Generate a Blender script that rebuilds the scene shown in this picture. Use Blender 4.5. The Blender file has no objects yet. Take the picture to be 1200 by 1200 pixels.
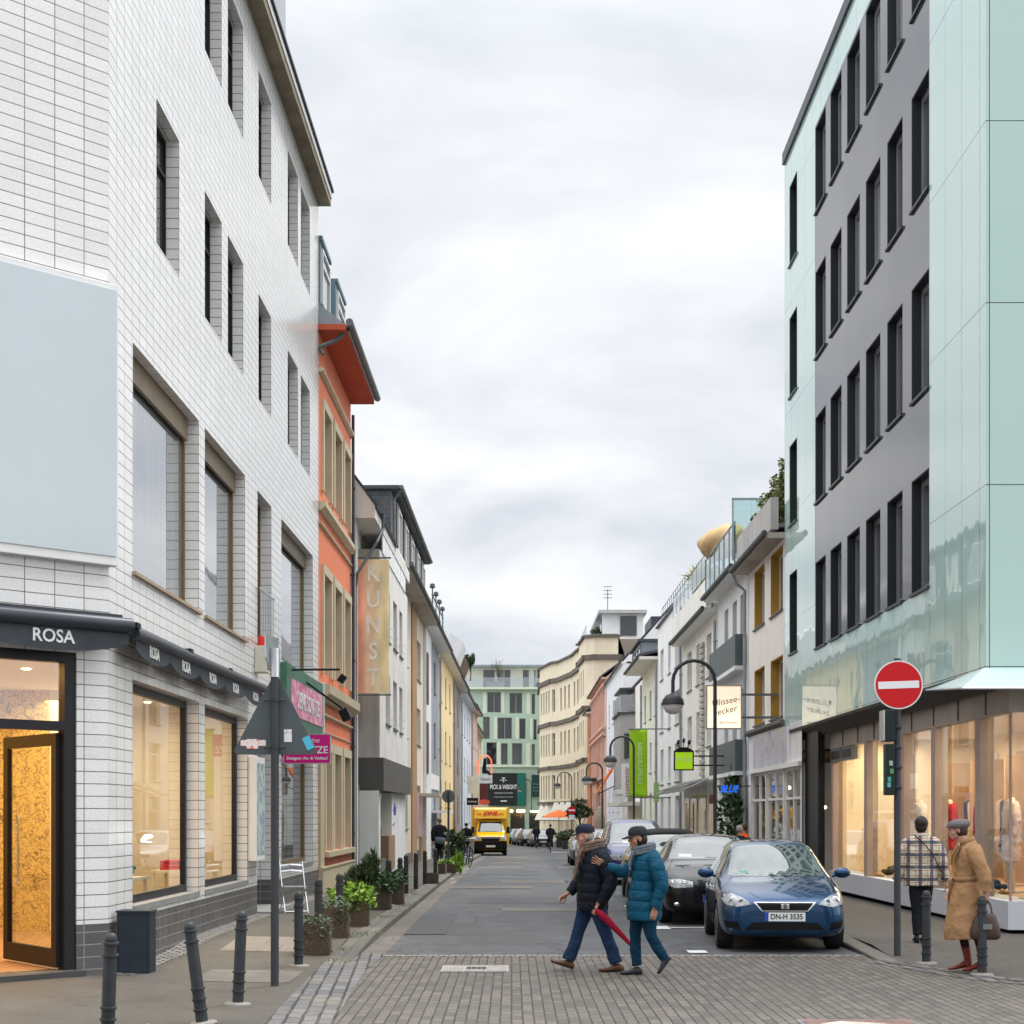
import bpy, bmesh, math, random
import numpy as np
from mathutils import Vector, Matrix
from mathutils.bvhtree import BVHTree
R = math.radians; PI = math.pi
S = bpy.context.scene
COL = S.collection
random.seed(7)

# ---------------------------------------------------------------- camera
K, HZ, CH = 1870.0, 955.0, 1.8           # focal length in px of a 1200 px frame, horizon row, eye height
cam = bpy.data.objects.new('camera', bpy.data.cameras.new('camera')); COL.objects.link(cam)
cam.location = (0, 0, CH); cam.rotation_euler = (R(90), 0, 0)
cam.data.sensor_width = 36; cam.data.lens = K/1200*36
cam.data.shift_y = (HZ-600)/1200; cam.data.clip_end = 3000; cam.data.clip_start = .1
S.camera = cam
S.render.resolution_x = 1024; S.render.resolution_y = 1024
S.view_settings.view_transform = 'Standard'; S.view_settings.look = 'None'
S.view_settings.exposure = 0.45; S.view_settings.gamma = 1

# ---------------------------------------------------------------- sky
SUN_EL, SUN_AZ = 58, 40                  # azimuth clockwise from +Y (street direction)
w = bpy.data.worlds.new('World'); S.world = w; w.use_nodes = True
nt = w.node_tree; nt.nodes.clear()
def wn(t, **k):
    n = nt.nodes.new(t)
    for a, b in k.items(): setattr(n, a, b)
    return n
out = wn('ShaderNodeOutputWorld'); mixs = wn('ShaderNodeMixShader')
b1 = wn('ShaderNodeBackground'); b2 = wn('ShaderNodeBackground')
sky = wn('ShaderNodeTexSky', sky_type='NISHITA', sun_disc=False)
sky.sun_elevation = R(SUN_EL); sky.sun_rotation = R(SUN_AZ)
nt.links.new(sky.outputs[0], b1.inputs[0]); b1.inputs[1].default_value = .1
tc = wn('ShaderNodeTexCoord'); sep = wn('ShaderNodeSeparateXYZ')
nt.links.new(tc.outputs['Generated'], sep.inputs[0])
def wm(op, a, b=None, c=None):
    n = wn('ShaderNodeMath', operation=op)
    for i, v in enumerate((a, b, c)):
        if v is None: continue
        if isinstance(v, (int, float)): n.inputs[i].default_value = v
        else: nt.links.new(v, n.inputs[i])
    return n.outputs[0]
zc = wm('MAXIMUM', sep.outputs[2], 0.0)
den = wm('ADD', zc, .22)
cx = wm('DIVIDE', sep.outputs[0], den); cy = wm('DIVIDE', sep.outputs[1], den)
comb = wn('ShaderNodeCombineXYZ'); nt.links.new(cx, comb.inputs[0]); nt.links.new(cy, comb.inputs[1])
noi = wn('ShaderNodeTexNoise'); nt.links.new(comb.outputs[0], noi.inputs['Vector'])
noi.inputs['Scale'].default_value = 1.7; noi.inputs['Detail'].default_value = 7; noi.inputs['Roughness'].default_value = .52
noi.inputs['Distortion'].default_value = .3
ramp = wn('ShaderNodeValToRGB'); nt.links.new(noi.outputs[0], ramp.inputs[0])
cr = ramp.color_ramp; cr.elements[0].position = .37; cr.elements[0].color = (.53, .555, .60, 1)
cr.elements[1].position = .62; cr.elements[1].color = (.80, .80, .80, 1)
e = cr.elements.new(.5); e.color = (.665, .68, .705, 1)
# an overcast sky is brighter overhead than near the horizon
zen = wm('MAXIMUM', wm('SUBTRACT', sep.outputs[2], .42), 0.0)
side = wm('MINIMUM', wm('MAXIMUM', wm('MULTIPLY', wm('SUBTRACT', .78, wm('ABSOLUTE', sep.outputs[1])), 1.3), 0.0), 1.0)   # extra sky brightness to both sides, out of view, added to light the facades
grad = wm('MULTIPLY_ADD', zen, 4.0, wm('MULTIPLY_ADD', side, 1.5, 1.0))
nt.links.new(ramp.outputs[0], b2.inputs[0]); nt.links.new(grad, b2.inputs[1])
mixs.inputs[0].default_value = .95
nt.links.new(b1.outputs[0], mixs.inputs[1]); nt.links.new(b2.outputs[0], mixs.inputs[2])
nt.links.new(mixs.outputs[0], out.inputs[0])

sun = bpy.data.objects.new('sun', bpy.data.lights.new('sun', 'SUN')); COL.objects.link(sun)
sun.data.energy = 1.5; sun.data.angle = R(14); sun.data.color = (1, .97, .92)
sd = Vector((math.sin(R(SUN_AZ))*math.cos(R(SUN_EL)), math.cos(R(SUN_AZ))*math.cos(R(SUN_EL)), math.sin(R(SUN_EL))))
sun.rotation_euler = sd.to_track_quat('Z', 'Y').to_euler(); sun.location = (0, 0, 40)
S.cycles.max_bounces = 8; S.cycles.transparent_max_bounces = 12

# ---------------------------------------------------------------- materials
_mats = {}
def new_mat(name):
    m = bpy.data.materials.new(name); m.use_nodes = True
    nt = m.node_tree; bs = nt.nodes['Principled BSDF']
    return m, nt, bs
def lk(nt, a, b): nt.links.new(a, b)
def noise_node(nt, vec, scale, detail=4, rough=.55, mapping=None, dist=0):
    n = nt.nodes.new('ShaderNodeTexNoise')
    n.inputs['Scale'].default_value = scale; n.inputs['Detail'].default_value = detail
    n.inputs['Roughness'].default_value = rough; n.inputs['Distortion'].default_value = dist
    if mapping:
        mp = nt.nodes.new('ShaderNodeMapping'); mp.inputs['Scale'].default_value = mapping
        lk(nt, vec, mp.inputs[0]); vec = mp.outputs[0]
    lk(nt, vec, n.inputs['Vector']); return n.outputs[0]
def mrange(nt, v, a, b, c, d):
    n = nt.nodes.new('ShaderNodeMapRange'); lk(nt, v, n.inputs[0])
    for i, x in enumerate((a, b, c, d)): n.inputs[i+1].default_value = x
    return n.outputs[0]
def mixc(nt, fac, a, b, mode='MIX'):
    n = nt.nodes.new('ShaderNodeMix'); n.data_type = 'RGBA'; n.blend_type = mode
    if isinstance(fac, (int, float)): n.inputs[0].default_value = fac
    else: lk(nt, fac, n.inputs[0])
    for s, v in ((n.inputs[6], a), (n.inputs[7], b)):
        if isinstance(v, (tuple, list)): s.default_value = (v[0], v[1], v[2], 1)
        else: lk(nt, v, s)
    return n.outputs[2]
def vmul(nt, col, val):   # multiply a colour by a scalar socket
    n = nt.nodes.new('ShaderNodeVectorMath'); n.operation = 'SCALE'
    lk(nt, col, n.inputs[0]); lk(nt, val, n.inputs[3]); return n.outputs[0]
def bump(nt, bs, h, strength, dist=.01):
    n = nt.nodes.new('ShaderNodeBump'); n.inputs['Strength'].default_value = strength
    n.inputs['Distance'].default_value = dist; lk(nt, h, n.inputs['Height']); lk(nt, n.outputs[0], bs.inputs['Normal'])
def M(name, col, rough=.6, var=.12, scale=2.0, bmp=.0, bscale=60, metal=0, spec=.32, streak=0, coat=0, coord='Object', emit=None, es=1, dirt=None, sheen=0, fold=0):
    if name in _mats: return _mats[name]
    m, nt, bs = new_mat(name); _mats[name] = m
    bs.inputs['Roughness'].default_value = rough; bs.inputs['Metallic'].default_value = metal
    bs.inputs['Specular IOR Level'].default_value = spec
    if coat: bs.inputs['Coat Weight'].default_value = coat; bs.inputs['Coat Roughness'].default_value = .03
    if sheen: bs.inputs['Sheen Weight'].default_value = sheen
    tc = nt.nodes.new('ShaderNodeTexCoord'); vec = tc.outputs[coord]
    c = nt.nodes.new('ShaderNodeRGB'); c.outputs[0].default_value = (*col, 1); c = c.outputs[0]
    if var:
        f = noise_node(nt, vec, scale, 6, .6); c = vmul(nt, c, mrange(nt, f, .3, .7, 1-var, 1+var))
    if streak:
        f = noise_node(nt, vec, 1.2, 5, .65, (3.2, 3.2, .22)); g = noise_node(nt, vec, .6, 3)
        f2 = nt.nodes.new('ShaderNodeMath'); f2.operation = 'MULTIPLY'; lk(nt, f, f2.inputs[0]); lk(nt, g, f2.inputs[1])
        d = dirt or tuple(x*.45 for x in col)
        c = mixc(nt, mrange(nt, f2.outputs[0], .24, .42, 0, streak), c, d)
    lk(nt, c, bs.inputs['Base Color'])
    if bmp: bump(nt, bs, noise_node(nt, vec, bscale, 3), bmp)
    if fold:
        b2_ = nt.nodes.new('ShaderNodeBump'); b2_.inputs['Strength'].default_value = fold; b2_.inputs['Distance'].default_value = .02
        lk(nt, noise_node(nt, vec, 11, 3, .55, (1, 1, 1.8), 1.2), b2_.inputs['Height']); src = bs.inputs['Normal'].links
        if src: b2_.inputs['Normal'].default_value; lk(nt, src[0].from_socket, b2_.inputs['Normal'])
        lk(nt, b2_.outputs[0], bs.inputs['Normal'])
    if emit: bs.inputs['Emission Color'].default_value = (*emit, 1); bs.inputs['Emission Strength'].default_value = es
    return m
def plaster(name, col, streak=.35, rough=.85, dirt=None): return M(name, col, rough, .07, 1.3, .25, 90, streak=streak, coord='UV' if 0 else 'Object', dirt=dirt)
def EM(name, col, s=1):
    if name in _mats: return _mats[name]
    m, nt, bs = new_mat(name); _mats[name] = m
    bs.inputs['Base Color'].default_value = (*col, 1)
    bs.inputs['Emission Color'].default_value = (*col, 1); bs.inputs['Emission Strength'].default_value = s; return m
def glass_clear(name, tint=(.9, .95, .93), refl=.06, bmp=0):
    if name in _mats: return _mats[name]
    m, nt, bs = new_mat(name); _mats[name] = m
    nt.nodes.remove(bs); o = nt.nodes['Material Output']
    t = nt.nodes.new('ShaderNodeBsdfTransparent'); t.inputs[0].default_value = (*tint, 1)
    g = nt.nodes.new('ShaderNodeBsdfGlossy'); g.inputs['Roughness'].default_value = .01; g.inputs[0].default_value = (.95, .97, 1, 1)
    fr = nt.nodes.new('ShaderNodeFresnel'); fr.inputs[0].default_value = 1.52
    f = mrange(nt, fr.outputs[0], 0, 1, refl, .9)
    ge = nt.nodes.new('ShaderNodeNewGeometry'); bk = nt.nodes.new('ShaderNodeMath'); bk.operation = 'SUBTRACT'; bk.inputs[0].default_value = 1; lk(nt, ge.outputs['Backfacing'], bk.inputs[1])
    mu = nt.nodes.new('ShaderNodeMath'); mu.operation = 'MULTIPLY'; lk(nt, f, mu.inputs[0]); lk(nt, bk.outputs[0], mu.inputs[1]); f = mu.outputs[0]
    mx = nt.nodes.new('ShaderNodeMixShader'); lk(nt, f, mx.inputs[0]); lk(nt, t.outputs[0], mx.inputs[1]); lk(nt, g.outputs[0], mx.inputs[2])
    lk(nt, mx.outputs[0], o.inputs[0]); return m
def glass_dark(name, col=(.03, .035, .04), col2=None, rough=.02, bmp=.02):
    """window pane seen from outside: dim room or curtain behind a reflective pane"""
    if name in _mats: return _mats[name]
    m, nt, bs = new_mat(name); _mats[name] = m
    bs.inputs['Roughness'].default_value = rough; bs.inputs['IOR'].default_value = 1.52
    bs.inputs['Coat Weight'].default_value = .6; bs.inputs['Coat Roughness'].default_value = .01
    oi = nt.nodes.new('ShaderNodeObjectInfo'); tc = nt.nodes.new('ShaderNodeTexCoord')
    c2 = col2 or tuple(min(.5, x*4) for x in col)
    wv = noise_node(nt, tc.outputs['Object'], 2.0, 2, .5, (5, 5, .15))
    f = nt.nodes.new('ShaderNodeMath'); f.operation = 'MULTIPLY'; lk(nt, oi.outputs['Random'], f.inputs[0]); lk(nt, wv, f.inputs[1])
    c = mixc(nt, mrange(nt, f.outputs[0], .2, .55, 0, 1), col, c2); lk(nt, c, bs.inputs['Base Color'])
    if bmp: bump(nt, bs, noise_node(nt, tc.outputs['Object'], 1.1, 2), bmp, .05)
    return m

def brick_mat(name, c1, c2, mortar, bw, bh, ms, offset=.5, rough=.35, swap=False, coord='UV', dirt=.25, bmp=.5, squash=0, noise=0, bias=0, dirtcol=(.22, .18, .13)):
    if name in _mats: return _mats[name]
    m, nt, bs = new_mat(name); _mats[name] = m
    tc = nt.nodes.new('ShaderNodeTexCoord'); vec = tc.outputs[coord]
    if noise:
        nn = nt.nodes.new('ShaderNodeTexNoise'); nn.inputs['Scale'].default_value = 3.0; lk(nt, vec, nn.inputs['Vector'])
        vm = nt.nodes.new('ShaderNodeVectorMath'); vm.operation = 'MULTIPLY_ADD'
        lk(nt, nn.outputs['Color'], vm.inputs[0]); vm.inputs[1].default_value = (noise, noise, 0); lk(nt, vec, vm.inputs[2]); bv = vm.outputs[0]
    else: bv = vec
    if swap:
        mp = nt.nodes.new('ShaderNodeMapping'); mp.inputs['Rotation'].default_value = (0, 0, R(90)+swap); lk(nt, bv, mp.inputs[0]); bv = mp.outputs[0]
    b = nt.nodes.new('ShaderNodeTexBrick'); b.offset = offset; b.squash = 1
    lk(nt, bv, b.inputs['Vector']); b.inputs['Scale'].default_value = 1
    b.inputs['Brick Width'].default_value = bw; b.inputs['Row Height'].default_value = bh
    b.inputs['Mortar Size'].default_value = ms; b.inputs['Mortar Smooth'].default_value = .15; b.inputs['Bias'].default_value = bias
    b.inputs['Color1'].default_value = (*c1, 1); b.inputs['Color2'].default_value = (*c2, 1); b.inputs['Mortar'].default_value = (*mortar, 1)
    c = b.outputs['Color']
    f = noise_node(nt, vec, .9, 6, .62); c = mixc(nt, mrange(nt, f, .48, .75, 0, dirt), c, dirtcol)
    f3 = noise_node(nt, vec, 35, 4, .7); c = vmul(nt, c, mrange(nt, f3, .3, .7, 1-dirt*.5, 1+dirt*.5))
    lk(nt, c, bs.inputs['Base Color'])
    bs.inputs['Roughness'].default_value = rough
    inv = nt.nodes.new('ShaderNodeMath'); inv.operation = 'SUBTRACT'; inv.inputs[0].default_value = 1; lk(nt, b.outputs['Fac'], inv.inputs[1])
    bump(nt, bs, inv.outputs[0], bmp, .004)
    return m

# ---------------------------------------------------------------- mesh builder
class MB:
    def __init__(s): s.v = []; s.f = []; s.m = []; s.T = None; s.mi = 0
    def pt(s, p):
        p = Vector(p)
        if s.T is not None: p = s.T @ p
        s.v.append(p[:]); return len(s.v)-1
    def face(s, idx): s.f.append(tuple(idx)); s.m.append(s.mi)
    def poly(s, pts): s.face([s.pt(p) for p in pts]); return s
    def box(s, a, b):
        x0, y0, z0 = a; x1, y1, z1 = b
        if x0 > x1: x0, x1 = x1, x0
        if y0 > y1: y0, y1 = y1, y0
        if z0 > z1: z0, z1 = z1, z0
        i = [s.pt(p) for p in ((x0,y0,z0),(x1,y0,z0),(x1,y1,z0),(x0,y1,z0),(x0,y0,z1),(x1,y0,z1),(x1,y1,z1),(x0,y1,z1))]
        for q in ((0,3,2,1),(4,5,6,7),(0,1,5,4),(1,2,6,5),(2,3,7,6),(3,0,4,7)): s.face([i[k] for k in q])
        return s
    def prism(s, pts, d):      # planar polygon pts extruded by vector d
        d = Vector(d); n = len(pts)
        a = [s.pt(p) for p in pts]; b = [s.pt(Vector(p)+d) for p in pts]
        s.face(a[::-1]); s.face(b)
        for k in range(n): s.face((a[k], a[(k+1) % n], b[(k+1) % n], b[k]))
        return s
    def rings(s, rs, cap=True):
        ids = [[s.pt(p) for p in r] for r in rs]; n = len(ids[0])
        for a, b in zip(ids, ids[1:]):
            for k in range(n): s.face((a[k], a[(k+1) % n], b[(k+1) % n], b[k]))
        if cap: s.face(ids[0][::-1]); s.face(ids[-1])
        return s
    def tube(s, pts, r, n=8, cap=True, ref=None, sub=1, rot=0):
        """tube along pts; r scalar, list, or list of (a,b): a across, b along ref"""
        pts = [Vector(p) for p in pts]
        rs = r if isinstance(r, (list, tuple)) and len(r) == len(pts) and not (len(r) == 2 and isinstance(r[0], (int, float)) and len(pts) != 2) else [r]*len(pts)
        rs = [x if isinstance(x, (tuple, list)) else (x, x) for x in rs]
        if sub > 1:
            P = []; Q = []; N = len(pts)
            def cr_(a, b, c, d, t): return .5*((2*b)+(c-a)*t+(2*a-5*b+4*c-d)*t*t+(3*b-a-3*c+d)*t**3)
            for i in range(N-1):
                g = lambda j: pts[min(max(j, 0), N-1)]; h = lambda j: Vector((rs[min(max(j, 0), N-1)][0], rs[min(max(j, 0), N-1)][1], 0))
                for k in range(sub):
                    t = k/sub; P.append(cr_(g(i-1), g(i), g(i+1), g(i+2), t)); q = cr_(h(i-1), h(i), h(i+1), h(i+2), t); Q.append((q[0], q[1]))
            P.append(pts[-1]); Q.append(rs[-1]); pts, rs = P, Q
        ref = Vector(ref) if ref else None
        out = []; prev = None
        for i, p in enumerate(pts):
            t = (pts[min(i+1, len(pts)-1)]-pts[max(i-1, 0)])
            t = t.normalized() if t.length > 1e-9 else Vector((0, 0, 1))
            if ref is not None: a = t.cross(ref)
            elif prev is not None: a = prev-t*prev.dot(t)
            else:
                a = t.cross(Vector((0, 0, 1)))
                if a.length < .05: a = t.cross(Vector((0, 1, 0)))
            if a.length < 1e-4: a = prev if prev is not None else Vector((1, 0, 0))
            a.normalize(); prev = a; b = a.cross(t).normalized()
            ra, rb = rs[i]
            out.append([p+a*ra*math.cos(2*PI*k/n+rot)+b*rb*math.sin(2*PI*k/n+rot) for k in range(n)])
        return s.rings(out, cap)
    def cyl(s, p0, p1, r0, r1=None, n=16): return s.tube([p0, p1], [r0, r0 if r1 is None else r1] , n)
    def lathe(s, prof, c=(0,0,0), n=20, axis='z'):
        c = Vector(c); rs = []
        for r, z in prof:
            ring = []
            for k in range(n):
                a = 2*PI*k/n; x, y = r*math.cos(a), r*math.sin(a)
                q = {'z': (x, y, z), 'y': (x, z, -y), 'x': (z, x, y)}[axis]
                ring.append(c+Vector(q))
            rs.append(ring)
        return s.rings(rs, True)
    def ell(s, c, r, nu=12, nv=8, rotm=None):
        if isinstance(r, (int, float)): r = (r, r, r)
        c = Vector(c); rs = []
        for j in range(nv+1):
            t = PI*j/nv; t = min(max(t, .04), PI-.04)
            ring = []
            for k in range(nu):
                a = 2*PI*k/nu; q = Vector((r[0]*math.sin(t)*math.cos(a), r[1]*math.sin(t)*math.sin(a), -r[2]*math.cos(t)))
                if rotm: q = rotm @ q
                ring.append(c+q)
            rs.append(ring)
        return s.rings(rs, True)
    def build(s, name, mat, parent=None, smooth=None, bevel=0, loc=None, rotz=None, subsurf=0):
        me = bpy.data.meshes.new(name); me.from_pydata(s.v, [], s.f)
        mats = mat if isinstance(mat, (list, tuple)) else [mat]
        for m in mats: me.materials.append(m)
        if len(mats) > 1: me.polygons.foreach_set('material_index', s.m)
        if bevel:
            bm = bmesh.new(); bm.from_mesh(me); bmesh.ops.remove_doubles(bm, verts=bm.verts, dist=1e-5)
            es = [e for e in bm.edges if len(e.link_faces) == 2 and e.calc_face_angle(0) > .5]
            bmesh.ops.bevel(bm, geom=es, offset=bevel, segments=2, profile=.6, affect='EDGES', clamp_overlap=True); bm.to_mesh(me); bm.free()
        o = bpy.data.objects.new(name, me); COL.objects.link(o)
        if smooth:
            bm = bmesh.new(); bm.from_mesh(me); bmesh.ops.recalc_face_normals(bm, faces=bm.faces); bm.to_mesh(me); bm.free()
            me.shade_smooth(); me.set_sharp_from_angle(angle=R(smooth if smooth is not True else 40))
        box_uv(me)
        if parent: o.parent = parent
        if loc is not None: o.location = loc
        if rotz is not None: o.rotation_euler = (0, 0, rotz)
        if subsurf: md = o.modifiers.new('s', 'SUBSURF'); md.levels = md.render_levels = subsurf
        return o
def box_uv(me):
    n = len(me.loops)
    if not n: return
    uv = me.uv_layers.new(name='UVMap') if not me.uv_layers else me.uv_layers[0]
    co = np.empty(len(me.vertices)*3); me.vertices.foreach_get('co', co); co = co.reshape(-1, 3)
    vi = np.empty(n, dtype=np.int32); me.loops.foreach_get('vertex_index', vi)
    pn = np.empty(len(me.polygons)*3); me.polygons.foreach_get('normal', pn); pn = np.abs(pn.reshape(-1, 3))
    lt = np.empty(len(me.polygons), dtype=np.int32); me.polygons.foreach_get('loop_total', lt)
    ax = np.repeat(pn.argmax(1), lt); c = co[vi]
    u = np.where(ax == 0, c[:, 1], c[:, 0]); v = np.where(ax == 2, c[:, 1], c[:, 2])
    uv.data.foreach_set('uv', np.stack([u, v], 1).ravel())
def tag(o, label=None, cat=None, group=None, kind=None):
    if label: o['label'] = label
    if cat: o['category'] = cat
    if group: o['group'] = group
    if kind: o['kind'] = kind
    return o
def thing(name, label, cat, loc=(0,0,0), rotz=0, group=None):
    o = bpy.data.objects.new(name, None); COL.objects.link(o); o.empty_display_size = .2
    o.location = loc; o.rotation_euler = (0, 0, rotz); return tag(o, label, cat, group)
def struct(o): o['kind'] = 'structure'; return o
def copy_tree(o, parent=None):
    c = o.copy(); COL.objects.link(c)
    if parent: c.parent = parent
    for ch in list(o.children): copy_tree(ch, c)
    return c
_font = None
def text(s, size, mat, parent, loc, rot=(R(90), 0, 0), ext=.003, align='CENTER', name='lettering', sx=1, bold=0, shear=0, spacing=1):
    cu = bpy.data.curves.new('t', 'FONT'); cu.body = s; cu.size = size; cu.extrude = ext; cu.align_x = align; cu.align_y = 'CENTER'
    cu.resolution_u = 3; cu.offset = bold; cu.shear = shear; cu.space_character = spacing
    o = bpy.data.objects.new('t', cu); COL.objects.link(o)
    me = bpy.data.meshes.new_from_object(o); COL.objects.unlink(o); bpy.data.objects.remove(o)
    me.materials.clear(); me.materials.append(mat)
    q = bpy.data.objects.new(name, me); COL.objects.link(q); q.location = loc; q.rotation_euler = rot; q.scale = (sx, 1, 1)
    if parent: q.parent = parent
    return q
def realise(o, keep=False):
    """evaluate an object's modifiers into a plain mesh"""
    dg = bpy.context.evaluated_depsgraph_get(); me = bpy.data.meshes.new_from_object(o.evaluated_get(dg))
    o.modifiers.clear(); o.data = me; return o

# ---------------------------------------------------------------- terrain
GY = [-60, 25, 40, 60, 91, 125, 190, 260, 800]; GZ = [0, 0, -.07, -.17, -.53, -.82, -1.15, -1.3, -2]
def gz(Y): return float(np.interp(Y, GY, GZ))
def XL(Y): return -4.605+.0118*Y
def XR(Y): return 6.71+.0027*Y
def YL(x): return 8612/(622.1-x)
def YR(x): return 12548/(x-605.0)
def PX(x, Y): return (x-600)*Y/K
def PZ(y, Y): return CH+(HZ-y)*Y/K
def KL(Y): return -1.96+.003*(Y-20)
def KR(Y): return 4.5
# ---------------------------------------------------------------- ground materials
def asphalt(name, col, patch=.3, rough=.85, crack=.5):
    m, nt, bs = new_mat(name)
    tc = nt.nodes.new('ShaderNodeTexCoord'); v = tc.outputs['Object']
    f = noise_node(nt, v, .35, 5, .6, (1, .35, 1)); c = mixc(nt, mrange(nt, f, .4, .62, 0, 1), col, tuple(x*1.45 for x in col))
    f2 = noise_node(nt, v, 1.6, 6, .7); c = vmul(nt, c, mrange(nt, f2, .3, .7, 1-patch, 1+patch))
    f3 = noise_node(nt, v, 90, 3, .7); c = vmul(nt, c, mrange(nt, f3, .3, .7, .7, 1.3))
    vo = nt.nodes.new('ShaderNodeTexVoronoi'); vo.feature = 'DISTANCE_TO_EDGE'; vo.inputs['Scale'].default_value = .35
    nz = nt.nodes.new('ShaderNodeTexNoise'); nz.inputs['Scale'].default_value = 1.5; nz.inputs['Detail'].default_value = 5; lk(nt, v, nz.inputs['Vector'])
    vm = nt.nodes.new('ShaderNodeVectorMath'); vm.operation = 'MULTIPLY_ADD'; lk(nt, nz.outputs['Color'], vm.inputs[0]); vm.inputs[1].default_value = (.9, .9, 0); lk(nt, v, vm.inputs[2])
    lk(nt, vm.outputs[0], vo.inputs['Vector'])
    c = mixc(nt, mrange(nt, vo.outputs['Distance'], .002, .010, crack, 0), c, tuple(x*.45 for x in col))
    sp = noise_node(nt, v, 7, 2, .4); c = mixc(nt, mrange(nt, sp, .66, .72, 0, .6), c, (.03, .03, .03))
    lk(nt, c, bs.inputs['Base Color']); bs.inputs['Roughness'].default_value = rough
    lk(nt, mrange(nt, f2, .3, .7, rough-.15, rough+.08), bs.inputs['Roughness'])
    bump(nt, bs, noise_node(nt, v, 120, 3, .7), .35, .01); return m
A_ROAD = asphalt('asphalt_road', (.062, .064, .068), .5, .85, .85)
A_WALK = asphalt('asphalt_walk', (.060, .054, .048), .25, .85, 0)
A_WALK_L = asphalt('asphalt_walk_left', (.064, .058, .047), .25, .85, 0)
A_TAN = asphalt('asphalt_tan', (.105, .093, .080), .35)
A_DARK = asphalt('asphalt_dark', (.050, .054, .058), .25)
PAV = brick_mat('paver', (.074, .068, .060), (.140, .120, .100), (.022, .018, .015), .24, .10, .008, .5, .75, swap=1e-4, coord='Object', dirt=.7, bmp=.9, noise=.012, dirtcol=(.075, .070, .052))
COB = brick_mat('cobble', (.085, .086, .092), (.155, .15, .15), (.015, .013, .011), .34, .14, .015, .5, .7, swap=-.06, coord='Object', dirt=.5, bmp=1, noise=.03)
COBS = brick_mat('cobble_small', (.20, .185, .165), (.33, .31, .285), (.035, .03, .025), .14, .12, .018, .5, .7, coord='Object', dirt=.4, bmp=1, noise=.05)
SLAB = brick_mat('slab', (.19, .17, .145), (.22, .195, .165), (.08, .07, .06), .5, .5, .006, .5, .8, coord='Object', dirt=.4, bmp=.3)
KERB = brick_mat('kerb_stone', (.085, .082, .070), (.125, .12, .105), (.06, .055, .05), .3, 1.0, .012, 0, .8, coord='Object', dirt=.45, bmp=.4)
WHITE_LINE = M('road_paint', (.55, .55, .54), .7, .25, 9)

def ys(y0, y1, st=3.0):
    n = max(1, int(math.ceil((y1-y0)/st))); a = [y0+(y1-y0)*i/n for i in range(n+1)]
    return sorted(set(a+[g for g in GY if y0 < g < y1]))
def sheet(name, xl, xr, y0, y1, dzl, dzr, mat, st=3.0, th=0):
    fx = lambda f, Y: f(Y) if callable(f) else f
    m = MB(); Y = ys(y0, y1, st); L = []; Rr = []
    for y in Y:
        L.append(m.pt((fx(xl, y), y, gz(y)+fx(dzl, y)))); Rr.append(m.pt((fx(xr, y), y, gz(y)+fx(dzr, y))))
    for i in range(len(Y)-1): m.face((L[i], Rr[i], Rr[i+1], L[i+1]))
    return struct(m.build(name, mat))
sheet('ground', -400, 400, -60, 800, -.03, -.03, A_WALK, 40)
sheet('plaza_paving', -14, 16, -12, 20.35, 0, 0, PAV)
sheet('road', KL, KR, 20.35, 196, 0, 0, A_ROAD)
# row of small setts where the paving meets the asphalt
sheet('sett_row', -1.85, 4.5, 20.28, 20.5, .004, .004, COBS)
# stone gutter and kerb, left
sheet('gutter', KL, lambda Y: KL(Y)+.32, 20.5, 95, .004, .004, A_TAN)
def kerb(name, xf, y0, y1, wd, h, side):
    m = MB(); Y = ys(y0, y1); P = []
    for y in Y:
        x = xf(y); hh = min(h, max(.02, h*(y-19.4)/2.2)) if side < 0 else min(h, max(.02, h*(y-19.6)/1.5)); z = gz(y)
        P.append([m.pt((x, y, z-.1)), m.pt((x, y, z+hh-.015)), m.pt((x+side*.015, y, z+hh)), m.pt((x+side*wd, y, z+hh))])
    for a, b in zip(P, P[1:]):
        for k in range(3): m.face((a[k], b[k], b[k+1], a[k+1]) if side < 0 else (a[k], a[k+1], b[k+1], b[k]))
    m.face(P[0] if side < 0 else P[0][::-1]); return struct(m.build(name, KERB))
kerb('kerb_left', KL, 19.4, 180, .3, .11, -1)
kerb('kerb_right', KR, 19.6, 170, .25, .10, 1)
def wl(Y): return min(.105, max(.026, .11*(Y-19.4)/2.2))
def wr(Y): return min(.095, max(.022, .10*(Y-19.6)/1.5))
def RL(Y): return KL(Y)-.29 if Y >= 19.4 else float(np.interp(Y, [-12, 13, 19.4], [-2.1, -2.1, -2.25]))
def pz(x, Y): return wl(Y)+.05*min(1, max(0, (RL(Y)-x)/(RL(Y)-XL(Y)+.4)))
sheet('pavement_left', lambda Y: XL(Y)-.4, RL, -12, 182, lambda Y: wl(Y)+.05, wl, A_WALK_L, .7)
sheet('forecourt_left', -14, lambda Y: XL(Y)-.4, -12, 18.5, lambda Y: wl(Y)+.05, lambda Y: wl(Y)+.05, A_WALK_L, .7)
sheet('pavement_right', lambda Y: KR(Y)+.24, lambda Y: 8.2, 19.585, 172, wr, wr, A_WALK, .7)
# corner pavements in front of the crossing
m = MB(); pts = [(-14, -12), (-2.05, -12), (-2.1, 13), (-2.25, 19.4), (-2.25, 21.4), (-14, 21.4)]
def wedge(name, pts, z, mat):
    m = MB(); m.prism([(x, y, -.05) for x, y in pts], (0, 0, .05+z)); return struct(m.build(name, mat))
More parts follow.
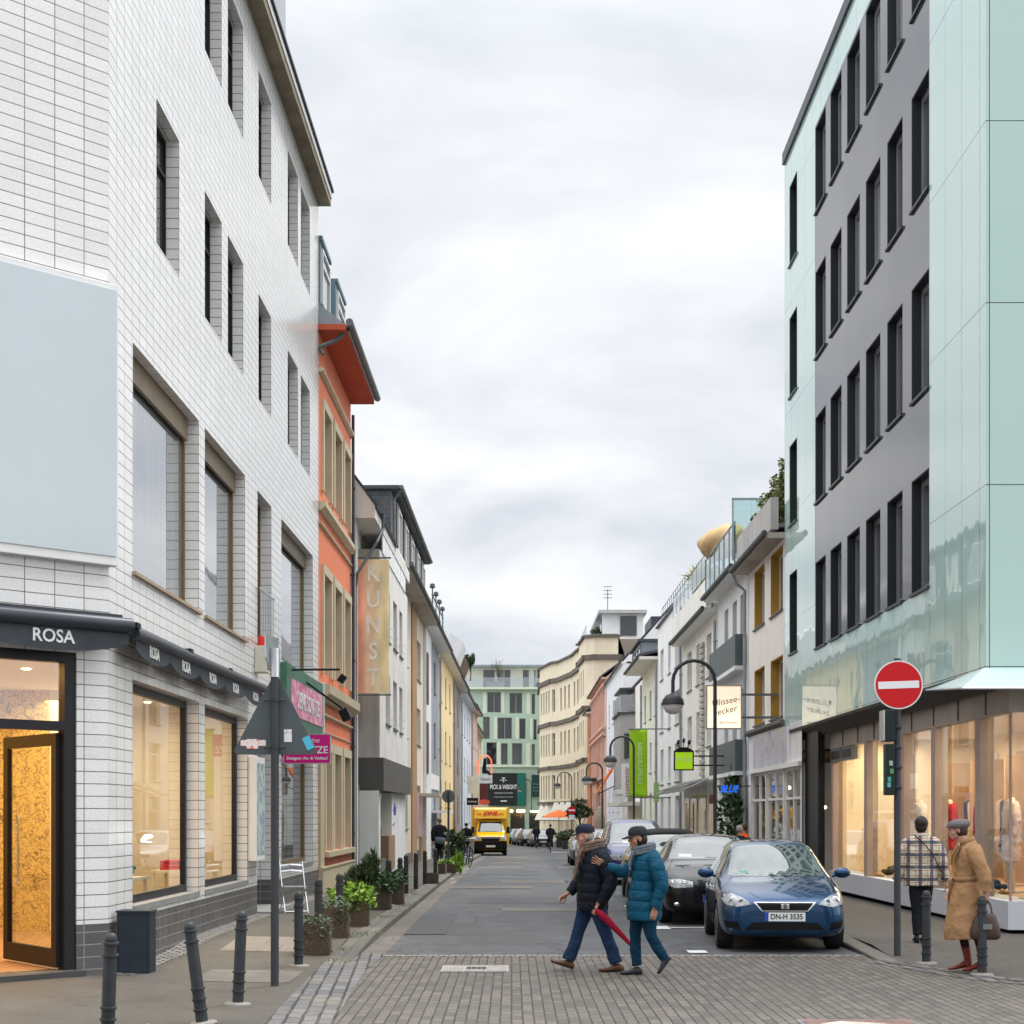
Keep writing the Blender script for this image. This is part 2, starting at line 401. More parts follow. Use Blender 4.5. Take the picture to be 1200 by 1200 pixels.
# pavement strip behind the corner, up to the wall
sheet('wall_foot_paving', lambda Y: XL(Y)-.1, lambda Y: XL(Y)+.30, 17.3, 34, lambda Y: pz(XL(Y)-.1, Y)+.004, lambda Y: pz(XL(Y)+.3, Y)+.004, COBS, .7)
wedge('corner_pavement_right', [(4.5, 19.59), (4.52, 19.2), (4.9, 18.3), (5.35, 17.2), (6.4, 16.2), (9, 15.4), (16, 14.6), (16, 19.59)], .021, A_WALK)
# cobbled channel from the left kerb toward the camera
m = MB(); P = [(-2.27, 20.6, -1.62), (-2.24, 18.5, -1.70), (-2.1, 13, -1.52), (-2.1, 2, -1.5)]
for a, b in zip(P, P[1:]): m.poly([(a[0], a[1], .028), (b[0], b[1], .028), (b[2], b[1], .005), (a[2], a[1], .005)])
struct(m.build('cobbled_channel', COB))
m = MB(); P = [(4.32, 19.6), (4.62, 18.6), (5.05, 17.3), (6.1, 16.1), (8.8, 15.1), (14, 14.3)]; Q = [(4.62, 19.6), (4.95, 18.5), (5.4, 17.4), (6.5, 16.45), (9, 15.5), (14, 14.75)]
for i in range(5): m.poly([(*P[i], .005), (*P[i+1], .005), (*Q[i+1], .026), (*Q[i], .026)])
struct(m.build('cobbled_edge', COB))
sheet('pavement_slab', -3.72, -2.45, 20.3, 21.9, lambda Y: pz(-3.72, Y)+.004, lambda Y: pz(-2.45, Y)+.004, SLAB, .5)
sheet('paving_patch', -3.4, -2.35, 16.8, 18.1, lambda Y: pz(-3.4, Y)+.004, lambda Y: pz(-2.35, Y)+.004, A_TAN, .5)
wedge('pavement_patch', [(4.9, 20.6), (7.2, 20.6), (7.2, 33), (4.9, 33)], .13, A_WALK_L) if 0 else None
# road repairs
for i, (xa, xb, ya, yb, mt) in enumerate([(-.9, 1.1, 33.0, 35.6, A_DARK), (-1.6, .5, 40.5, 42.2, A_TAN), (-.3, 1.6, 44.5, 46.2, A_TAN), (-1.2, .9, 51, 56, A_DARK),
        (-1.3, .4, 58.5, 61, A_TAN), (-1.0, .6, 66.5, 70, A_TAN), (-1.3, .9, 74, 78, A_DARK), (-1.0, .9, 81, 85.5, A_TAN), (1.5, 2.4, 30, 96, A_DARK), (-1.62, -1.0, 24, 29.5, A_DARK), (-.2, 1.3, 30.2, 31.4, A_TAN)]):
    sheet('road_repair', xa, xb, ya, yb, .004+.004*(i % 2), .004+.004*(i % 2), mt)
# painted parking marks
for (xa, xb, ya, yb) in [(2.30, 2.55, 20.7, 21.1), (2.25, 2.5, 25.0, 25.75), (2.5, 4.4, 25.3, 25.42), (1.7, 4.0, 59.0, 59.25), (2.25, 2.45, 31.4, 32.1), (2.45, 4.3, 31.7, 31.82), (2.6, 4.4, 103, 104.5)]:
    sheet('road_marking', xa, xb, ya, yb, .012, .012, WHITE_LINE)

# ---------------------------------------------------------------- metals, colours
C_POST = M('post_grey', (.030, .034, .037), .5, .25, 6, .15, 80, spec=.3)
C_POLE = M('pole_grey', (.042, .046, .050), .45, .12, 3, spec=.3)
C_BLACK = M('black_paint', (.008, .009, .011), .45, .1, 5, spec=.2)
C_ZINC = M('zinc', (.28, .32, .35), .45, .15, 2, metal=.5, streak=.3)
C_ZINCD = M('dark_zinc', (.07, .08, .09), .5, .2, 2, metal=.4)
C_SLATE = brick_mat('slate', (.045, .05, .065), (.07, .075, .09), (.02, .02, .025), .25, .15, .008, .5, .55, dirt=.3)
C_STEEL = M('steel', (.55, .56, .58), .3, .1, 5, metal=.9)
C_WHITE = M('white_paint', (.72, .72, .71), .5, .05, 3)
C_LEAD = M('weathered_metal', (.16, .17, .17), .55, .2, 3, metal=.4)
# utility covers
def cover(name, x0, x1, y0, y1, z, cat, label):
    t = thing(name, label, cat, ((x0+x1)/2, (y0+y1)/2, z)); w2, d2 = (x1-x0)/2, (y1-y0)/2
    cm = M('cover_concrete', (.30, .27, .25), .8, .2, 6, .3)
    m = MB(); m.box((-w2, -d2, .003), (w2, d2, .009)); m.build('frame', M('cover_steel', (.42, .42, .43), .45, .2, 8, metal=.6), t)
    m = MB()
    for k in range(3):
        a = -w2+.02+k*(2*w2-.02)/3; m.box((a, -d2+.02, .009), (a+(2*w2-.08)/3, d2-.02, .014))
    m.build('panel', cm, t)
    m = MB()
    for k in range(4): m.box((-w2*.25+k*w2*.15, -d2*.35, .0145), (-w2*.25+k*w2*.15+.05, d2*.35, .016))
    m.build('grate', C_BLACK, t)
cover('drain_cover', -.82, -.04, 18.25, 19.0, 0, 'drain cover', 'three-part rectangular utility cover with a slotted middle in the paving near the asphalt edge')
t = thing('manhole_cover', 'wide rectangular metal-framed access cover in the paving at the lower right edge', 'manhole cover', (3.0, 13.55, 0))
m = MB(); m.box((-.52, -.5, .003), (.5, .42, .010)); m.build('frame', C_STEEL, t)
m = MB(); m.box((-.48, -.46, .010), (.46, .38, .014)); m.build('lid', M('rusty_lid', (.17, .10, .085), .7, .4, 5, .3), t)
m = MB(); m.poly([(-.3, -.3, .0155), (.1, -.34, .0155), (.2, .1, .0155), (-.15, .28, .0155), (-.36, .1, .0155)]); m.build('worn_patch', M('worn', (.42, .38, .32), .8, .3, 4), t)
# ---------------------------------------------------------------- house kit
W_WHITE = M('window_white', (.70, .70, .68), .4, .04, 3)
W_DARK = M('window_dark', (.014, .015, .018), .4, .05, 3, spec=.25)
W_BRONZE = M('window_bronze', (.20, .145, .07), .4, .1, 4, metal=.4)
P_DARK = glass_dark('pane_dark', (.02, .024, .028), (.10, .105, .10))
P_MID = glass_dark('pane_mid', (.05, .06, .065), (.42, .43, .42))
P_SKY = glass_dark('pane_coated', (.16, .18, .20), (.30, .32, .34)); P_SKY.node_tree.nodes['Principled BSDF'].inputs['IOR'].default_value = 3.2
SHOPGLASS = glass_clear('shop_glass', (.93, .95, .93), .10)
BALGLASS = glass_clear('balcony_glass', (.72, .84, .84), .15)
PLINTH = M('plinth', (.13, .125, .12), .8, .15, 4, .2)

def wallmesh(mb, u0, u1, z0, z1, ops, y=0.0):
    us = sorted(set([u0, u1]+[min(max(a, u0), u1) for o in ops for a in (o[0], o[1])]))
    zs = sorted(set([z0, z1]+[min(max(a, z0), z1) for o in ops for a in (o[2], o[3])]))
    for a, b in zip(us, us[1:]):
        for c, d in zip(zs, zs[1:]):
            if b-a < 1e-5 or d-c < 1e-5: continue
            mu, mz = (a+b)/2, (c+d)/2
            if any(o[0] < mu < o[1] and o[2] < mz < o[3] for o in ops): continue
            mb.poly([(a, y, c), (b, y, c), (b, y, d), (a, y, d)])
    for o in ops:
        a, b, c, d, r = o[:5]; cc, dd = max(c, z0), min(d, z1)
        mb.poly([(a, y, cc), (a, y, dd), (a, y+r, dd), (a, y+r, cc)])
        mb.poly([(b, y, cc), (b, y+r, cc), (b, y+r, dd), (b, y, dd)])
        if d <= z1: mb.poly([(a, y, d), (b, y, d), (b, y+r, d), (a, y+r, d)])
        if c >= z0: mb.poly([(a, y, c), (a, y+r, c), (b, y+r, c), (b, y, c)])
def window(parent, a, b, c, d, r, fm=None, pm=None, nx=1, nz=0, fw=.055, sill=None, y=0.0, name='window', blind=None):
    """frame set at depth r, pane and outer sill as its sub-parts"""
    fm = fm or W_WHITE; pm = pm or P_DARK; y0 = y+r-.03; y1 = y+r+.04
    m = MB(); m.box((a, y0, c), (a+fw, y1, d)); m.box((b-fw, y0, c), (b, y1, d))
    m.box((a+fw, y0, c), (b-fw, y1, c+fw)); m.box((a+fw, y0, d-fw), (b-fw, y1, d))
    for k in range(1, nx+1) if nx > 1 or nx == 1 and False else range(1, nx):
        if k >= nx: break
        u = a+(b-a)*k/nx; m.box((u-fw*.6, y0, c+fw), (u+fw*.6, y1, d-fw))
    for k in range(nz):
        z = d-(d-c)*(.28 if nz == 1 else (k+1)/(nz+1)); m.box((a+fw, y0+.002, z-fw*.5), (b-fw, y1-.002, z+fw*.5))
    f = m.build(name, fm, parent)
    m = MB(); m.box((a+fw*.5, y+r+.008, c+fw*.5), (b-fw*.5, y+r+.02, d-fw*.5)); m.build('pane', pm, f)
    if sill:
        m = MB(); m.box((a-.04, y-.05, c-.045), (b+.04, y+r-.03, c-.003)); m.build('sill', sill, f)
    if blind:
        m = MB(); m.box((a+fw, y0-.05, d-blind[0]), (b-fw, y0-.002, d-.001)); m.build('blind', blind[1], f)
    return f
class House:
    def __init__(s, name, label, side, y0, y1, ztop, wall, depth=9, off=0.0, cat='building', ops=(), z0=None, top=True):
        """side 'L' or 'R'; y0 near end, y1 far end along the street"""
        s.side = side; s.y0, s.y1 = y0, y1; s.len = y1-y0; s.ztop = ztop; s.depth = depth
        if side == 'L': X = XL(y0)+off; loc = (X, y0, 0); rz = math.atan2(1, .0118)
        else: X = XR(y1)-off; loc = (X, y1, 0); rz = math.atan2(-1, -.0027)
        s.off = off; s.root = thing(name, label, cat, loc, rz)
        z0 = gz(y1)-.4 if z0 is None else z0; s.z0 = z0
        L = s.len; m = MB(); wallmesh(m, 0, L, z0, ztop, ops)
        m.poly([(0, 0, z0), (0, 0, ztop), (0, depth, ztop), (0, depth, z0)]); m.poly([(L, 0, z0), (L, depth, z0), (L, depth, ztop), (L, 0, ztop)])
        m.poly([(0, depth, z0), (0, depth, ztop), (L, depth, ztop), (L, depth, z0)])
        if top: m.poly([(0, 0, ztop), (L, 0, ztop), (L, depth, ztop), (0, depth, ztop)])
        s.wall = m.build('wall', wall, s.root)
    def u(s, x):
        if s.side == 'L': return YL(x)-s.y0
        return s.y1-YR(x)
    def uY(s, Y): return Y-s.y0 if s.side == 'L' else s.y1-Y
    def eave(s, ov, z, th=.12, mat=None, gut=True, gmat=None, name='eave'):
        m = MB(); m.box((-.02, -ov, z), (s.len+.02, .25, z+th)); e = m.build(name, mat or C_WHITE, s.root)
        if gut:
            m = MB(); m.tube([(-.05, -ov-.06, z+th-.02), (s.len+.05, -ov-.06, z+th-.02)], .075, 8); m.build('gutter', gmat or C_ZINCD, s.root)
        return e
    def gable(s, z, h, ov=.4, mat=None, both=True, wallm=None):
        L, D = s.len, s.depth; m = MB()
        a, r, b = (-ov, z), (D/2, z+h), (D, z)
        th = .12
        m.prism([(-.03, a[0], a[1]), (-.03, r[0], r[1]), (-.03, r[0], r[1]+th), (-.03, a[0], a[1]+th)], (L+.06, 0, 0))
        m.prism([(-.03, r[0], r[1]), (-.03, b[0], b[1]), (-.03, b[0], b[1]+th), (-.03, r[0], r[1]+th)], (L+.06, 0, 0))
        ro = m.build('roof', mat or C_SLATE, s.root)
        m = MB()
        for u in (0.0, L): m.poly([(u, 0, z-.001), (u, D, z-.001), (u, D/2, z+h-.02)])
        m.build('gable', wallm or s.wall.data.materials[0], s.root); return ro
    def pipe(s, u, z0, z1, mat=None, y=-.08, r=.05):
        m = MB(); m.tube([(u, y, z0), (u, y, z1)], r, 8)
        for z in np.arange(z0+1, z1, 2.2): m.box((u-r-.015, y-r-.01, z), (u+r+.015, 0, z+.05))
        m.build('drainpipe', mat or C_ZINC, s.root)
def band(h, z, hgt, pr, mat, name='cornice', u0=0, u1=None):
    u1 = h.len if u1 is None else u1
    m = MB(); m.prism([(u0, -pr, z+hgt*.45), (u0, -pr*.35, z), (u0, .02, z), (u0, .02, z+hgt), (u0, -pr, z+hgt)], (u1-u0, 0, 0)); return m.build(name, mat, h.root)
def area(name, loc, rot, sx, sy, power, col, parent=None):
    l = bpy.data.lights.new(name, 'AREA'); l.shape = 'RECTANGLE'; l.size = sx; l.size_y = sy; l.energy = power; l.color = col
    o = bpy.data.objects.new(name, l); COL.objects.link(o); o.location = loc; o.rotation_euler = rot
    if parent: o.parent = parent
    return o

# ================================================================ white tiled corner building (left)
TILE = brick_mat('white_tile', (.69, .685, .675), (.755, .75, .74), (.15, .12, .088), .345, .1335, .0056, 0, .16, dirt=.22, bmp=.35, dirtcol=(.60, .55, .48))
TILED = brick_mat('dark_tile', (.075, .075, .078), (.10, .10, .10), (.26, .24, .22), .345, .1335, .006, 0, .4, dirt=.3, bmp=.35)
zt = lambda Y, y: PZ(y, Y)
SG = .17
y0, y1 = 17.4, 34.6
LH = lambda x: YL(x)-17.4
ops = []
g_shop = [(LH(155.5), LH(233), .74, 3.37), (LH(240), LH(290), .74, 3.37)]
g_door = (LH(301.5), LH(327), .12, 3.3); g_shop2 = (LH(330), LH(366.5), .82, 3.37)
f1 = [(LH(155.7), LH(233)), (LH(240), LH(287)), (LH(301.7), LH(318)), (LH(329.7), LH(366.5))]
f2 = [(183.3, 210), (240, 259.7), (267, 285), (303, 317.7), (337.3, 349), (352.7, 363)]
for a in g_shop+[g_shop2]: ops.append((*a, .20))
ops.append((*g_door, 1.1))
for a in f1: ops.append((*a, 4.62, 7.27, .22))
for z in ((8.84, 10.62), (12.62, 14.40)):
    for a, b in f2: ops.append((LH(a), LH(b), z[0], z[1], .20))
H1 = House('white_tiled_building', 'white tiled corner building with big shop windows, at the left of the crossing', 'L', y0, y1, 15.0, TILE, 12, 0, ops=[o for o in ops], z0=.62, top=False)
# the wall's side near the camera is replaced by a chamfered corner
bm = bmesh.new(); bm.from_mesh(H1.wall.data)
for f in [f for f in bm.faces if all(abs(v.co.x) < 1e-4 for v in f.verts) and abs(f.normal.x) > .9]: bm.faces.remove(f)
bm.to_mesh(H1.wall.data); bm.free(); box_uv(H1.wall.data)
# dark tiled foot
m = MB(); wallmesh(m, 0, H1.len, -.3, .62, [(g_door[0], g_door[1], .12, .7, 1.1)]); m.build('plinth_wall', TILED, H1.root)
def sill_box(a, b, c): return [(a, -.02, c-.08), (b, .2, c)]
for (a, b, c, d) in g_shop+[g_shop2]:
    fm = W_DARK if a < 9 else W_BRONZE
    f = window(H1.root, a, b, c, d, .20, fm, SHOPGLASS, 1, 0, .10, name='shop_window')
    m = MB(); m.box((a, -.015, c-.07), (b, .16, c+.004)); m.build('sill', M('stone_sill', (.22, .22, .22), .6), f)
for i, (a, b) in enumerate(f1):
    if i == 2: window(H1.root, a, b, 4.62, 7.27, .22, W_BRONZE, P_DARK, 2, 1, .05, sill=W_BRONZE)
    else: window(H1.root, a, b, 4.62, 7.27, .22, W_BRONZE, P_SKY, 1, 0, .07, sill=M('bronze_sill', (.36, .28, .19), .5), blind=(.30, M('shutter_box', (.22, .17, .11), .5)))
for z in ((8.84, 10.62), (12.62, 14.40)):
    for a, b in f2: window(H1.root, LH(a), LH(b), z[0], z[1], .20, W_DARK, P_DARK, 1, 1, .05)
# french balcony rail
m = MB(); a, b = f1[2]
for k in range(9): u = a+.04+(b-a-.08)*k/8; m.tube([(u, -.05, 4.68), (u, -.05, 5.62)], .008, 6)
m.box((a, -.065, 5.6), (b, -.035, 5.64)); m.box((a, -.065, 4.68), (b, -.035, 4.71)); m.build('balcony_rail', C_STEEL, H1.root)
# entrance
a, b, c, d = g_door; m = MB(); m.box((a, 1.0, .1), (b, 1.06, 3.3)); m.build('door', W_DARK, H1.root)
m = MB(); m.box((a, -.25, -.1), (b, 1.0, .17)); m.build('step', M('step_stone', (.3, .3, .29), .7, .1, 4, .2), H1.root)
# roof: concrete eave, dark fascia, dormer
CONC = M('stained_concrete', (.24, .20, .14), .85, .25, 1.6, .3, 60, streak=.6, dirt=(.12, .10, .07))
m = MB(); m.box((-.3, -.27, 15.0), (H1.len+.02, .4, 15.16)); m.build('eave', CONC, H1.root)
m = MB(); m.box((-.3, -.29, 15.16), (H1.len+.04, -.18, 15.30)); m.build('fascia', C_WHITE, H1.root)
m = MB(); m.box((-.3, -.33, 15.30), (H1.len+.06, .0, 15.36)); m.build('roof_edge', C_BLACK, H1.root)
m = MB(); m.prism([(-2, -.1, 15.3), (-2, 6, 18.2), (-2, 12, 15.3)], (H1.len+2, 0, 0)); m.build('roof', C_SLATE, H1.root)
m = MB(); u0_, u1_ = 9.6, 12.6; m.box((u0_, .02, 15.3), (u1_, 3, 17.6)); dm = m.build('dormer', M('dormer_clad', (.11, .10, .12), .5), H1.root)
m = MB(); m.box((u0_+.2, -.02, 15.9), (u1_-.15, .01, 17.1)); m.build('dormer_window', P_MID, dm)
m = MB(); m.box((u0_-.1, -.3, 17.6), (u1_+.12, 3.1, 17.72)); m.build('dormer_roof', C_BLACK, dm)
# chamfer: local x runs towards the corner
W = 3.4; d0 = W/math.sqrt(2)
def chamfer_obj(o):
    o.parent = H1.root; o.location = (-d0, d0, 0); o.rotation_euler = (0, 0, -PI/4); return o
dr = (W-2.45, W-.384, .14, 3.54)
m = MB(); wallmesh(m, 0, W, .62, 15.0, [(dr[0], dr[1], .14, 3.54, .16)])
m.poly([(0, 0, .62), (0, 0, 15), (0, 5, 15), (0, 5, .62)]); chamfer_obj(m.build('wall', TILE))
m = MB(); wallmesh(m, 0, W, -.3, .62, [(dr[0], dr[1], .14, .7, .16)]); chamfer_obj(m.build('plinth_wall', TILED))
m = MB(); m.box((-.2, -.27, 15.0), (W+.1, .4, 15.16)); chamfer_obj(m.build('eave', CONC))
# blank light box panel
P = lambda **k: 0
def PU(x):  # px -> distance along chamfer
    q = (600-x)/1870; t = (q*17.4-4.4)/(1+q)   # (-4.4-t) = -q (17.4-t)
    return W-t*math.sqrt(2)
m = MB(); m.box((.1, -.14, 4.50), (PU(131), -.002, 7.55)); pn = chamfer_obj(m.build('panel_frame', C_WHITE, bevel=.01))
m = MB(); m.box((.12, -.155, 4.60), (PU(130)-.02, -.135, 7.48)); q = m.build('panel', M('light_box', (.52, .585, .61), .35, .04, .5), None); q.parent = pn
# shop door frame, transom, leaf
fr = MB(); a, b, c, d = dr; fr.box((a, .02, c), (a+.12, .16, d)); fr.box((b-.13, .02, c), (b, .16, d)); fr.box((a+.12, .02, d-.11), (b-.13, .16, d)); fr.box((a+.12, .02, 2.70), (b-.13, .16, 2.80)); df = chamfer_obj(fr.build('door_frame', W_DARK))
m = MB(); m.box((a+.12, .08, 2.80), (b-.13, .09, d-.11)); m.build('pane', SHOPGLASS, df)
m = MB(); m.box((a-.3, -.12, .02), (b+.05, .3, .135)); m.build('step', M('step_dark', (.06, .06, .06), .6), df)
m = MB(); m.box((b-.125, .12, c+.02), (b-.105, .15, 2.70)); m.build('wood_edge', M('wood_edge', (.55, .30, .12), .5), df)
# open leaf hinged on the right jamb, swung inwards
LWD = 1.45
m = MB(); m.box((-LWD, -.03, .16), (-LWD+.12, .03, 2.68)); m.box((-.12, -.03, .16), (0, .03, 2.68)); m.box((-LWD+.12, -.03, .16), (-.12, .03, .36)); m.box((-LWD+.12, -.03, 2.55), (-.12, .03, 2.68))
L = m.build('door_leaf', W_DARK, df, loc=(b-.15, .12, 0), rotz=-R(95))
m = MB(); m.box((-LWD+.12, -.005, .36), (-.12, .005, 2.55)); m.build('pane', SHOPGLASS, L)
m = MB(); m.tube([(-LWD+.16, .05, 1.0), (-LWD+.16, .08, 1.1), (-LWD+.16, .08, 1.7), (-LWD+.16, .05, 1.8)], .014, 8); m.build('handle', C_STEEL, L)
# shop interior
def wallpaper():
    m_, nt, bs = new_mat('patterned_wallpaper')
    tc = nt.nodes.new('ShaderNodeTexCoord'); nz = nt.nodes.new('ShaderNodeTexNoise'); nz.inputs['Scale'].default_value = 7; nz.inputs['Detail'].default_value = 3; lk(nt, tc.outputs['UV'], nz.inputs['Vector'])
    vm = nt.nodes.new('ShaderNodeVectorMath'); vm.operation = 'MULTIPLY_ADD'; lk(nt, nz.outputs['Color'], vm.inputs[0]); vm.inputs[1].default_value = (.5, .5, 0); lk(nt, tc.outputs['UV'], vm.inputs[2])
    vo = nt.nodes.new('ShaderNodeTexVoronoi'); vo.feature = 'DISTANCE_TO_EDGE'; vo.inputs['Scale'].default_value = 9; lk(nt, vm.outputs[0], vo.inputs['Vector'])
    wv = nt.nodes.new('ShaderNodeTexNoise'); wv.inputs['Scale'].default_value = 16; wv.inputs['Distortion'].default_value = 3; lk(nt, tc.outputs['UV'], wv.inputs['Vector'])
    a_ = mrange(nt, vo.outputs['Distance'], .02, .06, 1, 0); c = mixc(nt, a_, (.75, .55, .20), (.20, .14, .07))
    c = mixc(nt, mrange(nt, wv.outputs[0], .54, .62, 0, .55), c, (.14, .10, .05)); lk(nt, c, bs.inputs['Base Color']); return m_
SHOPW = M('shop_wall', (.80, .74, .62), .8, .04); WOOD = M('shop_wood', (.42, .25, .13), .5, .2, 6, .1)
m = MB(); m.box((-1.6, 3.3, .1), (9.3, 3.4, 3.7)); bw_ = m.build('shop_interior', wallpaper(), H1.root)
m = MB(); m.box((9.2, .25, .1), (9.3, 3.3, 3.7)); m.build('partition', SHOPW, bw_)
m = MB(); m.box((5.6, 1.5, .1), (5.72, 2.34, 3.6)); m.build('partition', SHOPW, bw_)
m = MB(); m.box((5.6, 2.345, .1), (5.72, 3.28, 3.6)); m.build('papered_partition', bw_.data.materials[0], bw_)
m = MB(); m.box((-1.6, 1.65, .1), (-1.5, 3.3, 3.7)); m.build('partition', SHOPW, bw_)
m = MB(); m.prism([(-1.45, 1.55, .08), (-.02, .22, .08), (9.2, .22, .08), (9.2, 3.3, .08), (-1.45, 3.3, .08)], (0, 0, .055)); m.build('floor', WOOD, bw_)
m = MB(); m.prism([(-1.45, 1.55, 3.6), (-.02, .22, 3.6), (9.2, .22, 3.6), (9.2, 3.3, 3.6), (-1.45, 3.3, 3.6)], (0, 0, .05)); m.build('ceiling', SHOPW, bw_)
m = MB()
for (u_, y_) in ((-.4, 1.6), (.8, 1.4), (2.2, 1.6), (4, 1.5), (6, 1.6), (8, 1.5), (.4, 2.6)): m.lathe([(.001, 0), (.055, 0), (.055, .01)], (u_, y_, 3.588), 12)
m.build('ceiling_lamp', EM('lamp_warm', (1, .72, .38), 14), bw_)
area('shop_light', (.6, 1.7, 3.45), (0, 0, 0), 2.2, 1.6, 85, (1, .50, .13), H1.root)
area('shop_light', (5.2, 1.6, 3.45), (0, 0, 0), 6, 1.6, 170, (1, .76, .46), H1.root)
# ---- awning cassettes
AWN = M('awning_metal', (.035, .042, .052), .4, .1, 3, metal=.2); AWF = M('awning_cloth', (.045, .052, .06), .8, .2, 5, .1)
aw = thing('rolled_awning', 'dark rolled-up shop awning with white ROSA lettering, on the chamfered corner over the door', 'awning', (0, 0, 0))
aw.location = H1.root.location; aw.rotation_euler = H1.root.rotation_euler
def aw_ch(o): o.location = (-d0, d0, 0); o.rotation_euler = (0, 0, -PI/4); return o
RZ = 3.80
m = MB(); m.tube([(.2, -.30, RZ+.04), (W+.10, -.30, RZ+.04)], .085, 14); m.box((.2, -.26, RZ+.02), (W+.02, -.003, RZ+.16)); tb = aw_ch(m.build('cassette', AWN, aw, smooth=40))
def valance(u0, u1, n, z, y, par, word, wrd=True, drop=.25):
    m = MB(); ww = (u1-u0)/n
    for i in range(n):
        a = u0+i*ww; pts = [(a+.01, y, z)]
        for k in range(13):
            t = k/12; pts.append((a+.01+(ww-.02)*t, y, z-.13-(drop-.13)*math.sin(PI*t)**.7))
        pts.append((a+ww-.01, y, z)); m.prism(pts, (0, .008, 0))
    v = m.build('valance', AWF, par)
    for i in range(n):
        text(word, .19, C_WHITE, v, (u0+(i+.5)*ww, y-.006, z-.11), ext=.002, bold=.003)
    return v
vo = valance(W-3.52, W+.08, 2, RZ-.03, -.30, aw, 'ROSA'); aw_ch(vo)
aw2 = thing('rolled_awning', 'long dark rolled-up awning with ROSA valances over the street-side shop windows', 'awning', tuple(H1.root.location), H1.root.rotation_euler.z)
m = MB(); m.tube([(.13, -.24, RZ), (8.75, -.24, RZ+.06)], .072, 12); m.box((.3, -.2, RZ-.02), (8.7, -.003, RZ+.05)); m.build('cassette', AWN, aw2, smooth=40)
m = MB()
for u in (.15, 2.9, 5.6, 8.4): m.box((u-.08, -.3, RZ+.05), (u+.08, -.05, RZ+.11))
m.build('bracket', C_BLACK, aw2)
vv = valance(.2, 8.7, 5, RZ-.03, -.25, aw2, 'ROSA', drop=.24)
# ---- other things fixed to the tiled wall
fix = lambda n, l, c, u, y, z: thing(n, l, c, tuple(H1.root.matrix_basis @ Vector((u, y, z))) if False else tuple(Matrix.Translation(H1.root.location) @ Matrix.Rotation(H1.root.rotation_euler.z, 4, 'Z') @ Vector((u, y, z))), H1.root.rotation_euler.z)
t = fix('alarm_box', 'cream louvred alarm box with a red cap on the white tiled wall', 'alarm', LH(300), 0, 0)
m = MB(); m.box((-.16, -.2, 4.18), (.16, -.003, 4.62)); 
bx = m.build('housing', M('cream_plastic', (.62, .60, .50), .5), t, bevel=.01)
m = MB()
for k in range(7): m.box((-.12, -.207, 4.24+k*.05), (.12, -.203, 4.255+k*.05))
m.build('louvre', C_BLACK, t)
m = MB(); m.lathe([(.075, 4.62), (.075, 4.76), (.05, 4.80)], (0, -.1, 0), 14); m.build('lamp', M('red_cap', (.6, .03, .02), .4), t, smooth=40)
t = fix('poster_case', 'white framed glass poster case on the tiled pier between the shop windows', 'display case', LH(290.5), 0, 0)
wv_ = LH(302)-LH(290.5)
m = MB(); m.box((0, -.14, 1.05), (wv_-.1, -.003, 2.75)); m.build('frame', C_WHITE, t, bevel=.008)
def poster_mat(n, cols, sc):
    m_, nt, bs = new_mat(n); tc = nt.nodes.new('ShaderNodeTexCoord'); f = noise_node(nt, tc.outputs['UV'], sc, 3, .5)
    r = nt.nodes.new('ShaderNodeValToRGB'); lk(nt, f, r.inputs[0]); r.color_ramp.interpolation = 'EASE'
    while len(r.color_ramp.elements) < len(cols): r.color_ramp.elements.new(.5)
    for i, c in enumerate(cols): r.color_ramp.elements[i].position = .3+.4*i/(len(cols)-1); r.color_ramp.elements[i].color = (*c, 1)
    lk(nt, r.outputs[0], bs.inputs['Base Color']); bs.inputs['Roughness'].default_value = .25; return m_
m = MB(); m.box((.07, -.147, 1.15), (wv_-.17, -.141, 2.65)); m.build('poster', poster_mat('poster_green', [(.10, .25, .05), (.45, .60, .60), (.20, .30, .40), (.6, .65, .62)], 2.5), t)
t = fix('shop_sign_board', 'green framed board with pink DEINE SCHÄTZE lettering panel flat on the tiled wall', 'sign', LH(328.5), 0, 0)
wv_ = LH(371.5)-LH(328.5); GRN = M('sign_green', (.06, .17, .11), .5, .2, 3)
m = MB(); m.box((0, -.12, 3.42), (wv_, -.003, 4.62)); m.build('board', GRN, t, bevel=.01)
m = MB(); m.box((wv_-.02, -.16, 3.42), (wv_+.05, -.003, 4.66)); m.build('edge', C_WHITE, t)
m = MB(); m.box((.5, -.13, 3.68), (wv_-.12, -.122, 4.36)); pp = m.build('panel', poster_mat('pink_print', [(.55, .03, .22), (.80, .30, .45), (.65, .06, .28), (.85, .5, .6)], 1.4), t)
text('DEINE SCHÄTZE', .46, C_WHITE, pp, ((wv_+.6)/2, -.136, 4.0), bold=.008, sx=.95)
t = fix('floodlight', 'small black floodlight on a long horizontal arm above the green sign board', 'floodlight', LH(334), 0, 0)
m = MB(); m.tube([(0, -.05, 4.52), (.6, -.95, 4.58)], .022, 8); m.build('arm', C_BLACK, t)
m = MB(); m.T = Matrix.Translation((.6, -1.0, 4.40)) @ Matrix.Rotation(R(35), 4, 'X'); m.box((-.09, -.06, -.08), (.09, .06, .08)); m.build('lamp_head', C_BLACK, t, bevel=.01)
t = fix('floodlight', 'black box floodlight hanging low on a slanting arm in front of the green sign board', 'floodlight', LH(352), 0, 0)
m = MB(); m.tube([(0, -.05, 4.5), (.3, -.8, 3.95)], .022, 8); m.build('arm', C_BLACK, t)
m = MB(); m.T = Matrix.Translation((.32, -.86, 3.82)) @ Matrix.Rotation(R(-25), 4, 'X'); m.box((-.13, -.09, -.12), (.13, .09, .12)); m.build('lamp_head', C_BLACK, t, bevel=.012)
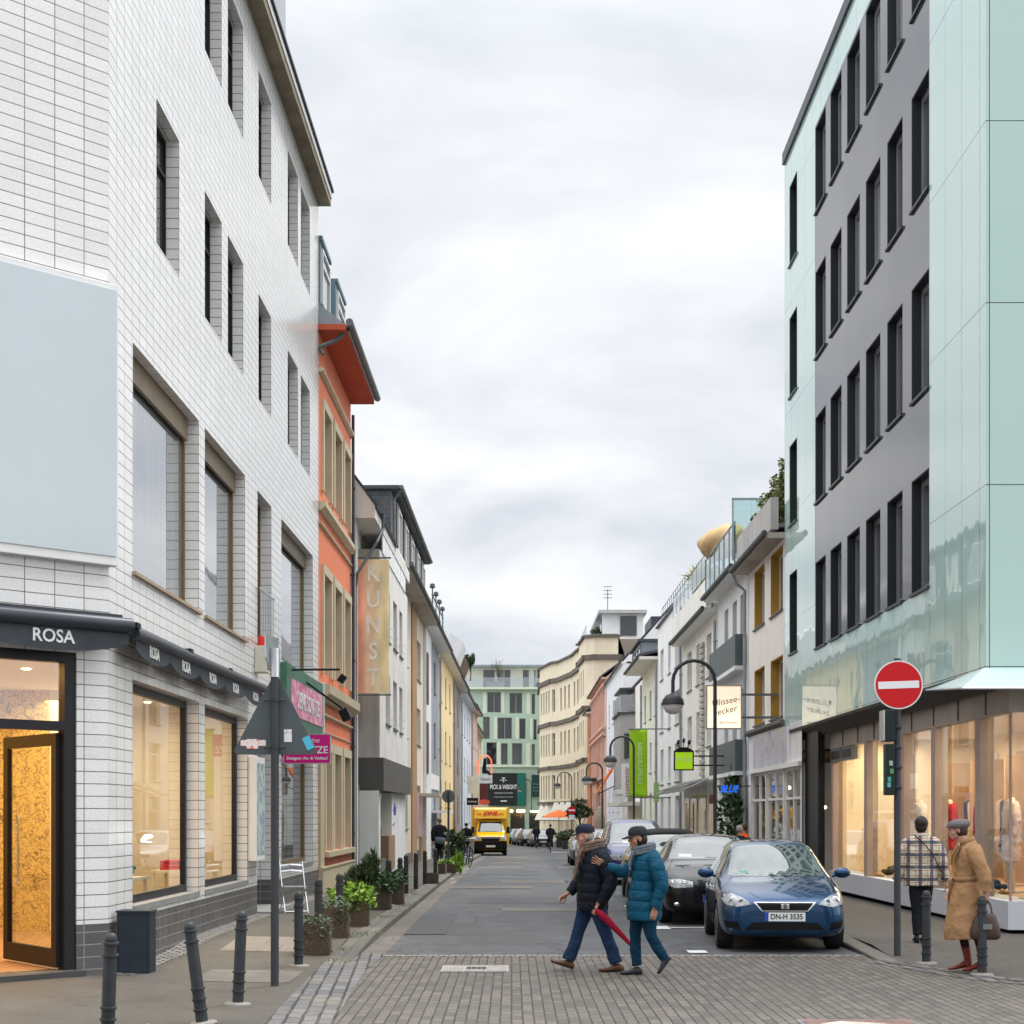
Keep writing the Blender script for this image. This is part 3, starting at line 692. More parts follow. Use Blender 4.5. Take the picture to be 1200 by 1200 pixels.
# projecting pink sign
PINK = M('sign_pink', (.55, .005, .19), .4, .03)
Yp = 29.6; xa, xb = PX(333, Yp), PX(387, Yp)
t = thing('projecting_sign', 'magenta projecting sign lettered SCHÄTZE Designer An- & Verkauf on the tiled building', 'sign', (xa, Yp, 0))
m = MB(); m.box((0, -.03, 2.76), (xb-xa, .03, 3.29)); m.build('board', PINK, t, bevel=.004)
m = MB(); m.box((-.01, -.035, 2.75), (0, .035, 3.3)); m.box((xb-xa, -.035, 2.75), (xb-xa+.012, .035, 3.3)); m.box((0, -.035, 3.29), (xb-xa, .035, 3.302)); m.box((0, -.035, 2.748), (xb-xa, .035, 2.76)); m.build('frame', C_STEEL, t)
m = MB(); m.tube([(-.25, 0, 2.9), (0, 0, 2.9)], .02, 8); m.tube([(-.25, 0, 3.15), (0, 0, 3.15)], .02, 8); m.build('bracket', C_BLACK, t)
w_ = xb-xa
text('SCHÄTZE', .185, C_WHITE, t, (w_/2, -.033, 3.0), bold=.003, sx=.98); text('Designer An- & Verkauf', .078, C_WHITE, t, (w_/2, -.033, 2.85), bold=.002); text('Deine', .13, C_WHITE, t, (w_*.58, -.033, 3.18), shear=.35)
# dark blue utility box at the wall
t = thing('utility_box', 'dark blue-grey metal utility box standing against the shop wall', 'utility box', (PX(160, 17.65), 17.65, 0.0))
m = MB(); m.box((-.18, -.16, 0), (.18, .16, .73)); m.build('cabinet', M('utility_blue', (.014, .022, .033), .5, .25, 6, .1), t, bevel=.012)
m = MB(); m.box((-.19, -.17, .73), (.19, .17, .75)); m.build('lid', M('utility_lid', (.03, .038, .046)), t)
m = MB(); m.box((-.15, -.167, .06), (.15, -.162, .68)); m.build('door', M('utility_door', (.018, .027, .038), .45, .2, 6), t)
# ================================================================ left row, beyond the tiled building
def grid_wins(h, cols, rows, r=.18, **kw):
    """cols, rows: spans already in wall metres"""
    return [(a, b, c, d, r) for (a, b) in cols for (c, d) in rows]
def put(h, ops, fm=None, pm=None, nx=1, nz=1, fw=.05, sill=None):
    for o in ops: window(h.root, *o[:5], fm, pm, nx, nz, fw, sill)

# ---- orange house
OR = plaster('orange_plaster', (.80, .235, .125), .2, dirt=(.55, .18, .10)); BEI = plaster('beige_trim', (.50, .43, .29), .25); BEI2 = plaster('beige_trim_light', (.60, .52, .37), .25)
u = lambda x: YL(x)-34.6
c2 = [(u(377.3), u(386)), (u(390), u(398)), (u(401.5), u(408.5))]
c0 = [(u(379.5), u(386.5)), (u(389.5), u(397.5)), (u(401), u(408.5))]
ops2 = grid_wins(0, c2, [(8.95, 10.8), (4.95, 7.15)], .38); ops0 = grid_wins(0, c0, [(1.0, 3.25)], .34)
H2 = House('orange_house', 'orange rendered house with beige window surrounds, next to the white tiled building', 'L', 34.62, 40.8, 12.3, OR, 11, 0, ops=ops2+ops0)
put(H2, ops2, W_WHITE, P_DARK, 1, 1, .05); put(H2, ops0, W_WHITE, P_DARK, 1, 1, .05)
for (a, b, c, d, r) in ops2+ops0:
    t_ = .17; m = MB()
    m.box((a-t_, -.06, c-.02), (a+.03, r-.035, d)); m.box((b-.03, -.06, c-.02), (b+t_, r-.035, d)); m.box((a-t_-.002, -.065, d-.03), (b+t_+.002, r-.033, d+t_))
    m.build('surround', BEI2, H2.root)
for z, hh, pr in ((8.42, .20, .15), (8.12, .05, .06), (4.28, .36, .24), (3.98, .06, .07), (11.42, .10, .10), (3.62, .03, .03)): band(H2, z, hh, pr, BEI if hh > .2 else BEI2)
m = MB(); m.box((0, -.10, -.4), (H2.len, -.003, .62)); m.box((0, -.12, .62), (H2.len, -.003, .66)); m.box((c0[0][0]-.2, -.14, .86), (H2.len-.1, -.003, .98)); m.box((.0, -.05, .66), (.6, -.003, 3.6)); m.build('plinth', BEI, H2.root)
BRK = brick_mat('red_brick', (.42, .09, .05), (.48, .13, .07), (.30, .16, .10), .25, .08, .01, .5, .8, dirt=.3)
m = MB(); m.box((.65, -.03, .66), (H2.len-.2, -.004, .86)); m.build('brick_panel', BRK, H2.root)
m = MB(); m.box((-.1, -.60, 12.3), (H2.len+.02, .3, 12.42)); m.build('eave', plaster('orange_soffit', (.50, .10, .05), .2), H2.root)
m = MB(); m.tube([(-.1, -.68, 12.46), (H2.len+.05, -.68, 12.46)], .085, 10); m.tube([(.25, -.62, 12.42), (.1, -.35, 12.12), (0.0, .0, 11.95), (.02, -.1, 11.8)], .05, 8); m.build('gutter', C_LEAD, H2.root)
m = MB(); m.prism([(0, -.6, 12.43), (0, 2.2, 14.6), (0, 5.5, 15.2), (0, 11, 12.43)], (H2.len, 0, 0)); m.build('roof', C_ZINC, H2.root)
BLUZ = M('blue_zinc', (.12, .19, .23), .45, .1, 3, metal=.3)
for (xa, xb) in ((.02, 1.6), (2.8, 4.5)):
    m = MB(); m.box((xa, -.02, 12.75), (xb, 2.5, 14.30)); d_ = m.build('dormer', BLUZ, H2.root)
    m = MB(); m.box((xa-.0, -.08, 14.30), (xb+.06, 2.6, 14.38)); m.build('dormer_roof', BLUZ, d_)
    window(d_, xa+.15, xb-.15, 12.95, 14.15, -.05, W_WHITE, P_MID, 1, 1, .06)
H2.pipe(H2.len-.08, .3, 12.0, C_ZINCD, -.07, .04)

# ---- white-grey house with bay and fabric banner
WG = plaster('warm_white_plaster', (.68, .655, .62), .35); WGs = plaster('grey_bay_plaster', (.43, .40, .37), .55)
BY0, BY1 = 42.6, 52.2
H3 = House('banner_house', 'off-white house with projecting bay and dark metal band, beside the orange house', 'L', 40.82, 52.4, 9.4, WG, 10, 0)
u = lambda Y: Y-40.82
bo = [(3.0, 4.3, 4.35, 5.75, .16), (5.4, 6.7, 4.35, 5.75, .16), (3.0, 4.3, 6.7, 8.1, .16), (5.4, 6.7, 6.7, 8.1, .16), (7.6, 8.7, 4.35, 5.75, .16), (7.6, 8.7, 6.7, 8.1, .16)]
b0 = u(BY0); bo = [(a+b0-1.2, b+b0-1.2, c, d, r) for a, b, c, d, r in bo]
m = MB(); wallmesh(m, b0, u(BY1), 3.3, 8.9, bo, y=-.57); by_ = m.build('bay', WG, H3.root)
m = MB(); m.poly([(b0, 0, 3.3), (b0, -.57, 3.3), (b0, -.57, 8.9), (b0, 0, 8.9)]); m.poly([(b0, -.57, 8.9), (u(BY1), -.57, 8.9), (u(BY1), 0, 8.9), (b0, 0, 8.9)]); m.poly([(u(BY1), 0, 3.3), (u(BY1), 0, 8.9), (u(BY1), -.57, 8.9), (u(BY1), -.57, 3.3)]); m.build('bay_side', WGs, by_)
for o in bo: window(by_, *o, W_WHITE, P_MID, 2, 0, .05, sill=C_LEAD, y=-.57)
for o in bo:
    a, b, c, d = o[:4]; m = MB()
    for k in range(2): m.box((a, -.65, c+.12+k*.25), (b, -.635, c+.135+k*.25))
    m.build('window_rail', C_STEEL, by_)
m = MB(); m.box((b0-.06, -.68, 2.46), (u(BY1), .0, 3.33)); m.build('metal_band', [M('band_metal', (.075, .072, .070), .5, .12, 2, streak=.3)], by_)
m = MB(); m.prism([(0, 0, 10.6), (0, -.62, 9.75), (0, -.62, 9.4), (0, .2, 9.4), (0, .2, 10.6)], (H3.len, 0, 0)); m.build('attic', WG, H3.root)
m = MB(); m.prism([(-.01, .05, 10.72), (-.01, -.70, 9.72), (-.01, -.66, 9.66), (-.01, .05, 10.62)], (H3.len*.55, 0, 0)); m.prism([(-.01, .05, 10.72), (-.01, .05, 10.62), (-.01, 3, 12.1), (-.01, 3, 12.2)], (H3.len, 0, 0)); m.build('roof', C_ZINCD, H3.root)
m = MB(); m.tube([(1.2, -.72, 9.72), (1.1, -.72, 9.3), (.7, -.6, 8.9), (.15, -.15, 8.0), (.12, -.1, 7.6), (.12, -.1, .2)], .042, 8); m.build('drainpipe', C_ZINCD, H3.root)
m = MB()
for k in range(8): m.box((b0+.6+k*.98, -.60, 8.9), (b0+.6+k*.98+.9, -.57, 9.85))
m.build('balustrade', plaster('balustrade_white', (.74, .75, .76), .1), H3.root)
for q in (((.05, -.12, -.2), (.55, -.003, 9.4)), ((1.7, -.55, -.2), (2.25, -.003, 2.45)), ((b0+4.5, -.5, -.2), (u(BY1), -.003, 2.45))): m = MB(); m.box(*q); m.build('pier', plaster('pier_white', (.70, .70, .69), .3), H3.root)
m = MB(); m.box((.75, -.06, .5), (1.6, -.01, 2.6)); m.build('door', M('green_glass_door', (.28, .34, .28), .15, .1), H3.root)
m = MB(); m.box((2.3, -.35, .55), (4.6, -.3, 2.4)); m.build('shop_window', P_MID, H3.root); m = MB(); m.box((2.3, -.45, -.2), (6.2, -.003, .55)); m.box((.6, -.2, -.2), (1.7, -.003, .35)); m.build('plinth', PLINTH, H3.root)
m = MB(); m.box((b0+3.3, -.52, .2), (b0+5.4, -.503+.4, 1.2)); m.build('brown_plinth', plaster('brown_plinth', (.30, .19, .12), .3), H3.root)
def graffiti(parent, name, strokes, mat, y, r=.012):
    m = MB()
    for s_ in strokes: m.tube([(a, y, b) for a, b in s_], r, 5)
    return m.build(name, mat, parent)
VIO = M('spray_violet', (.12, .06, .35), .6)
graffiti(H3.root, 'graffiti', [[(b0+5.0, 1.9), (b0+5.3, 2.15), (b0+5.2, 1.8), (b0+5.5, 2.1)], [(b0+5.55, 1.95), (b0+5.8, 2.05), (b0+5.6, 1.8)], [(b0+4.8, 1.5), (b0+5.4, 1.55)]], VIO, -.51, .02)
# banner
xa, xb = PX(419, 41.7), PX(456, 41.7)
t = thing('cloth_banner', 'tall faded orange and tan cloth banner lettered KUNST, hung out from the wall', 'banner', (xa, 41.7, 0))
BAN, nt, bs = new_mat('banner_cloth'); tc = nt.nodes.new('ShaderNodeTexCoord'); sp = nt.nodes.new('ShaderNodeSeparateXYZ'); lk(nt, tc.outputs['Object'], sp.inputs[0])
r_ = nt.nodes.new('ShaderNodeValToRGB'); lk(nt, mrange(nt, sp.outputs[0], 0, .82, 0, 1), r_.inputs[0])
for i, (p, c) in enumerate([(0, (.62, .25, .13)), (.35, (.66, .42, .24)), (.6, (.60, .44, .24)), (1, (.55, .42, .24))]):
    if i > 1: r_.color_ramp.elements.new(p)
for i, (p, c) in enumerate([(0, (.92, .46, .32)), (.28, (.94, .72, .56)), (.6, (.92, .82, .62)), (1, (.88, .80, .56))]): r_.color_ramp.elements[i].position = p; r_.color_ramp.elements[i].color = (*c, 1)
nz = noise_node(nt, tc.outputs['Object'], 1.5, 4, .5, (2, 1, .8)); lk(nt, vmul(nt, r_.outputs[0], mrange(nt, nz, .3, .7, .85, 1.15)), bs.inputs['Base Color']); bs.inputs['Roughness'].default_value = .8
tl_ = nt.nodes.new('ShaderNodeBsdfTranslucent'); mx_ = nt.nodes.new('ShaderNodeMixShader'); mx_.inputs[0].default_value = .5; lk(nt, bs.inputs['Base Color'].links[0].from_socket, tl_.inputs[0]); lk(nt, bs.outputs[0], mx_.inputs[1]); lk(nt, tl_.outputs[0], mx_.inputs[2]); lk(nt, mx_.outputs[0], nt.nodes['Material Output'].inputs[0])
m = MB(); nx_, nz_ = 10, 24; g = [[m.pt(((xb-xa)*i/nx_, .02*math.sin(i*.9+j*.25), 4.98+3.5*j/nz_)) for i in range(nx_+1)] for j in range(nz_+1)]
g2 = [[m.pt(((xb-xa)*i/nx_, .012+.02*math.sin(i*.9+j*.25), 4.98+3.5*j/nz_)) for i in range(nx_+1)] for j in range(nz_+1)]
for j in range(nz_):
    for i in range(nx_): m.face((g[j][i], g[j][i+1], g[j+1][i+1], g[j+1][i])); m.face((g2[j][i], g2[j+1][i], g2[j+1][i+1], g2[j][i+1]))
cl = m.build('cloth', BAN, t, smooth=60)
for k, ch in enumerate('KUNST'): text(ch, .62, M('banner_ink', (.95, .89, .78), .8), cl, ((xb-xa)*.5, -.035, 8.1-k*.68), bold=.01, sx=.85)
m = MB(); m.tube([(-.16, 0, 8.52), (xb-xa+.05, 0, 8.52)], .025, 8); m.tube([(-.16, 0, 4.94), (xb-xa+.05, 0, 4.94)], .025, 8); m.box((-.22, -.02, 4.85), (-.12, .02, 8.6)); m.build('rod', C_LEAD, t)

# ---- beyond: cream and brown house with deep eave
CR = plaster('cream_plaster', (.62, .56, .46), .4); BR = plaster('brown_plaster', (.36, .22, .12), .3)
rows = [(7.5, 9.2), (4.65, 6.15), (1.4, 3.0)]
def simple_house(nm, label, y0, y1, zt_, wall, cols, rows, ov=.55, roofh=2.6, roofm=None, r=.16, fm=W_WHITE, pm=P_DARK, eave_m=None, depth=9, side='L', off=0, nz=1, sill=C_LEAD, gut=True, pipe=True, gable=True, group=None):
    ops = grid_wins(0, cols, rows, r)
    h = House(nm, label, side, y0, y1, zt_, wall, depth, off, ops=ops, top=not gable)
    put(h, ops, fm, pm, 1, nz, .06, sill)
    if ov: h.eave(ov, zt_-.02, .14, eave_m or C_WHITE, gut)
    if gable: h.gable(zt_+.12, roofh, ov, roofm)
    if pipe: h.pipe(.08 if side == 'L' else h.len-.08, gz(y1)+.2, zt_-.3, C_ZINC)
    m = MB(); m.box((0, -.03, gz(y1)-.4), (h.len, -.002, gz(y0)+.5)); m.build('plinth', PLINTH, h.root)
    return h
H4 = simple_house('cream_house', 'cream and brown house with deep overhanging eave and slate attic, beyond the bay house', 52.42, 68.3, 9.95, CR, [(1, 2.2), (6.0, 7.2), (12.1, 14.2)], [(7.3, 8.9), (4.65, 6.15), (1.3, 3.0)], ov=.62, gable=False, eave_m=plaster('eave_beige', (.42, .38, .33), .5))
m = MB(); m.box((8.9, -.06, -.4), (11.3, -.003, 9.93)); m.build('brown_strip', BR, H4.root)
m = MB(); m.box((13.5, -.05, -.4), (15.7, .05, 1.2)); m.build('brown_door', BR, H4.root)
m = MB(); m.prism([(0, .0, 10.1), (0, .0, 12.5), (0, 8, 12.9), (0, 9, 10.1)], (H4.len-.2, 0, 0)); m.build('roof', C_SLATE, H4.root)
m = MB(); m.box((-.1, -.3, 12.5), (H4.len-.1, 3, 12.62)); m.build('roof_edge', C_ZINCD, H4.root)
for k in range(5):
    m = MB(); a = 1.2+k*3.0; m.box((a, -.12, 10.35), (a+1.5, .6, 12.3)); d_ = m.build('dormer', M('dormer_grey', (.18, .17, .17), .6, .1), H4.root); window(d_, a+.12, a+1.38, 10.6, 12.1, -.15, W_WHITE, P_MID, 1, 0, .07)
m = MB(); m.tube([(0, -.36, 12.58), (H4.len-.2, -.36, 12.58)], .07, 8); m.tube([(.1, -.34, 12.5), (.2, -.1, 12.2), (.2, -.1, 10.3)], .05, 8); m.build('upper_gutter', C_LEAD, H4.root)
m = MB(); m.box((12.4, -.9, 2.55), (16, -.05, 2.68)); m.build('canopy', M('canopy_beige', (.5, .45, .38), .6), H4.root)
# poster on the wall
H5 = simple_house('grey_blue_house', 'grey-blue rendered house with a white soffit and white windows in the left row', 68.32, 79.7, 9.9, plaster('blue_grey_plaster', (.27, .30, .33), .2), [(.8, 2.0), (4.2, 5.5), (7.4, 8.8)], [(7.6, 9.1), (4.6, 6.2), (1.6, 2.6)], ov=.6, roofh=2.0, pm=P_MID)
m = MB(); m.box((0, -.12, -.6), (3.6, -.003, 9.85)); m.build('white_pier', plaster('pier_white', (.66, .66, .65)), H5.root)
m = MB(); m.box((.3, -.16, 3.6), (1.3, -.12, 5.8)); m.box((.3, -.16, 6.6), (1.3, -.12, 8.8)); m.build('shutter', M('maroon', (.10, .03, .045), .5), H5.root)
m = MB(); m.box((3.7, -.07, 3.0), (11, -.003, 3.7)); m.box((3.7, -.8, 1.9), (10, -.05, 2.0)); m.build('fascia', C_WHITE, H5.root)
m = MB()
for k in range(4): m.tube([(1.5+k*2.6, -.3, 10.1), (1.5+k*2.6, -.3, 11.7)], .03, 6); m.lathe([(.03, 11.7), (.13, 11.75), (.10, 11.9), (.02, 11.95)], (1.5+k*2.6, -.3, 0), 8)
m.box((1.2, -.32, 11.4), (10, -.28, 11.45)); m.build('terrace_post', C_ZINCD, H5.root)
m = MB(); m.box((1.2, -.305, 10.2), (10, -.295, 11.35)); m.build('terrace_glass', BALGLASS, H5.root)
H6 = simple_house('yellow_house', 'yellow rendered house with narrow windows in the left row', 79.72, 94.5, 10.0, plaster('yellow_plaster', (.76, .60, .34), .3), [(1.6, 2.7), (6, 7.2), (10.4, 11.6)], [(7.6, 9.2), (4.6, 6.3), (2.2, 3.6)], ov=.5, roofh=2.4)
H7 = simple_house('brown_grey_house', 'weathered brown-grey house in the left row beyond the yellow one', 94.52, 104.8, 9.9, plaster('taupe_plaster', (.27, .235, .21), .6), [(1.5, 2.7), (5.5, 6.7)], [(7.4, 9.0), (4.4, 6.0), (1.4, 3.0)], ov=.5, roofh=2.6)
H8 = simple_house('pale_blue_house', 'pale blue-white house in the left row with small windows', 104.82, 123, 9.8, plaster('pale_blue_plaster', (.62, .68, .74), .3), [(1.5, 2.7), (5.5, 6.7), (10, 11.2), (14, 15.2)], [(7.2, 8.8), (4.2, 5.8), (1.2, 2.8)], ov=.45, roofh=3.0)
H9 = simple_house('pinkish_house', 'pale pinkish house with brown trim near the end of the left row', 123.02, 137, 10.2, plaster('pinkish_plaster', (.66, .50, .42), .3), [(1.5, 2.7), (5.5, 6.7), (10, 11.2)], [(7.2, 8.8), (4.2, 5.8), (1.2, 2.8)], ov=.4, roofh=2.0)
H9b = simple_house('far_left_house', 'cream house, last one visible in the left row before the green building', 137.02, 168, 9.8, CR, [(2, 3.4), (8, 9.4), (14, 15.4), (20, 21.4)], [(6.8, 8.4), (3.6, 5.2), (.6, 2.2)], ov=.4, roofh=2.0, off=-.6)
# white roof terraces / dormers over the left row
m = MB(); m.prism([(.5, .6, 10.3), (.5, .2, 12.5), (.5, 2.4, 14.2), (.5, 4, 12.0)], (9.0, 0, 0)); d_ = m.build('roof_terrace', plaster('terrace_white', (.72, .72, .72), .2), H6.root)
m = MB(); m.box((1, -.2, 10.9), (7, -.16, 12.0)); m.build('terrace_glass', BALGLASS, d_)
m = MB(); m.prism([(1, .4, 10.2), (1, -.3, 12.2), (1, .1, 12.5), (1, 2.0, 10.6)], (6.0, 0, 0)); m.build('dormer', M('brown_dormer', (.14, .09, .06), .6), H8.root)
m = MB(); m.prism([(2, .3, 10.0), (2, -.5, 12.3), (2, 1.4, 13.6), (2, 3, 11.0)], (5.0, 0, 0)); m.build('dormer', plaster('terrace_white', (.72, .72, .72)), H7.root)

# ================================================================ glass-clad building, right
GP, nt, bs = new_mat('green_glass_panel'); _mats['green_glass_panel'] = GP
tc = nt.nodes.new('ShaderNodeTexCoord'); bs.inputs['Base Color'].default_value = (.44, .62, .56, 1); bs.inputs['Roughness'].default_value = .015; bs.inputs['IOR'].default_value = 1.7
f = noise_node(nt, tc.outputs['Object'], .9, 2, .5, (1, 1, .6)); bump(nt, bs, f, .10, .05)
br = nt.nodes.new('ShaderNodeTexBrick'); br.offset = 0; lk(nt, tc.outputs['UV'], br.inputs['Vector']); br.inputs['Scale'].default_value = 1
mp = nt.nodes.new('ShaderNodeMapping'); mp.inputs['Location'].default_value = (-.05, -1.32, 0); lk(nt, tc.outputs['UV'], mp.inputs[0]); lk(nt, mp.outputs[0], br.inputs['Vector'])
br.inputs['Brick Width'].default_value = .93; br.inputs['Row Height'].default_value = 2.60; br.inputs['Mortar Size'].default_value = .007; br.inputs['Mortar Smooth'].default_value = .0
br.inputs['Color1'].default_value = (.44, .61, .565, 1); br.inputs['Color2'].default_value = (.46, .625, .58, 1); br.inputs['Mortar'].default_value = (.05, .07, .07, 1); lk(nt, br.outputs['Color'], bs.inputs['Base Color'])
GD, nt, bs = new_mat('grey_glass_panel'); _mats['grey_glass_panel'] = GD
tc = nt.nodes.new('ShaderNodeTexCoord'); bs.inputs['Roughness'].default_value = .07; bs.inputs['IOR'].default_value = 1.42
br = nt.nodes.new('ShaderNodeTexBrick'); br.offset = 0; lk(nt, tc.outputs['UV'], br.inputs['Vector']); br.inputs['Scale'].default_value = 1
br.inputs['Brick Width'].default_value = .93; br.inputs['Row Height'].default_value = 3.25; br.inputs['Mortar Size'].default_value = .006
br.inputs['Color1'].default_value = (.050, .051, .060, 1); br.inputs['Color2'].default_value = (.070, .070, .080, 1); br.inputs['Mortar'].default_value = (.03, .03, .035, 1)
c = vmul(nt, br.outputs['Color'], mrange(nt, noise_node(nt, tc.outputs['Object'], 1.0, 6, .6, (2.5, 2.5, .25)), .3, .7, .85, 1.15)); lk(nt, c, bs.inputs['Base Color'])
RZ0 = 3.88
# sill line z per storey at px 1088 (Y 25.97)
zrow = [PZ(686, 25.97), PZ(450.7, 25.97), PZ(218, 25.97)]; st_ = (zrow[2]-zrow[0])/2; zrow = [zrow[0]+st_*k for k in range(4)]; wh = PZ(548, 25.97)-zrow[0]
uR = lambda x, yf=39.9: yf-YR(x)
wx = [(1068, 1088.6), (1039.5, 1057.5), (1014.5, 1031.5), (992.5, 1007.5), (973, 986), (955.5, 967.5)]
wops = []; u_l, u_r = uR(955), uR(1089)
for z in zrow:
    for a, b in wx: wops.append((uR(a)+.004, uR(b)-.004, z, z+wh, .19))
nops = [(uR(925), uR(934), z+.02, z+wh+.05, .30) for z in [PZ(768, YR(925)), PZ(618, YR(925)), PZ(468, YR(925)), PZ(314, YR(925))]]
m0 = 18.05
H10 = House('glass_clad_building', 'modern building clad in pale green and dark grey glass, right of the crossing', 'R', 22.8, 39.9, m0, GP, 14, 0, ops=nops+[(u_l, u_r, zrow[0]-.05, m0-.8, .003)], z0=RZ0, top=True)
H10.wall.name = 'cladding'
m = MB(); wallmesh(m, u_l, u_r, zrow[0]-.05, m0-.8, wops, y=.003); m.build('dark_cladding', GD, H10.root)
for o in wops:
    f = window(H10.root, *o, M('grey_frame', (.20, .195, .215), .4), P_MID, 1, 0, .13, y=.003)
    m = MB(); m.box((o[0]-.02, -.04, o[2]-.05), (o[1]+.03, .25, o[2]-.003)); m.build('sill', C_ZINCD, f)
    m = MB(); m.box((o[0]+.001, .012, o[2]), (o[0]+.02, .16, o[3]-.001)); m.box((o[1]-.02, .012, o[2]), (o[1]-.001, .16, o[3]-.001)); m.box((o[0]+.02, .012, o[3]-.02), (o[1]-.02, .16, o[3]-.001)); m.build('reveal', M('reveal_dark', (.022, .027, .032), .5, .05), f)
for o in nops:
    f = window(H10.root, *o, W_DARK, P_DARK, 1, 0, .05)
    m = MB(); m.box((o[0]-.02, -.04, o[2]-.05), (o[1]+.03, .25, o[2]-.003)); m.build('sill', C_ZINCD, f)
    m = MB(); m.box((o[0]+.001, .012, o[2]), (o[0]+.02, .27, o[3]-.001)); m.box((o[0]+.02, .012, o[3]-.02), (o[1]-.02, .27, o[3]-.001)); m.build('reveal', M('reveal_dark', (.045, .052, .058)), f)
m = MB(); m.box((-.02, -.06, m0), (H10.len+.02, 14, m0+.28)); m.build('parapet', C_ZINCD, H10.root)
# soffit and canopy
SOF = M('soffit_metal', (.045, .042, .038), .55, .15, 2, metal=.2, streak=.3); L = H10.len
m = MB(); m.box((-.02, -.04, RZ0-.06), (L+.02, 14, RZ0-.003)); m.build('soffit', SOF, H10.root)
m = MB(); m.prism([(.0, -.05, RZ0-.03), (.0, .30, RZ0-.06), (.0, .30, RZ0-.26), (.0, .18, RZ0-.26)], (L, 0, 0)); m.build('soffit_curve', SOF, H10.root)
# front canopy of glass around the corner
m = MB(); m.prism([(L-2.6, -.05, RZ0+.0), (L+.02, -.05, RZ0+.03), (L+.02, -.05, RZ0+.06), (L-2.6, -.05, RZ0+.03)], (0, -.001, 0))
m2 = MB(); m2.poly([(L-2.9, -.03, RZ0-.03), (L-.0, -.03, RZ0+.02), (L+.75, -.55, RZ0-.32), (L-2.9, -.1, RZ0-.06)]); m2.poly([(L, -.03, RZ0+.02), (L+.0, 8, RZ0+.02), (L+.75, 8, RZ0-.32), (L+.75, -.55, RZ0-.32)])
cn = m2.build('canopy', M('frosted_canopy', (.52, .66, .64), .12, .05, 2, spec=.6), H10.root)
m = MB(); m.tube([(L+.75, -.55, RZ0-.33), (L+.75, 8, RZ0-.33)], .02, 6); m.tube([(L-2.9, -.1, RZ0-.07), (L+.75, -.55, RZ0-.33)], .02, 6)
for k in (.6, 2.2, 3.8, 5.4): m.box((L, k-.02, RZ0-.0), (L+.74, k+.02, RZ0+.03)) if 0 else m.tube([(L, k, RZ0+.0), (L+.74, k, RZ0-.33)], .022, 6)
m.build('canopy_frame', C_STEEL, cn)
# ground floor: shop set back
GFY = .36; xs0 = uR(977)  # not used for placement of the shop's far end
s0 = 39.9-36.0; s1 = 39.9-22.9
MULL = M('mullion', (.36, .27, .23), .5, .1, 2); FAS = M('fascia_stone', (.42, .37, .33), .6, .12, 1.5, .1)
m = MB(); m.box((s0, GFY, 3.28), (s1, GFY+.18, RZ0-.12)); m.box((s1-.18, GFY+.18, 3.28), (s1, 9, RZ0-.12)); fs = m.build('shop_fascia', FAS, H10.root)
m = MB()
for k in range(1, 9): m.box((s0+k*1.5-.03, GFY-.02, 3.30), (s0+k*1.5+.01, GFY, RZ0-.14))
m.build('fascia_joint', M('joint_dark', (.12, .11, .10)), fs)
m = MB()
for a in (s0+.3, s0+1.45): m.box((a, GFY-.035, 2.98), (a+1.05, GFY+.10, 3.26))
vb = m.build('vent_box', C_LEAD, H10.root); m = MB()
for a in (s0+.3, s0+1.45): m.box((a+.05, GFY-.04, 3.03), (a+1.0, GFY-.037, 3.21))
m.build('vent_opening', C_BLACK, vb)
m = MB(); m.box((s0, GFY-.02, .15+.0), (s1+.02, GFY+.5, .56)); m.box((s1-.48, GFY+.5, .15), (s1+.02, 9, .56)); m.build('shop_base', M('base_panel', (.52, .53, .57), .5, .06, 1), H10.root, bevel=.004)
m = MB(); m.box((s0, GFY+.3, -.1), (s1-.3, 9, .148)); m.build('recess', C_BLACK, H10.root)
muls = [4.0, 7.45, 10.5, 12.7, 15.3]
for a in muls: m = MB(); m.box((a, GFY, .56), (a+.26, GFY+.22, 3.28)); m.build('mullion', MULL, H10.root)
m = MB(); m.box((s1-.03, GFY+.01, .56), (s1-.0, GFY+.04, 3.28)); m.build('corner_mullion', MULL, H10.root)
m = MB(); m.box((s0+.28, GFY+.06, .56), (s1-.02, GFY+.075, 3.28)); m.box((s1-.02, GFY+.075, .56), (s1-.005, 8, 3.28)); sg = m.build('shop_window', SHOPGLASS, H10.root)
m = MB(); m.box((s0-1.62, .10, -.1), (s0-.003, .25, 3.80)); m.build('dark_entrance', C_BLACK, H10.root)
m = MB(); m.box((s0, 3.6, .0), (s1-.05, 3.7, 3.7)); m.box((s0+.01, .6, 0), (s0+.1, 3.6, 3.7)); si = m.build('shop_interior', M('shop_back', (.80, .68, .48), .8, .15, .8), H10.root)
m = MB(); m.box((s0+.1, .5, .50), (s1-.05, 3.6, .555)); m.build('floor', WOOD, si)
m = MB(); m.box((s0+.1, .55, 3.5), (s1-.05, 3.6, 3.56)); m.build('ceiling', SHOPW, si)
m = MB()
for k in range(9): m.lathe([(.001, 0), (.05, 0), (.05, .01)], (s0+1+k*1.4, 1.1, 3.488), 10)
m.build('ceiling_lamp', EM('lamp_warm', (1, .72, .38), 14), si)
si2 = si
for k in range(3): area('shop_light', (s0+2.2+k*4.3, 1.6, 3.4), (0, 0, 0), 3.6, 1.2, 110, (1, .80, .56), H10.root)
m = MB()
for k in range(4): m.box((s0+2.1+k*2.2, 2.3, .56), (s0+2.18+k*2.2, 3.5, 2.9))
m.build('partition', M('screen_wood', (.45, .28, .15), .6, .2), si)
# ================================================================ right row
PKW = plaster('pinkish_white_plaster', (.74, .69, .64), .2); OCH = M('ochre', (.42, .25, .035), .6, .08)
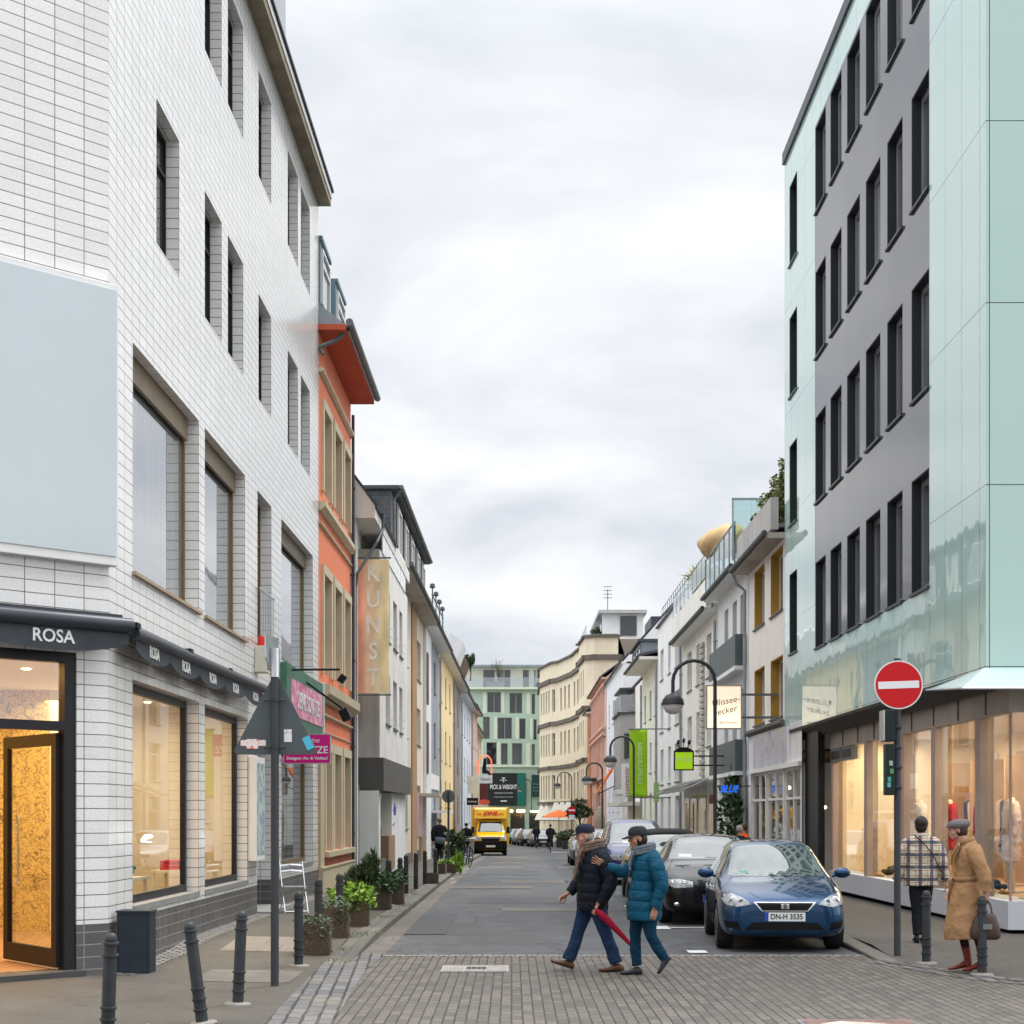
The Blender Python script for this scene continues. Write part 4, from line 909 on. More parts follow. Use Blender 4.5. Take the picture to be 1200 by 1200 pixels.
# house A: ochre reveals
ya, yb = 39.92, 46.1
u = lambda x: yb-YR(x)
cols = [(u(884), u(896)), (u(903), u(917.5))]; r4 = .25
ops = grid_wins(0, cols, [(7.0, 8.62), (4.3, 5.85)], r4)
HA = House('ochre_window_house', 'pinkish white house with ochre window reveals next to the glass building', 'R', ya, yb, 8.75, PKW, 9, 0, ops=ops, z0=4.15)
for o in ops:
    f = window(HA.root, *o, W_WHITE, P_DARK, 1, 0, .07, sill=C_ZINCD)
    m = MB(); a, b, c, d, r = o; m.box((a+.001, .003, c), (a+.03, r-.035, d)); m.box((b-.03, .003, c), (b-.001, r-.035, d)); m.box((a+.03, .003, d-.03), (b-.03, r-.035, d-.001)); m.build('reveal', OCH, f)
HA.eave(.45, 8.73, .14, plaster('eave_beige', (.42, .38, .33)), True)
m = MB(); m.box((0, -.35, 8.95), (HA.len, -.15, 9.75)); m.build('planter_parapet', plaster('parapet_grey', (.42, .41, .39), .5), HA.root)
m = MB(); m.box((-.0, -.15, 9.0), (HA.len, 5, 9.1)); m.build('terrace', C_LEAD, HA.root)
m = MB(); m.box((.0, -.45, 9.2), (.04, 1.2, 10.9)); m.build('glass_screen', BALGLASS, HA.root); m = MB(); m.box((-.03, -.48, 9.15), (.07, -.44, 10.95)); m.box((-.03, -.48, 10.9), (.07, 1.2, 10.95)); m.build('screen_frame', C_ZINC, HA.root)
m = MB(); m.box((0, 1.2, 9.0), (HA.len, 6, 11.2)); m.build('penthouse', PKW, HA.root)
band(HA, 4.05, .14, .12, PLINTH)
# ground floor of A runs under the glass building's overhang
g0, g1 = 37.5, 46.1; GL = g1-g0
m = MB(); WW = plaster('shopfront_white', (.70, .69, .68), .35)
sops = [(.45, 3.1, .30, 2.95, .07), (3.25, 5.9, .30, 2.95, .07), (6.05, 8.4, .30, 2.95, .07)]
wallmesh(m, 0, GL, -.4, 4.04, sops, y=-.0); gf = m.build('ground_floor', WW, HA.root)
for o in sops:
    f = window(gf, *o, C_WHITE, SHOPGLASS, 2, 1, .06, name='shop_window')
SGN, nt, bs = new_mat('faded_sign_paint'); tc = nt.nodes.new('ShaderNodeTexCoord'); v = tc.outputs['Object']
c = mixc(nt, mrange(nt, noise_node(nt, v, 1.2, 2, .4), .45, .6, 0, 1), (.42, .40, .46), (.50, .52, .60)); c = mixc(nt, mrange(nt, noise_node(nt, v, 1.7, 2, .4, (1, 1, 2)), .58, .62, 0, .8), c, (.45, .46, .30)); c = mixc(nt, mrange(nt, noise_node(nt, v, 2.3, 1, .4, (1, 1, 1.5)), .63, .66, 0, .8), c, (.33, .20, .36)); lk(nt, c, bs.inputs['Base Color'])
m = MB(); m.box((1.2, -.05, 3.08), (7.0, -.003, 3.98)); sb = m.build('sign_panel', SGN, gf)
m = MB(); m.box((.4, -.09, 2.96), (GL, -.003, 3.07)); m.box((7.0, -.07, 3.08), (7.08, -.003, 3.98)); m.build('lintel', C_WHITE, gf)
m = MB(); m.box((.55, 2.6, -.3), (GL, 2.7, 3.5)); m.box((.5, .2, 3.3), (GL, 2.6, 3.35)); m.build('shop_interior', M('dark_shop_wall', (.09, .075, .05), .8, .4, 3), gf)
m = MB()
for (a, b, c, r) in ((2.2, .8, 2.55, .05), (4.6, 1.0, 2.8, .07), (4.8, .9, 2.72, .06), (4.2, 1.4, 2.0, .04), (6.8, .8, 2.6, .05), (6.5, .9, 2.2, .04)): m.ell((a, b, c), r, 10, 6)
m.build('hanging_lamp', EM('lamp_glow', (1, .68, .30), 12), gf)
area('shop_light', (4.5, 1.3, 3.2), (0, 0, 0), 5, 1, 16, (1, .72, .42), gf)

# house B: grey with balcony panels
ya, yb = 46.12, 53.2; u = lambda x: yb-YR(x)
cols = [(u(849), u(853.5)), (u(858.5), u(863.5)), (u(867.5), u(873))]; ops = grid_wins(0, cols, [(6.3, 8.35), (3.6, 5.55)], .18)
HB = House('balcony_house', 'light grey house with dark panel balconies and a glass-railed roof terrace', 'R', ya, yb, 8.9, plaster('light_grey_plaster', (.70, .71, .72), .2), 9, 0, ops=ops)
put(HB, ops, W_WHITE, P_DARK, 1, 1, .05)
for z in (6.15, 3.08):
    m = MB(); m.box((.5, -.34, z), (HB.len-.35, -.30, z+.92)); m.box((.5, -.30, z), (.54, 0, z+.92)); m.box((HB.len-.39, -.30, z), (HB.len-.35, 0, z+.92)); bb = m.build('balcony', M('balcony_panel', (.085, .105, .11), .5, .1), HB.root)
    m = MB(); m.box((.45, -.36, z-.12), (HB.len-.3, 0, z-.003)); m.build('slab', plaster('light_grey_plaster', (.55, .56, .57)), bb)
HB.eave(.45, 8.88, .14, C_WHITE, True)
m = MB(); m.tube([(HB.len-.1, -.5, 8.95), (HB.len-.1, -.35, 8.5), (HB.len-.08, -.1, 8.3), (HB.len-.08, -.1, 0)], .05, 8); m.build('drainpipe', C_ZINC, HB.root)
m = MB(); m.box((0, -.40, 9.05), (HB.len, -.385, 10.25)); m.build('terrace_glass', BALGLASS, HB.root)
m = MB()
for k in range(7): m.box((.02+k*(HB.len-.06)/6, -.42, 9.02), (.06+k*(HB.len-.06)/6, -.37, 10.28))
m.box((0, -.42, 10.25), (HB.len, -.37, 10.29)); m.build('terrace_rail', C_ZINC, HB.root)
m = MB(); m.prism([(0, .9, 9.02), (0, .9, 10.3), (0, 4.5, 12.2), (0, 9, 9.02)], (HB.len, 0, 0)); m.build('roof', C_LEAD, HB.root)
m = MB(); m.box((3.2, -.14, -.2), (HB.len-.2, -.003, 2.9)); m.build('stone_wall', plaster('stained_wall', (.36, .33, .28), .6), HB.root)
# house C: cream
ya, yb = 53.22, 64.3; u = lambda x: yb-YR(x)
CW = plaster('cream_white_plaster', (.80, .785, .73), .15)
cols = [(u(805.5), u(810.5)), (u(816), u(820)), (u(828), u(833.5))]
HC = simple_house('cream_white_house', 'cream-white house behind the green MUCK sign, with a tilted shop awning below', 53.22, 64.3, 8.6, CW, cols, [(6.6, 8.1), (4.2, 5.6)], ov=.45, gable=False, side='R', off=0)
m = MB()
for k in range(22): m.box((u(822), -.09, 3.2+k*.22), (u(826), -.003, 3.2+k*.22+.14))
m.build('shutter', M('louvre_grey', (.40, .40, .37), .6), HC.root)
gw = M('lit_curtain', (.60, .42, .22), .8, .1, 2)
m = MB()
for a, b in ((1.2, 2.6), (3.2, 5.2), (6.0, 8.0), (9, 10.4)): m.box((a, -.03, -.1), (b, -.004, 2.5))
sw = m.build('shop_window', glass_dark('shop_pane_warm', (.30, .21, .10), (.55, .42, .25)), HC.root)
m = MB()
for k in range(9):
    a = .3+k*1.15; m.prism([(a, -.05, 3.1), (a, -1.15, 2.62+.12*(k % 2)), (a, -1.15, 2.58+.12*(k % 2)), (a, -.05, 3.04)], (1.08, 0, 0))
m.build('awning', M('awning_grey', (.20, .20, .19), .6, .2), HC.root)
m = MB(); m.box((.0, -.38, 8.78), (HC.len, -.2, 9.7)); m.build('terrace_wall', CW, HC.root)
m = MB(); m.box((.2, -.415, 9.75), (HC.len-.1, -.405, 10.45)); m.build('terrace_glass', BALGLASS, HC.root)
m = MB()
for k in range(8): m.box((.2+k*1.4, -.42, 9.7), (.22+k*1.4, -.40, 10.5))
m.box((.2, -.42, 10.48), (HC.len, -.40, 10.5)); m.build('terrace_rail', C_ZINCD, HC.root)
m = MB(); m.prism([(0, 1.2, 8.8), (0, 1.2, 10.6), (0, 4.6, 12.4), (0, 9, 8.8)], (HC.len, 0, 0)); m.build('roof', C_SLATE, HC.root)
# house D
u = lambda x: 75.6-YR(x)
HD = simple_house('white_parapet_house', 'white house with a tall plain parapet and narrow windows in the right row', 64.32, 75.6, 10.6, plaster('white_plaster', (.80, .80, .79), .15), [(u(774), u(777.5)), (u(783), u(786)), (u(791), u(796.5))], [(8.0, 9.4), (5.6, 7.0), (3.2, 4.8), (.4, 2.6)], ov=0, gable=False, side='R')
m = MB(); m.box((0, -.12, 10.6), (HD.len, .1, 10.68)); m.build('coping', C_ZINCD, HD.root)
m = MB()
for k in range(12): m.tube([(.4+k*.93, .15, 10.7), (.4+k*.93, .15, 11.5)], .012, 5)
m.tube([(.4, .15, 11.5), (HD.len-.3, .15, 11.5)], .015, 5); m.build('roof_rail', C_ZINCD, HD.root)
# house E with dormer
HE = simple_house('pale_green_house', 'pale greenish-cream house with a grey dormer and big eave in the right row', 75.62, 84.8, 9.2, plaster('pale_cream_plaster', (.78, .79, .70), .15), [(1.2, 2.3), (4.5, 5.6), (7.4, 8.4)], [(6.6, 8.0), (3.9, 5.4), (1.4, 2.9)], ov=.9, roofh=1.2, side='R', eave_m=CW)
m = MB(); m.box((1, -.6, 9.36), (7, 3, 10.25)); d_ = m.build('dormer', C_ZINC, HE.root); m = MB(); m.box((.8, -.8, 10.25), (7.2, 3, 10.37)); m.build('dormer_roof', C_ZINCD, d_)
window(d_, 1.4, 6.6, 9.5, 10.15, -.63, C_ZINC, P_DARK, 3, 0, .08)
# grey bay house F
HF = simple_house('grey_bay_house', 'house with a grey angular bay window, behind the lime green banner', 84.82, 99, 9.0, plaster('white_plaster', (.68, .68, .67)), [(1, 2), (4, 5)], [(6, 7.6), (3.2, 4.8)], ov=0, roofh=1.0, side='R', gable=True)
GRB = plaster('bay_grey', (.34, .34, .35), .25); a0, a1 = HF.uY(96), HF.uY(90)
yb_ = -.85
m = MB(); bays = []
m.prism([(a0, -.003, 3.0), (a1, -.003, 3.0), (a1-.35, yb_, 3.0), (a0+.35, yb_, 3.0)], (0, 0, 4.5)); by = m.build('bay', GRB, HF.root)
m = MB(); m.prism([(a0-.1, -.003, 7.51), (a1+.1, -.003, 7.51), (a1-.25, yb_-.12, 7.51), (a0+.25, yb_-.12, 7.51)], (0, 0, .12)); m.prism([(a0, -.0, 8.9), (a1, -.0, 8.9), (a1-.3, yb_, 8.9), (a0+.3, yb_, 8.9)], (0, 0, .1)); m.build('bay_cap', C_ZINCD, by)
m = MB(); m.poly([(a1, -.02, 7.65), (a1-.33, yb_+.02, 7.65), (a1-.33, yb_+.02, 8.6), (a1, -.02, 8.6)]); m.poly([(a0+.35, yb_, 7.65), (a1-.35, yb_, 7.65), (a1-.35, yb_, 8.6), (a0+.35, yb_, 8.6)]); m.build('bay_rail', M('rail_grey', (.25, .26, .28), .4), by)
m = MB(); m.box((a1-.28, -.62, 5.0), (a1-.12, -.30, 6.4)); m.box((a1-.12-.0, -.28, 5.0), (a1+.02, -.05, 6.4)); m.build('bay_window', P_DARK, by)
m = MB(); m.box((3, -1.2, 2.3), (13.5, -.05, 2.5)); m.build('awning', plaster('awning_white', (.6, .6, .57), .2), HF.root)
# white gabled house G
HG = simple_house('white_gabled_house', 'tall white house whose bare gable and slate roof rise above the right row', 99.02, 117, 11.2, plaster('bright_white_plaster', (.76, .77, .79), .12), [(3, 4), (8, 9), (13, 14)], [(8, 9.6), (5, 6.6), (2, 3.6)], ov=.1, roofh=6.2, side='R', off=.1, depth=11, pipe=False)
m = MB(); m.box((10, 2, 12), (15, 6, 14.5)); d_ = m.build('dormer', C_SLATE, HG.root)
# pink house
PK = plaster('pink_plaster', (.68, .44, .35), .3)
HP = simple_house('pink_house', 'salmon pink old house with tall pilasters and a slate mansard roof', 117.02, 138, 11.8, PK, [(1.5+k*2.6, 2.7+k*2.6) for k in range(7)], [(8.7, 11.0), (5.0, 7.2), (.9, 3.6)], ov=.35, roofh=3.6, side='R', off=.15, eave_m=PK, pipe=False)
for z in (8.1, 7.6, 4.4, 11.2): band(HP, z, .25, .25, PK)
m = MB()
for k in range(8): m.box((.2+k*2.6, -.12, 4.7), (.7+k*2.6, -.003, 11.2))
m.build('pilaster', PK, HP.root)
m = MB(); m.box((8, -1.1, 4.5), (13, -.003, 4.7)); m.build('balcony', M('dark_iron', (.05, .05, .05), .6), HP.root)
HP2 = simple_house('orange_brick_house', 'narrow orange-brown house between the pink house and the big cream building', 138.02, 142.6, 10.6, plaster('orange_brown_plaster', (.52, .24, .13), .4), [(.6, 1.5), (2.6, 3.5)], [(7.4, 9.6), (4.2, 6.4), (.8, 3)], ov=.35, roofh=3, side='R', off=.35, pipe=False)
# ---- big cream building, broken facade (plan points near to far)
CB = plaster('big_cream_plaster', (.76, .67, .50), .2); CTR = plaster('dark_cornice', (.14, .12, .10), .2)
root = thing('cream_corner_building', 'large cream building with stepped bays and dark cornices where the street bends', 'building', (0, 0, 0))
pl = [(9.5, 142.7), (7.35, 142.7), (6.55, 143.5), (6.30, 150), (6.75, 150.5), (6.05, 160), (4.85, 167), (4.1, 168.5), (3.05, 175.0), (3.2, 185), (14, 186)]
zt1 = 17.7
def facet(p, q, ops, mat_w=CB, par=root, nm='wall', z0=-1.6, z1=zt1, wm=W_WHITE, r=.25, dark=False):
    v = Vector((q[0]-p[0], q[1]-p[1])); L_ = v.length
    # inward is to the left of far->near, so run from q to p
    o = MB(); wallmesh(o, 0, L_, z0, z1, ops); w_ = o.build(nm, mat_w, par, loc=(q[0], q[1], 0)); w_.rotation_euler = (0, 0, math.atan2(p[1]-q[1], p[0]-q[0]))
    for k in ops: window(w_, *k[:4], k[4], wm, P_DARK, 1, 1, .07)
    return w_, L_
zr = [(12.6, 15.0), (8.0, 10.4), (3.4, 6.0)]
for i in range(len(pl)-1):
    p, q = pl[i], pl[i+1]; L_ = math.dist(p, q); n = {3: 2, 5: 3, 7: 3}.get(i, 0); ops = []
    if i == 6: ops = [(.25, .95, c, d, .2) for c, d in zr]
    if i == 2: ops = [(.6+k*2.0, 1.5+k*2.0, c, d, .25) for k in range(3) for c, d in zr]
    elif i == 4: ops = [(1.2+k*2.9, 2.6+k*2.9, c, d, .6) for k in range(3) for c, d in zr]
    elif i == 5: ops = [(1.0+k*2.0, 1.9+k*2.0, c, d, .4) for k in range(3) for c, d in zr]
    elif i == 7: ops = [(.6+k*1.5, 1.4+k*1.5, c, d, .3) for k in range(4) for c, d in zr]
    facet(p, q, ops)
    d_ = .22
    # cornices on each facet
    v = Vector((q[0]-p[0], q[1]-p[1], 0)).normalized(); nrm = Vector((-v.y, v.x, 0))
    if nrm.x > 0 and i not in (0,): nrm = nrm
    nrm = Vector((-v.y, v.x, 0)) 
    for z, hh in ((15.7, .45), (11.2, .4), (6.6, .35), (2.9, .3), (17.7, .2)):
        P0 = Vector((p[0], p[1], z)); P1 = Vector((q[0], q[1], z))
        a = MB(); a.prism([P0+nrm*d_-v*.25, P1+nrm*d_+v*.25, P1-nrm*.1, P0-nrm*.1], (0, 0, hh)); a.build('cornice', CTR, root)
m = MB(); m.prism([(x, y, 17.9) for x, y in pl], (0, 0, .1)); m.build('roof', C_LEAD, root)
m = MB(); m.box((8.3, 146, 17.9), (12, 160, 20.2)); ph = m.build('penthouse', plaster('white_plaster', (.68, .68, .67)), root)
m = MB(); m.box((7.9, 145.4, 20.2), (12.3, 160.3, 20.5)); m.build('penthouse_roof', M('pale_roof', (.45, .46, .46), .6), ph)
m = MB(); m.box((9.9, 145.9, 18.2), (11.4, 145.97, 20.0)); m.box((8.24, 147, 18.2), (8.29, 152, 20.0)); m.build('penthouse_window', P_MID, ph)
m = MB()
for k in range(6): m.tube([(6.7, 144+k*2, 18), (6.7, 144+k*2, 18.9)], .02, 4)
m.tube([(6.7, 144, 18.9), (6.7, 154, 18.9)], .02, 4); m.build('roof_rail', C_ZINC, root)
m = MB(); m.tube([(9, 150, 20.5), (9, 150, 23.0)], .04, 5)
for k in range(4): m.tube([(8.6, 150, 22.2+k*.35), (9.4, 150, 22.2+k*.35)], .03, 4)
m.build('antenna', C_ZINCD, ph)
# shop awnings of the cream building
for k in range(5):
    x_, y_ = [(3.2, 173.0), (3.75, 170.0), (4.4, 166.3), (4.95, 163.2), (5.45, 160.0)][k]
    t = thing('sloping_awning', ['leftmost', 'second', 'middle', 'fourth', 'rightmost'][k]+' of five white sloping shop awnings on the far cream building', 'awning', (x_, y_, 0), 0, 'white awnings on the far cream building')
    m = MB(); m.prism([(0, 0, 3.1), (-.75, -.6, 1.3), (-.75, -.6, 1.2), (0, 0, 3.0)], (1.15, -.9, 0)); m.build('cloth', plaster('awning_cream', (.72, .69, .62), .2), t)
    m = MB(); m.box((-.75, -.62, 1.0), (-.72, -.6, 1.25)); m.tube([(-.75, -.6, 1.22), (.4, -1.5, 1.22)], .03, 5); m.build('front_bar', C_BLACK, t)

# ================================================================ green building closing the street
GRN1 = plaster('mint_plaster', (.43, .56, .46), .1); GRN2 = M('mint_light', (.66, .72, .60), .7, .04); GY_ = 190
root = thing('green_building', 'mint green building with irregular large windows and a terrace storey closing the street', 'building', (-8, GY_, 0))
sc = GY_/K
gx = lambda x: (x-600)*sc+8; gz_ = lambda y: CH+(HZ-y)*sc
# windows (px in the photograph at the far distance): x0,x1,y0,y1
gw_ = [(571, 587, 811, 835), (597, 612, 812, 836), (623, 627, 813, 837), (566, 574, 840, 866), (583, 600, 841, 866), (608.5, 616, 842, 866), (625, 629, 843, 867), (570, 582, 870, 896), (587, 595, 871, 896), (600, 612, 871, 896), (623, 627, 872, 897)]
Lg = 18.5
ops = [(gx(a), gx(b), gz_(d), gz_(c), .25) for a, b, c, d in gw_]
lo = [(gx(598), gx(615), gz_(975), gz_(948), .8), (gx(560), gx(596), gz_(975), gz_(948), .8), (gx(620), gx(636), gz_(975), gz_(950), .8)]
m = MB(); wallmesh(m, 0, Lg, -1.8, gz_(808), ops+lo); m.poly([(Lg, 0, -1.8), (Lg, 12, -1.8), (Lg, 12, 16.7), (Lg, 0, 16.7)]); m.poly([(0, 0, -1.8), (0, 0, 16.7), (0, 12, 16.7), (0, 12, -1.8)]); m.build('wall', GRN1, root)
for o in ops: window(root, *o, M('frame_grey', (.30, .33, .34), .4), P_DARK, 2 if o[1]-o[0] > 1.4 else 1, 0, .06)
m = MB()
for (a, b, c, d) in [(566, 570, 811, 836), (587.5, 591, 811, 836), (617, 621, 812, 837), (579, 582.5, 840, 866), (604, 608, 841, 866), (621, 624, 842, 866), (561, 566, 870, 897), (582.5, 586.5, 870, 896), (616.5, 621, 871, 897)]:
    m = MB(); m.box((gx(a), -.03, gz_(d)), (gx(b), -.003, gz_(c))); m.build('light_panel', GRN2, root)
m = MB(); m.box((-.2, -.5, gz_(808)), (Lg+.2, 4, gz_(805.5))); m.box((0, -.2, gz_(899)), (Lg, -.003, gz_(897))); m.build('cornice', GRN2, root)
m = MB(); m.box((.5, 2.5, gz_(805)), (Lg-.5, 11, gz_(780))); ph = m.build('terrace_storey', plaster('terrace_cream', (.62, .62, .54), .1), root)
m = MB(); m.box((0, 1.6, gz_(780)), (Lg, 12, gz_(777.5))); m.build('terrace_roof', C_ZINC, ph)
for a, b in ((566, 579), (583, 590), (591, 598), (613, 620), (626, 634)): m = MB(); m.box((gx(a), 2.46, gz_(804)), (gx(b), 2.49, gz_(783))); m.build('terrace_window', P_MID, ph)
m = MB(); m.box((.1, -.3, gz_(805)), (Lg, -.27, gz_(794))); m.build('terrace_glass', glass_clear('far_glass', (.75, .8, .82), .25), root)
m = MB(); m.box((gx(570), .9, gz_(805)), (gx(590), 1.5, gz_(798))); m.build('terrace_sofa', M('sofa_grey', (.2, .2, .22)), root)
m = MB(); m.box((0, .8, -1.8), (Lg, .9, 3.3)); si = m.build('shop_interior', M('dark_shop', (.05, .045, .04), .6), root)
m = MB()
for a in (598, 608, 612, 624, 630): m.box((gx(a)-.25, .5, gz_(951.5)), (gx(a)+.3, .6, gz_(949.3)))
m.build('ceiling_lamp', EM('lamp_warm', (1, .72, .38), 14), si)
# PICK & WEIGHT sign
t = thing('shop_sign', 'large black shop sign reading PICK & WEIGHT with a white scale emblem on the green building', 'sign', (0, GY_-.35, 0))
sx_ = lambda x: (x-600)*sc
m = MB(); m.box((sx_(572), 0, gz_(944)), (sx_(616), .12, gz_(906))); m.build('board', M('sign_black', (.015, .022, .025), .5), t)
m = MB(); m.box((sx_(606), -.01, gz_(944)), (sx_(615.5), 0, gz_(906))); m.build('green_stripe', M('sign_teal', (.01, .16, .12), .5), t)
xm = sx_(590)
text('PICK & WEIGHT', .72, C_WHITE, t, (xm, -.03, gz_(922.5)), bold=.02, sx=.62); text('VINTAGE KILO STORE', .26, C_WHITE, t, (xm, -.03, gz_(929.5)), sx=.85); text('Vintage Clothing & Second Hand', .2, C_WHITE, t, (xm, -.03, gz_(934)), sx=.85, shear=.2)
m = MB(); m.box((xm-.05, -.03, gz_(917)), (xm+.05, -.01, gz_(911))); m.box((xm-.4, -.03, gz_(914.8)), (xm+.4, -.01, gz_(914))); m.box((xm-.2, -.03, gz_(912.4)), (xm+.2, -.01, gz_(911))); m.box((xm-.35, -.03, gz_(939.5)), (xm+.4, -.01, gz_(938))); m.build('emblem', C_WHITE, t)
t = thing('shop_sign', 'small dark upright sign with pale lettering right of the big black shop sign', 'sign', (0, GY_-.3, 0))
m = MB(); m.box((sx_(623), 0, gz_(934)), (sx_(632), .1, gz_(908))); m.build('board', M('sign_teal_dark', (.02, .06, .055), .5), t)
for k in range(3): text('VINTAGE', .2, M('pale_teal', (.25, .5, .42)), t, (sx_(627.5), -.02, gz_(919+k*4)), sx=.9)

# ================================================================ signs and lamps over the street
def street_lamp(label, x, y, ztop, ang=0, reach=.95):
    t = thing('street_lamp', label, 'street lamp', (x, y, gz(y)+.08), ang, 'arched street lamps along the right side')
    zt_ = ztop-gz(y)-.08; r = reach/2; m = MB()
    m.tube([(0, 0, 0), (0, 0, 1.0)], [.075, .075], 12); m.lathe([(.075, 1.0), (.055, 1.06)], (0, 0, 0), 12)
    m.tube([(0, 0, 1.0), (0, 0, zt_-r*.9)]+[(-r+r*math.cos(a), 0, zt_-r+r*math.sin(a)) for a in [PI*k/10 for k in range(11)]]+[(-2*r, 0, zt_-r-.25)], .042, 10); m.build('pole', C_POLE, t, smooth=40)
    zc = zt_-r-.25; c = (-2*r, 0, 0)
    m = MB(); m.lathe([(.03, zc+.03), (.06, zc-.02), (.16, zc-.06), (.235, zc-.16), (.26, zc-.27), (.25, zc-.28), (.21, zc-.27)], c, 20); m.build('shade', C_POST, t, smooth=50)
    m = MB(); m.lathe([(.225, zc-.275), (.22, zc-.34), (.16, zc-.44), (.06, zc-.485), (.001, zc-.49)], c, 20); m.build('globe', M('frosted_globe', (.72, .74, .74), .25, .03), t, smooth=60)
street_lamp('nearest arched street lamp with white frosted bowl, beside the lit cream sign', 4.58, 36, PZ(774, 36))
street_lamp('second arched street lamp, in front of the lime green banner', 4.58, 60, PZ(863, 60), 0, .88)
street_lamp('third arched street lamp, in front of the pink house', 4.58, 81, PZ(894, 81), 0, .80)
street_lamp('fourth arched street lamp, beside the white awnings of the cream building', 4.6, 123, PZ(905, 123), 0, 1.1)
street_lamp('farthest arched street lamp, in front of the small dark sign on the green building', 2.05, 168, PZ(913, 168), 0, 1.25)

def wallsign(name, label, cat, x0, x1, yt, yb, Y, boxmat, th=.16, frame=None):
    t = thing(name, label, cat, (PX(x0, Y), Y, 0)); wd = PX(x1, Y)-PX(x0, Y); z0, z1 = PZ(yb, Y), PZ(yt, Y)
    m = MB(); m.box((0, -th/2, z0), (wd, th/2, z1)); b = m.build('board', boxmat, t, bevel=.01)
    if frame:
        m = MB(); f_ = .035
        m.box((-f_, -th/2-.01, z0-f_), (wd+f_, th/2+.01, z0-.001)); m.box((-f_, -th/2-.01, z1+.001), (wd+f_, th/2+.01, z1+f_)); m.box((-f_, -th/2-.01, z0-.001), (-.001, th/2+.01, z1+.001)); m.box((wd+.001, -th/2-.01, z0-.001), (wd+f_, th/2+.01, z1+.001)); m.build('frame', frame, t)
    return t, b, wd, z0, z1
# lit cream sign
LIT, nt, bs = new_mat('lit_sign'); bs.inputs['Base Color'].default_value = (.8, .72, .6, 1); tc = nt.nodes.new('ShaderNodeTexCoord')
gr = nt.nodes.new('ShaderNodeVectorMath'); gr.operation = 'DISTANCE'; lk(nt, tc.outputs['Object'], gr.inputs[0]); gr.inputs[1].default_value = (.52, -.08, 4.05)
bs.inputs['Emission Color'].default_value = (1, .80, .56, 1); lk(nt, mrange(nt, gr.outputs['Value'], 0, .9, 1.0, .5), bs.inputs['Emission Strength'])
Y_ = 42.0; t, b, wd, z0, z1 = wallsign('lit_box_sign', 'square warm-lit cream box sign reading Ulisseebecker, projecting from the right row behind the lamp', 'sign', 828.5, 867.5, 804.5, 853, Y_, LIT, .16, M('sign_frame', (.45, .38, .3), .5))
INK = M('ink', (.12, .08, .06), .6); zc = (z0+z1)/2
text('Ulissee-', .235, INK, t, (wd*.55, -.085, zc+.15), rot=(R(90), R(-12), 0), shear=.15, ext=.002); text('becker', .235, INK, t, (wd*.52, -.085, zc-.1), rot=(R(90), R(-12), 0), shear=.15, ext=.002); text('deichmann', .11, INK, t, (wd*.62, -.085, z0+.14), ext=.002)
m = MB(); m.box((wd+.03, -.03, zc-.3), (wd+1.0, .03, zc-.24)); m.box((wd+.03, -.03, zc+.3), (wd+1.0, .03, zc+.36)); m.build('bracket', C_LEAD, t)
# MUCK
Y_ = 49; t, b, wd, z0, z1 = wallsign('lime_box_sign', 'small lime green box sign reading MUCK with three spotlights on top', 'sign', 791, 811.5, 881.5, 901.5, Y_, M('lime', (.34, .62, .005), .4, 0, emit=(.5, .85, .02), es=.25), .12, C_BLACK)
text('MUCK', .175, C_WHITE, t, (wd/2, -.066, z0+.30), ext=.002, spacing=1.1, sx=.9)
m = MB(); m.prism([(-.04, -.05, z1+.036), (wd/2-.12, -.05, z1+.15), (wd/2+.12, -.05, z1+.15), (wd+.04, -.05, z1+.036)], (0, .1, 0))
for a in (-.17, 0, .17): m.tube([(wd/2+a*.6, 0, z1+.12), (wd/2+a, 0, z1+.25+.05*(a == 0))], .012, 6); m.tube([(wd/2+a, .05, z1+.27+.05*(a == 0)), (wd/2+a, -.07, z1+.34+.05*(a == 0))], .045, 8)
m.build('spotlight', C_BLACK, t); m = MB(); m.box((wd+.03, -.03, z0+.1), (wd+2.1, .03, z0+.14)); m.box((wd+.03, -.03, z1-.14), (wd+2.1, .03, z1-.10)); m.build('bracket', C_BLACK, t)
# lime banner
Y_ = 70; xa, xb = PX(737.5, Y_), PX(758.5, Y_); z0, z1 = PZ(934, Y_), PZ(855, Y_)
t = thing('lime_banner', 'long lime green cloth banner with vertical lettering and a folded lower corner', 'banner', (xa, Y_, 0)); m = MB(); nx_, nz_ = 8, 20; wd = xb-xa
g = [[m.pt((wd*i/nx_*(1-.0*j), .05*math.sin(i*.8+j*.3)-.10*(i/nx_)*math.exp(-j/2.5), z0+(z1-z0)*j/nz_+.25*(i/nx_)*math.exp(-j/2.0)*0)) for i in range(nx_+1)] for j in range(nz_+1)]
for j in range(nz_):
    for i in range(nx_): m.face((g[j][i], g[j][i+1], g[j+1][i+1], g[j+1][i]))
c_ = m.build('cloth', M('lime_cloth', (.30, .55, .01), .6, .06, 1), t, smooth=60); md = c_.modifiers.new('s', 'SOLIDIFY'); md.thickness = .01
text('resurrection', .42, M('pale_lime', (.62, .72, .40)), c_, (wd*.55, -.1, (z0+z1)/2), rot=(0, R(-90), R(90)) if 0 else (R(90), R(-90), 0), sx=.85)
m = MB(); m.tube([(-.05, 0, z1+.03), (wd+2.0, 0, z1+.03)], .03, 6); m.tube([(-.05, 0, z0-.03), (wd+2.0, 0, z0-.03)], .03, 6); m.build('rod', C_LEAD, t)
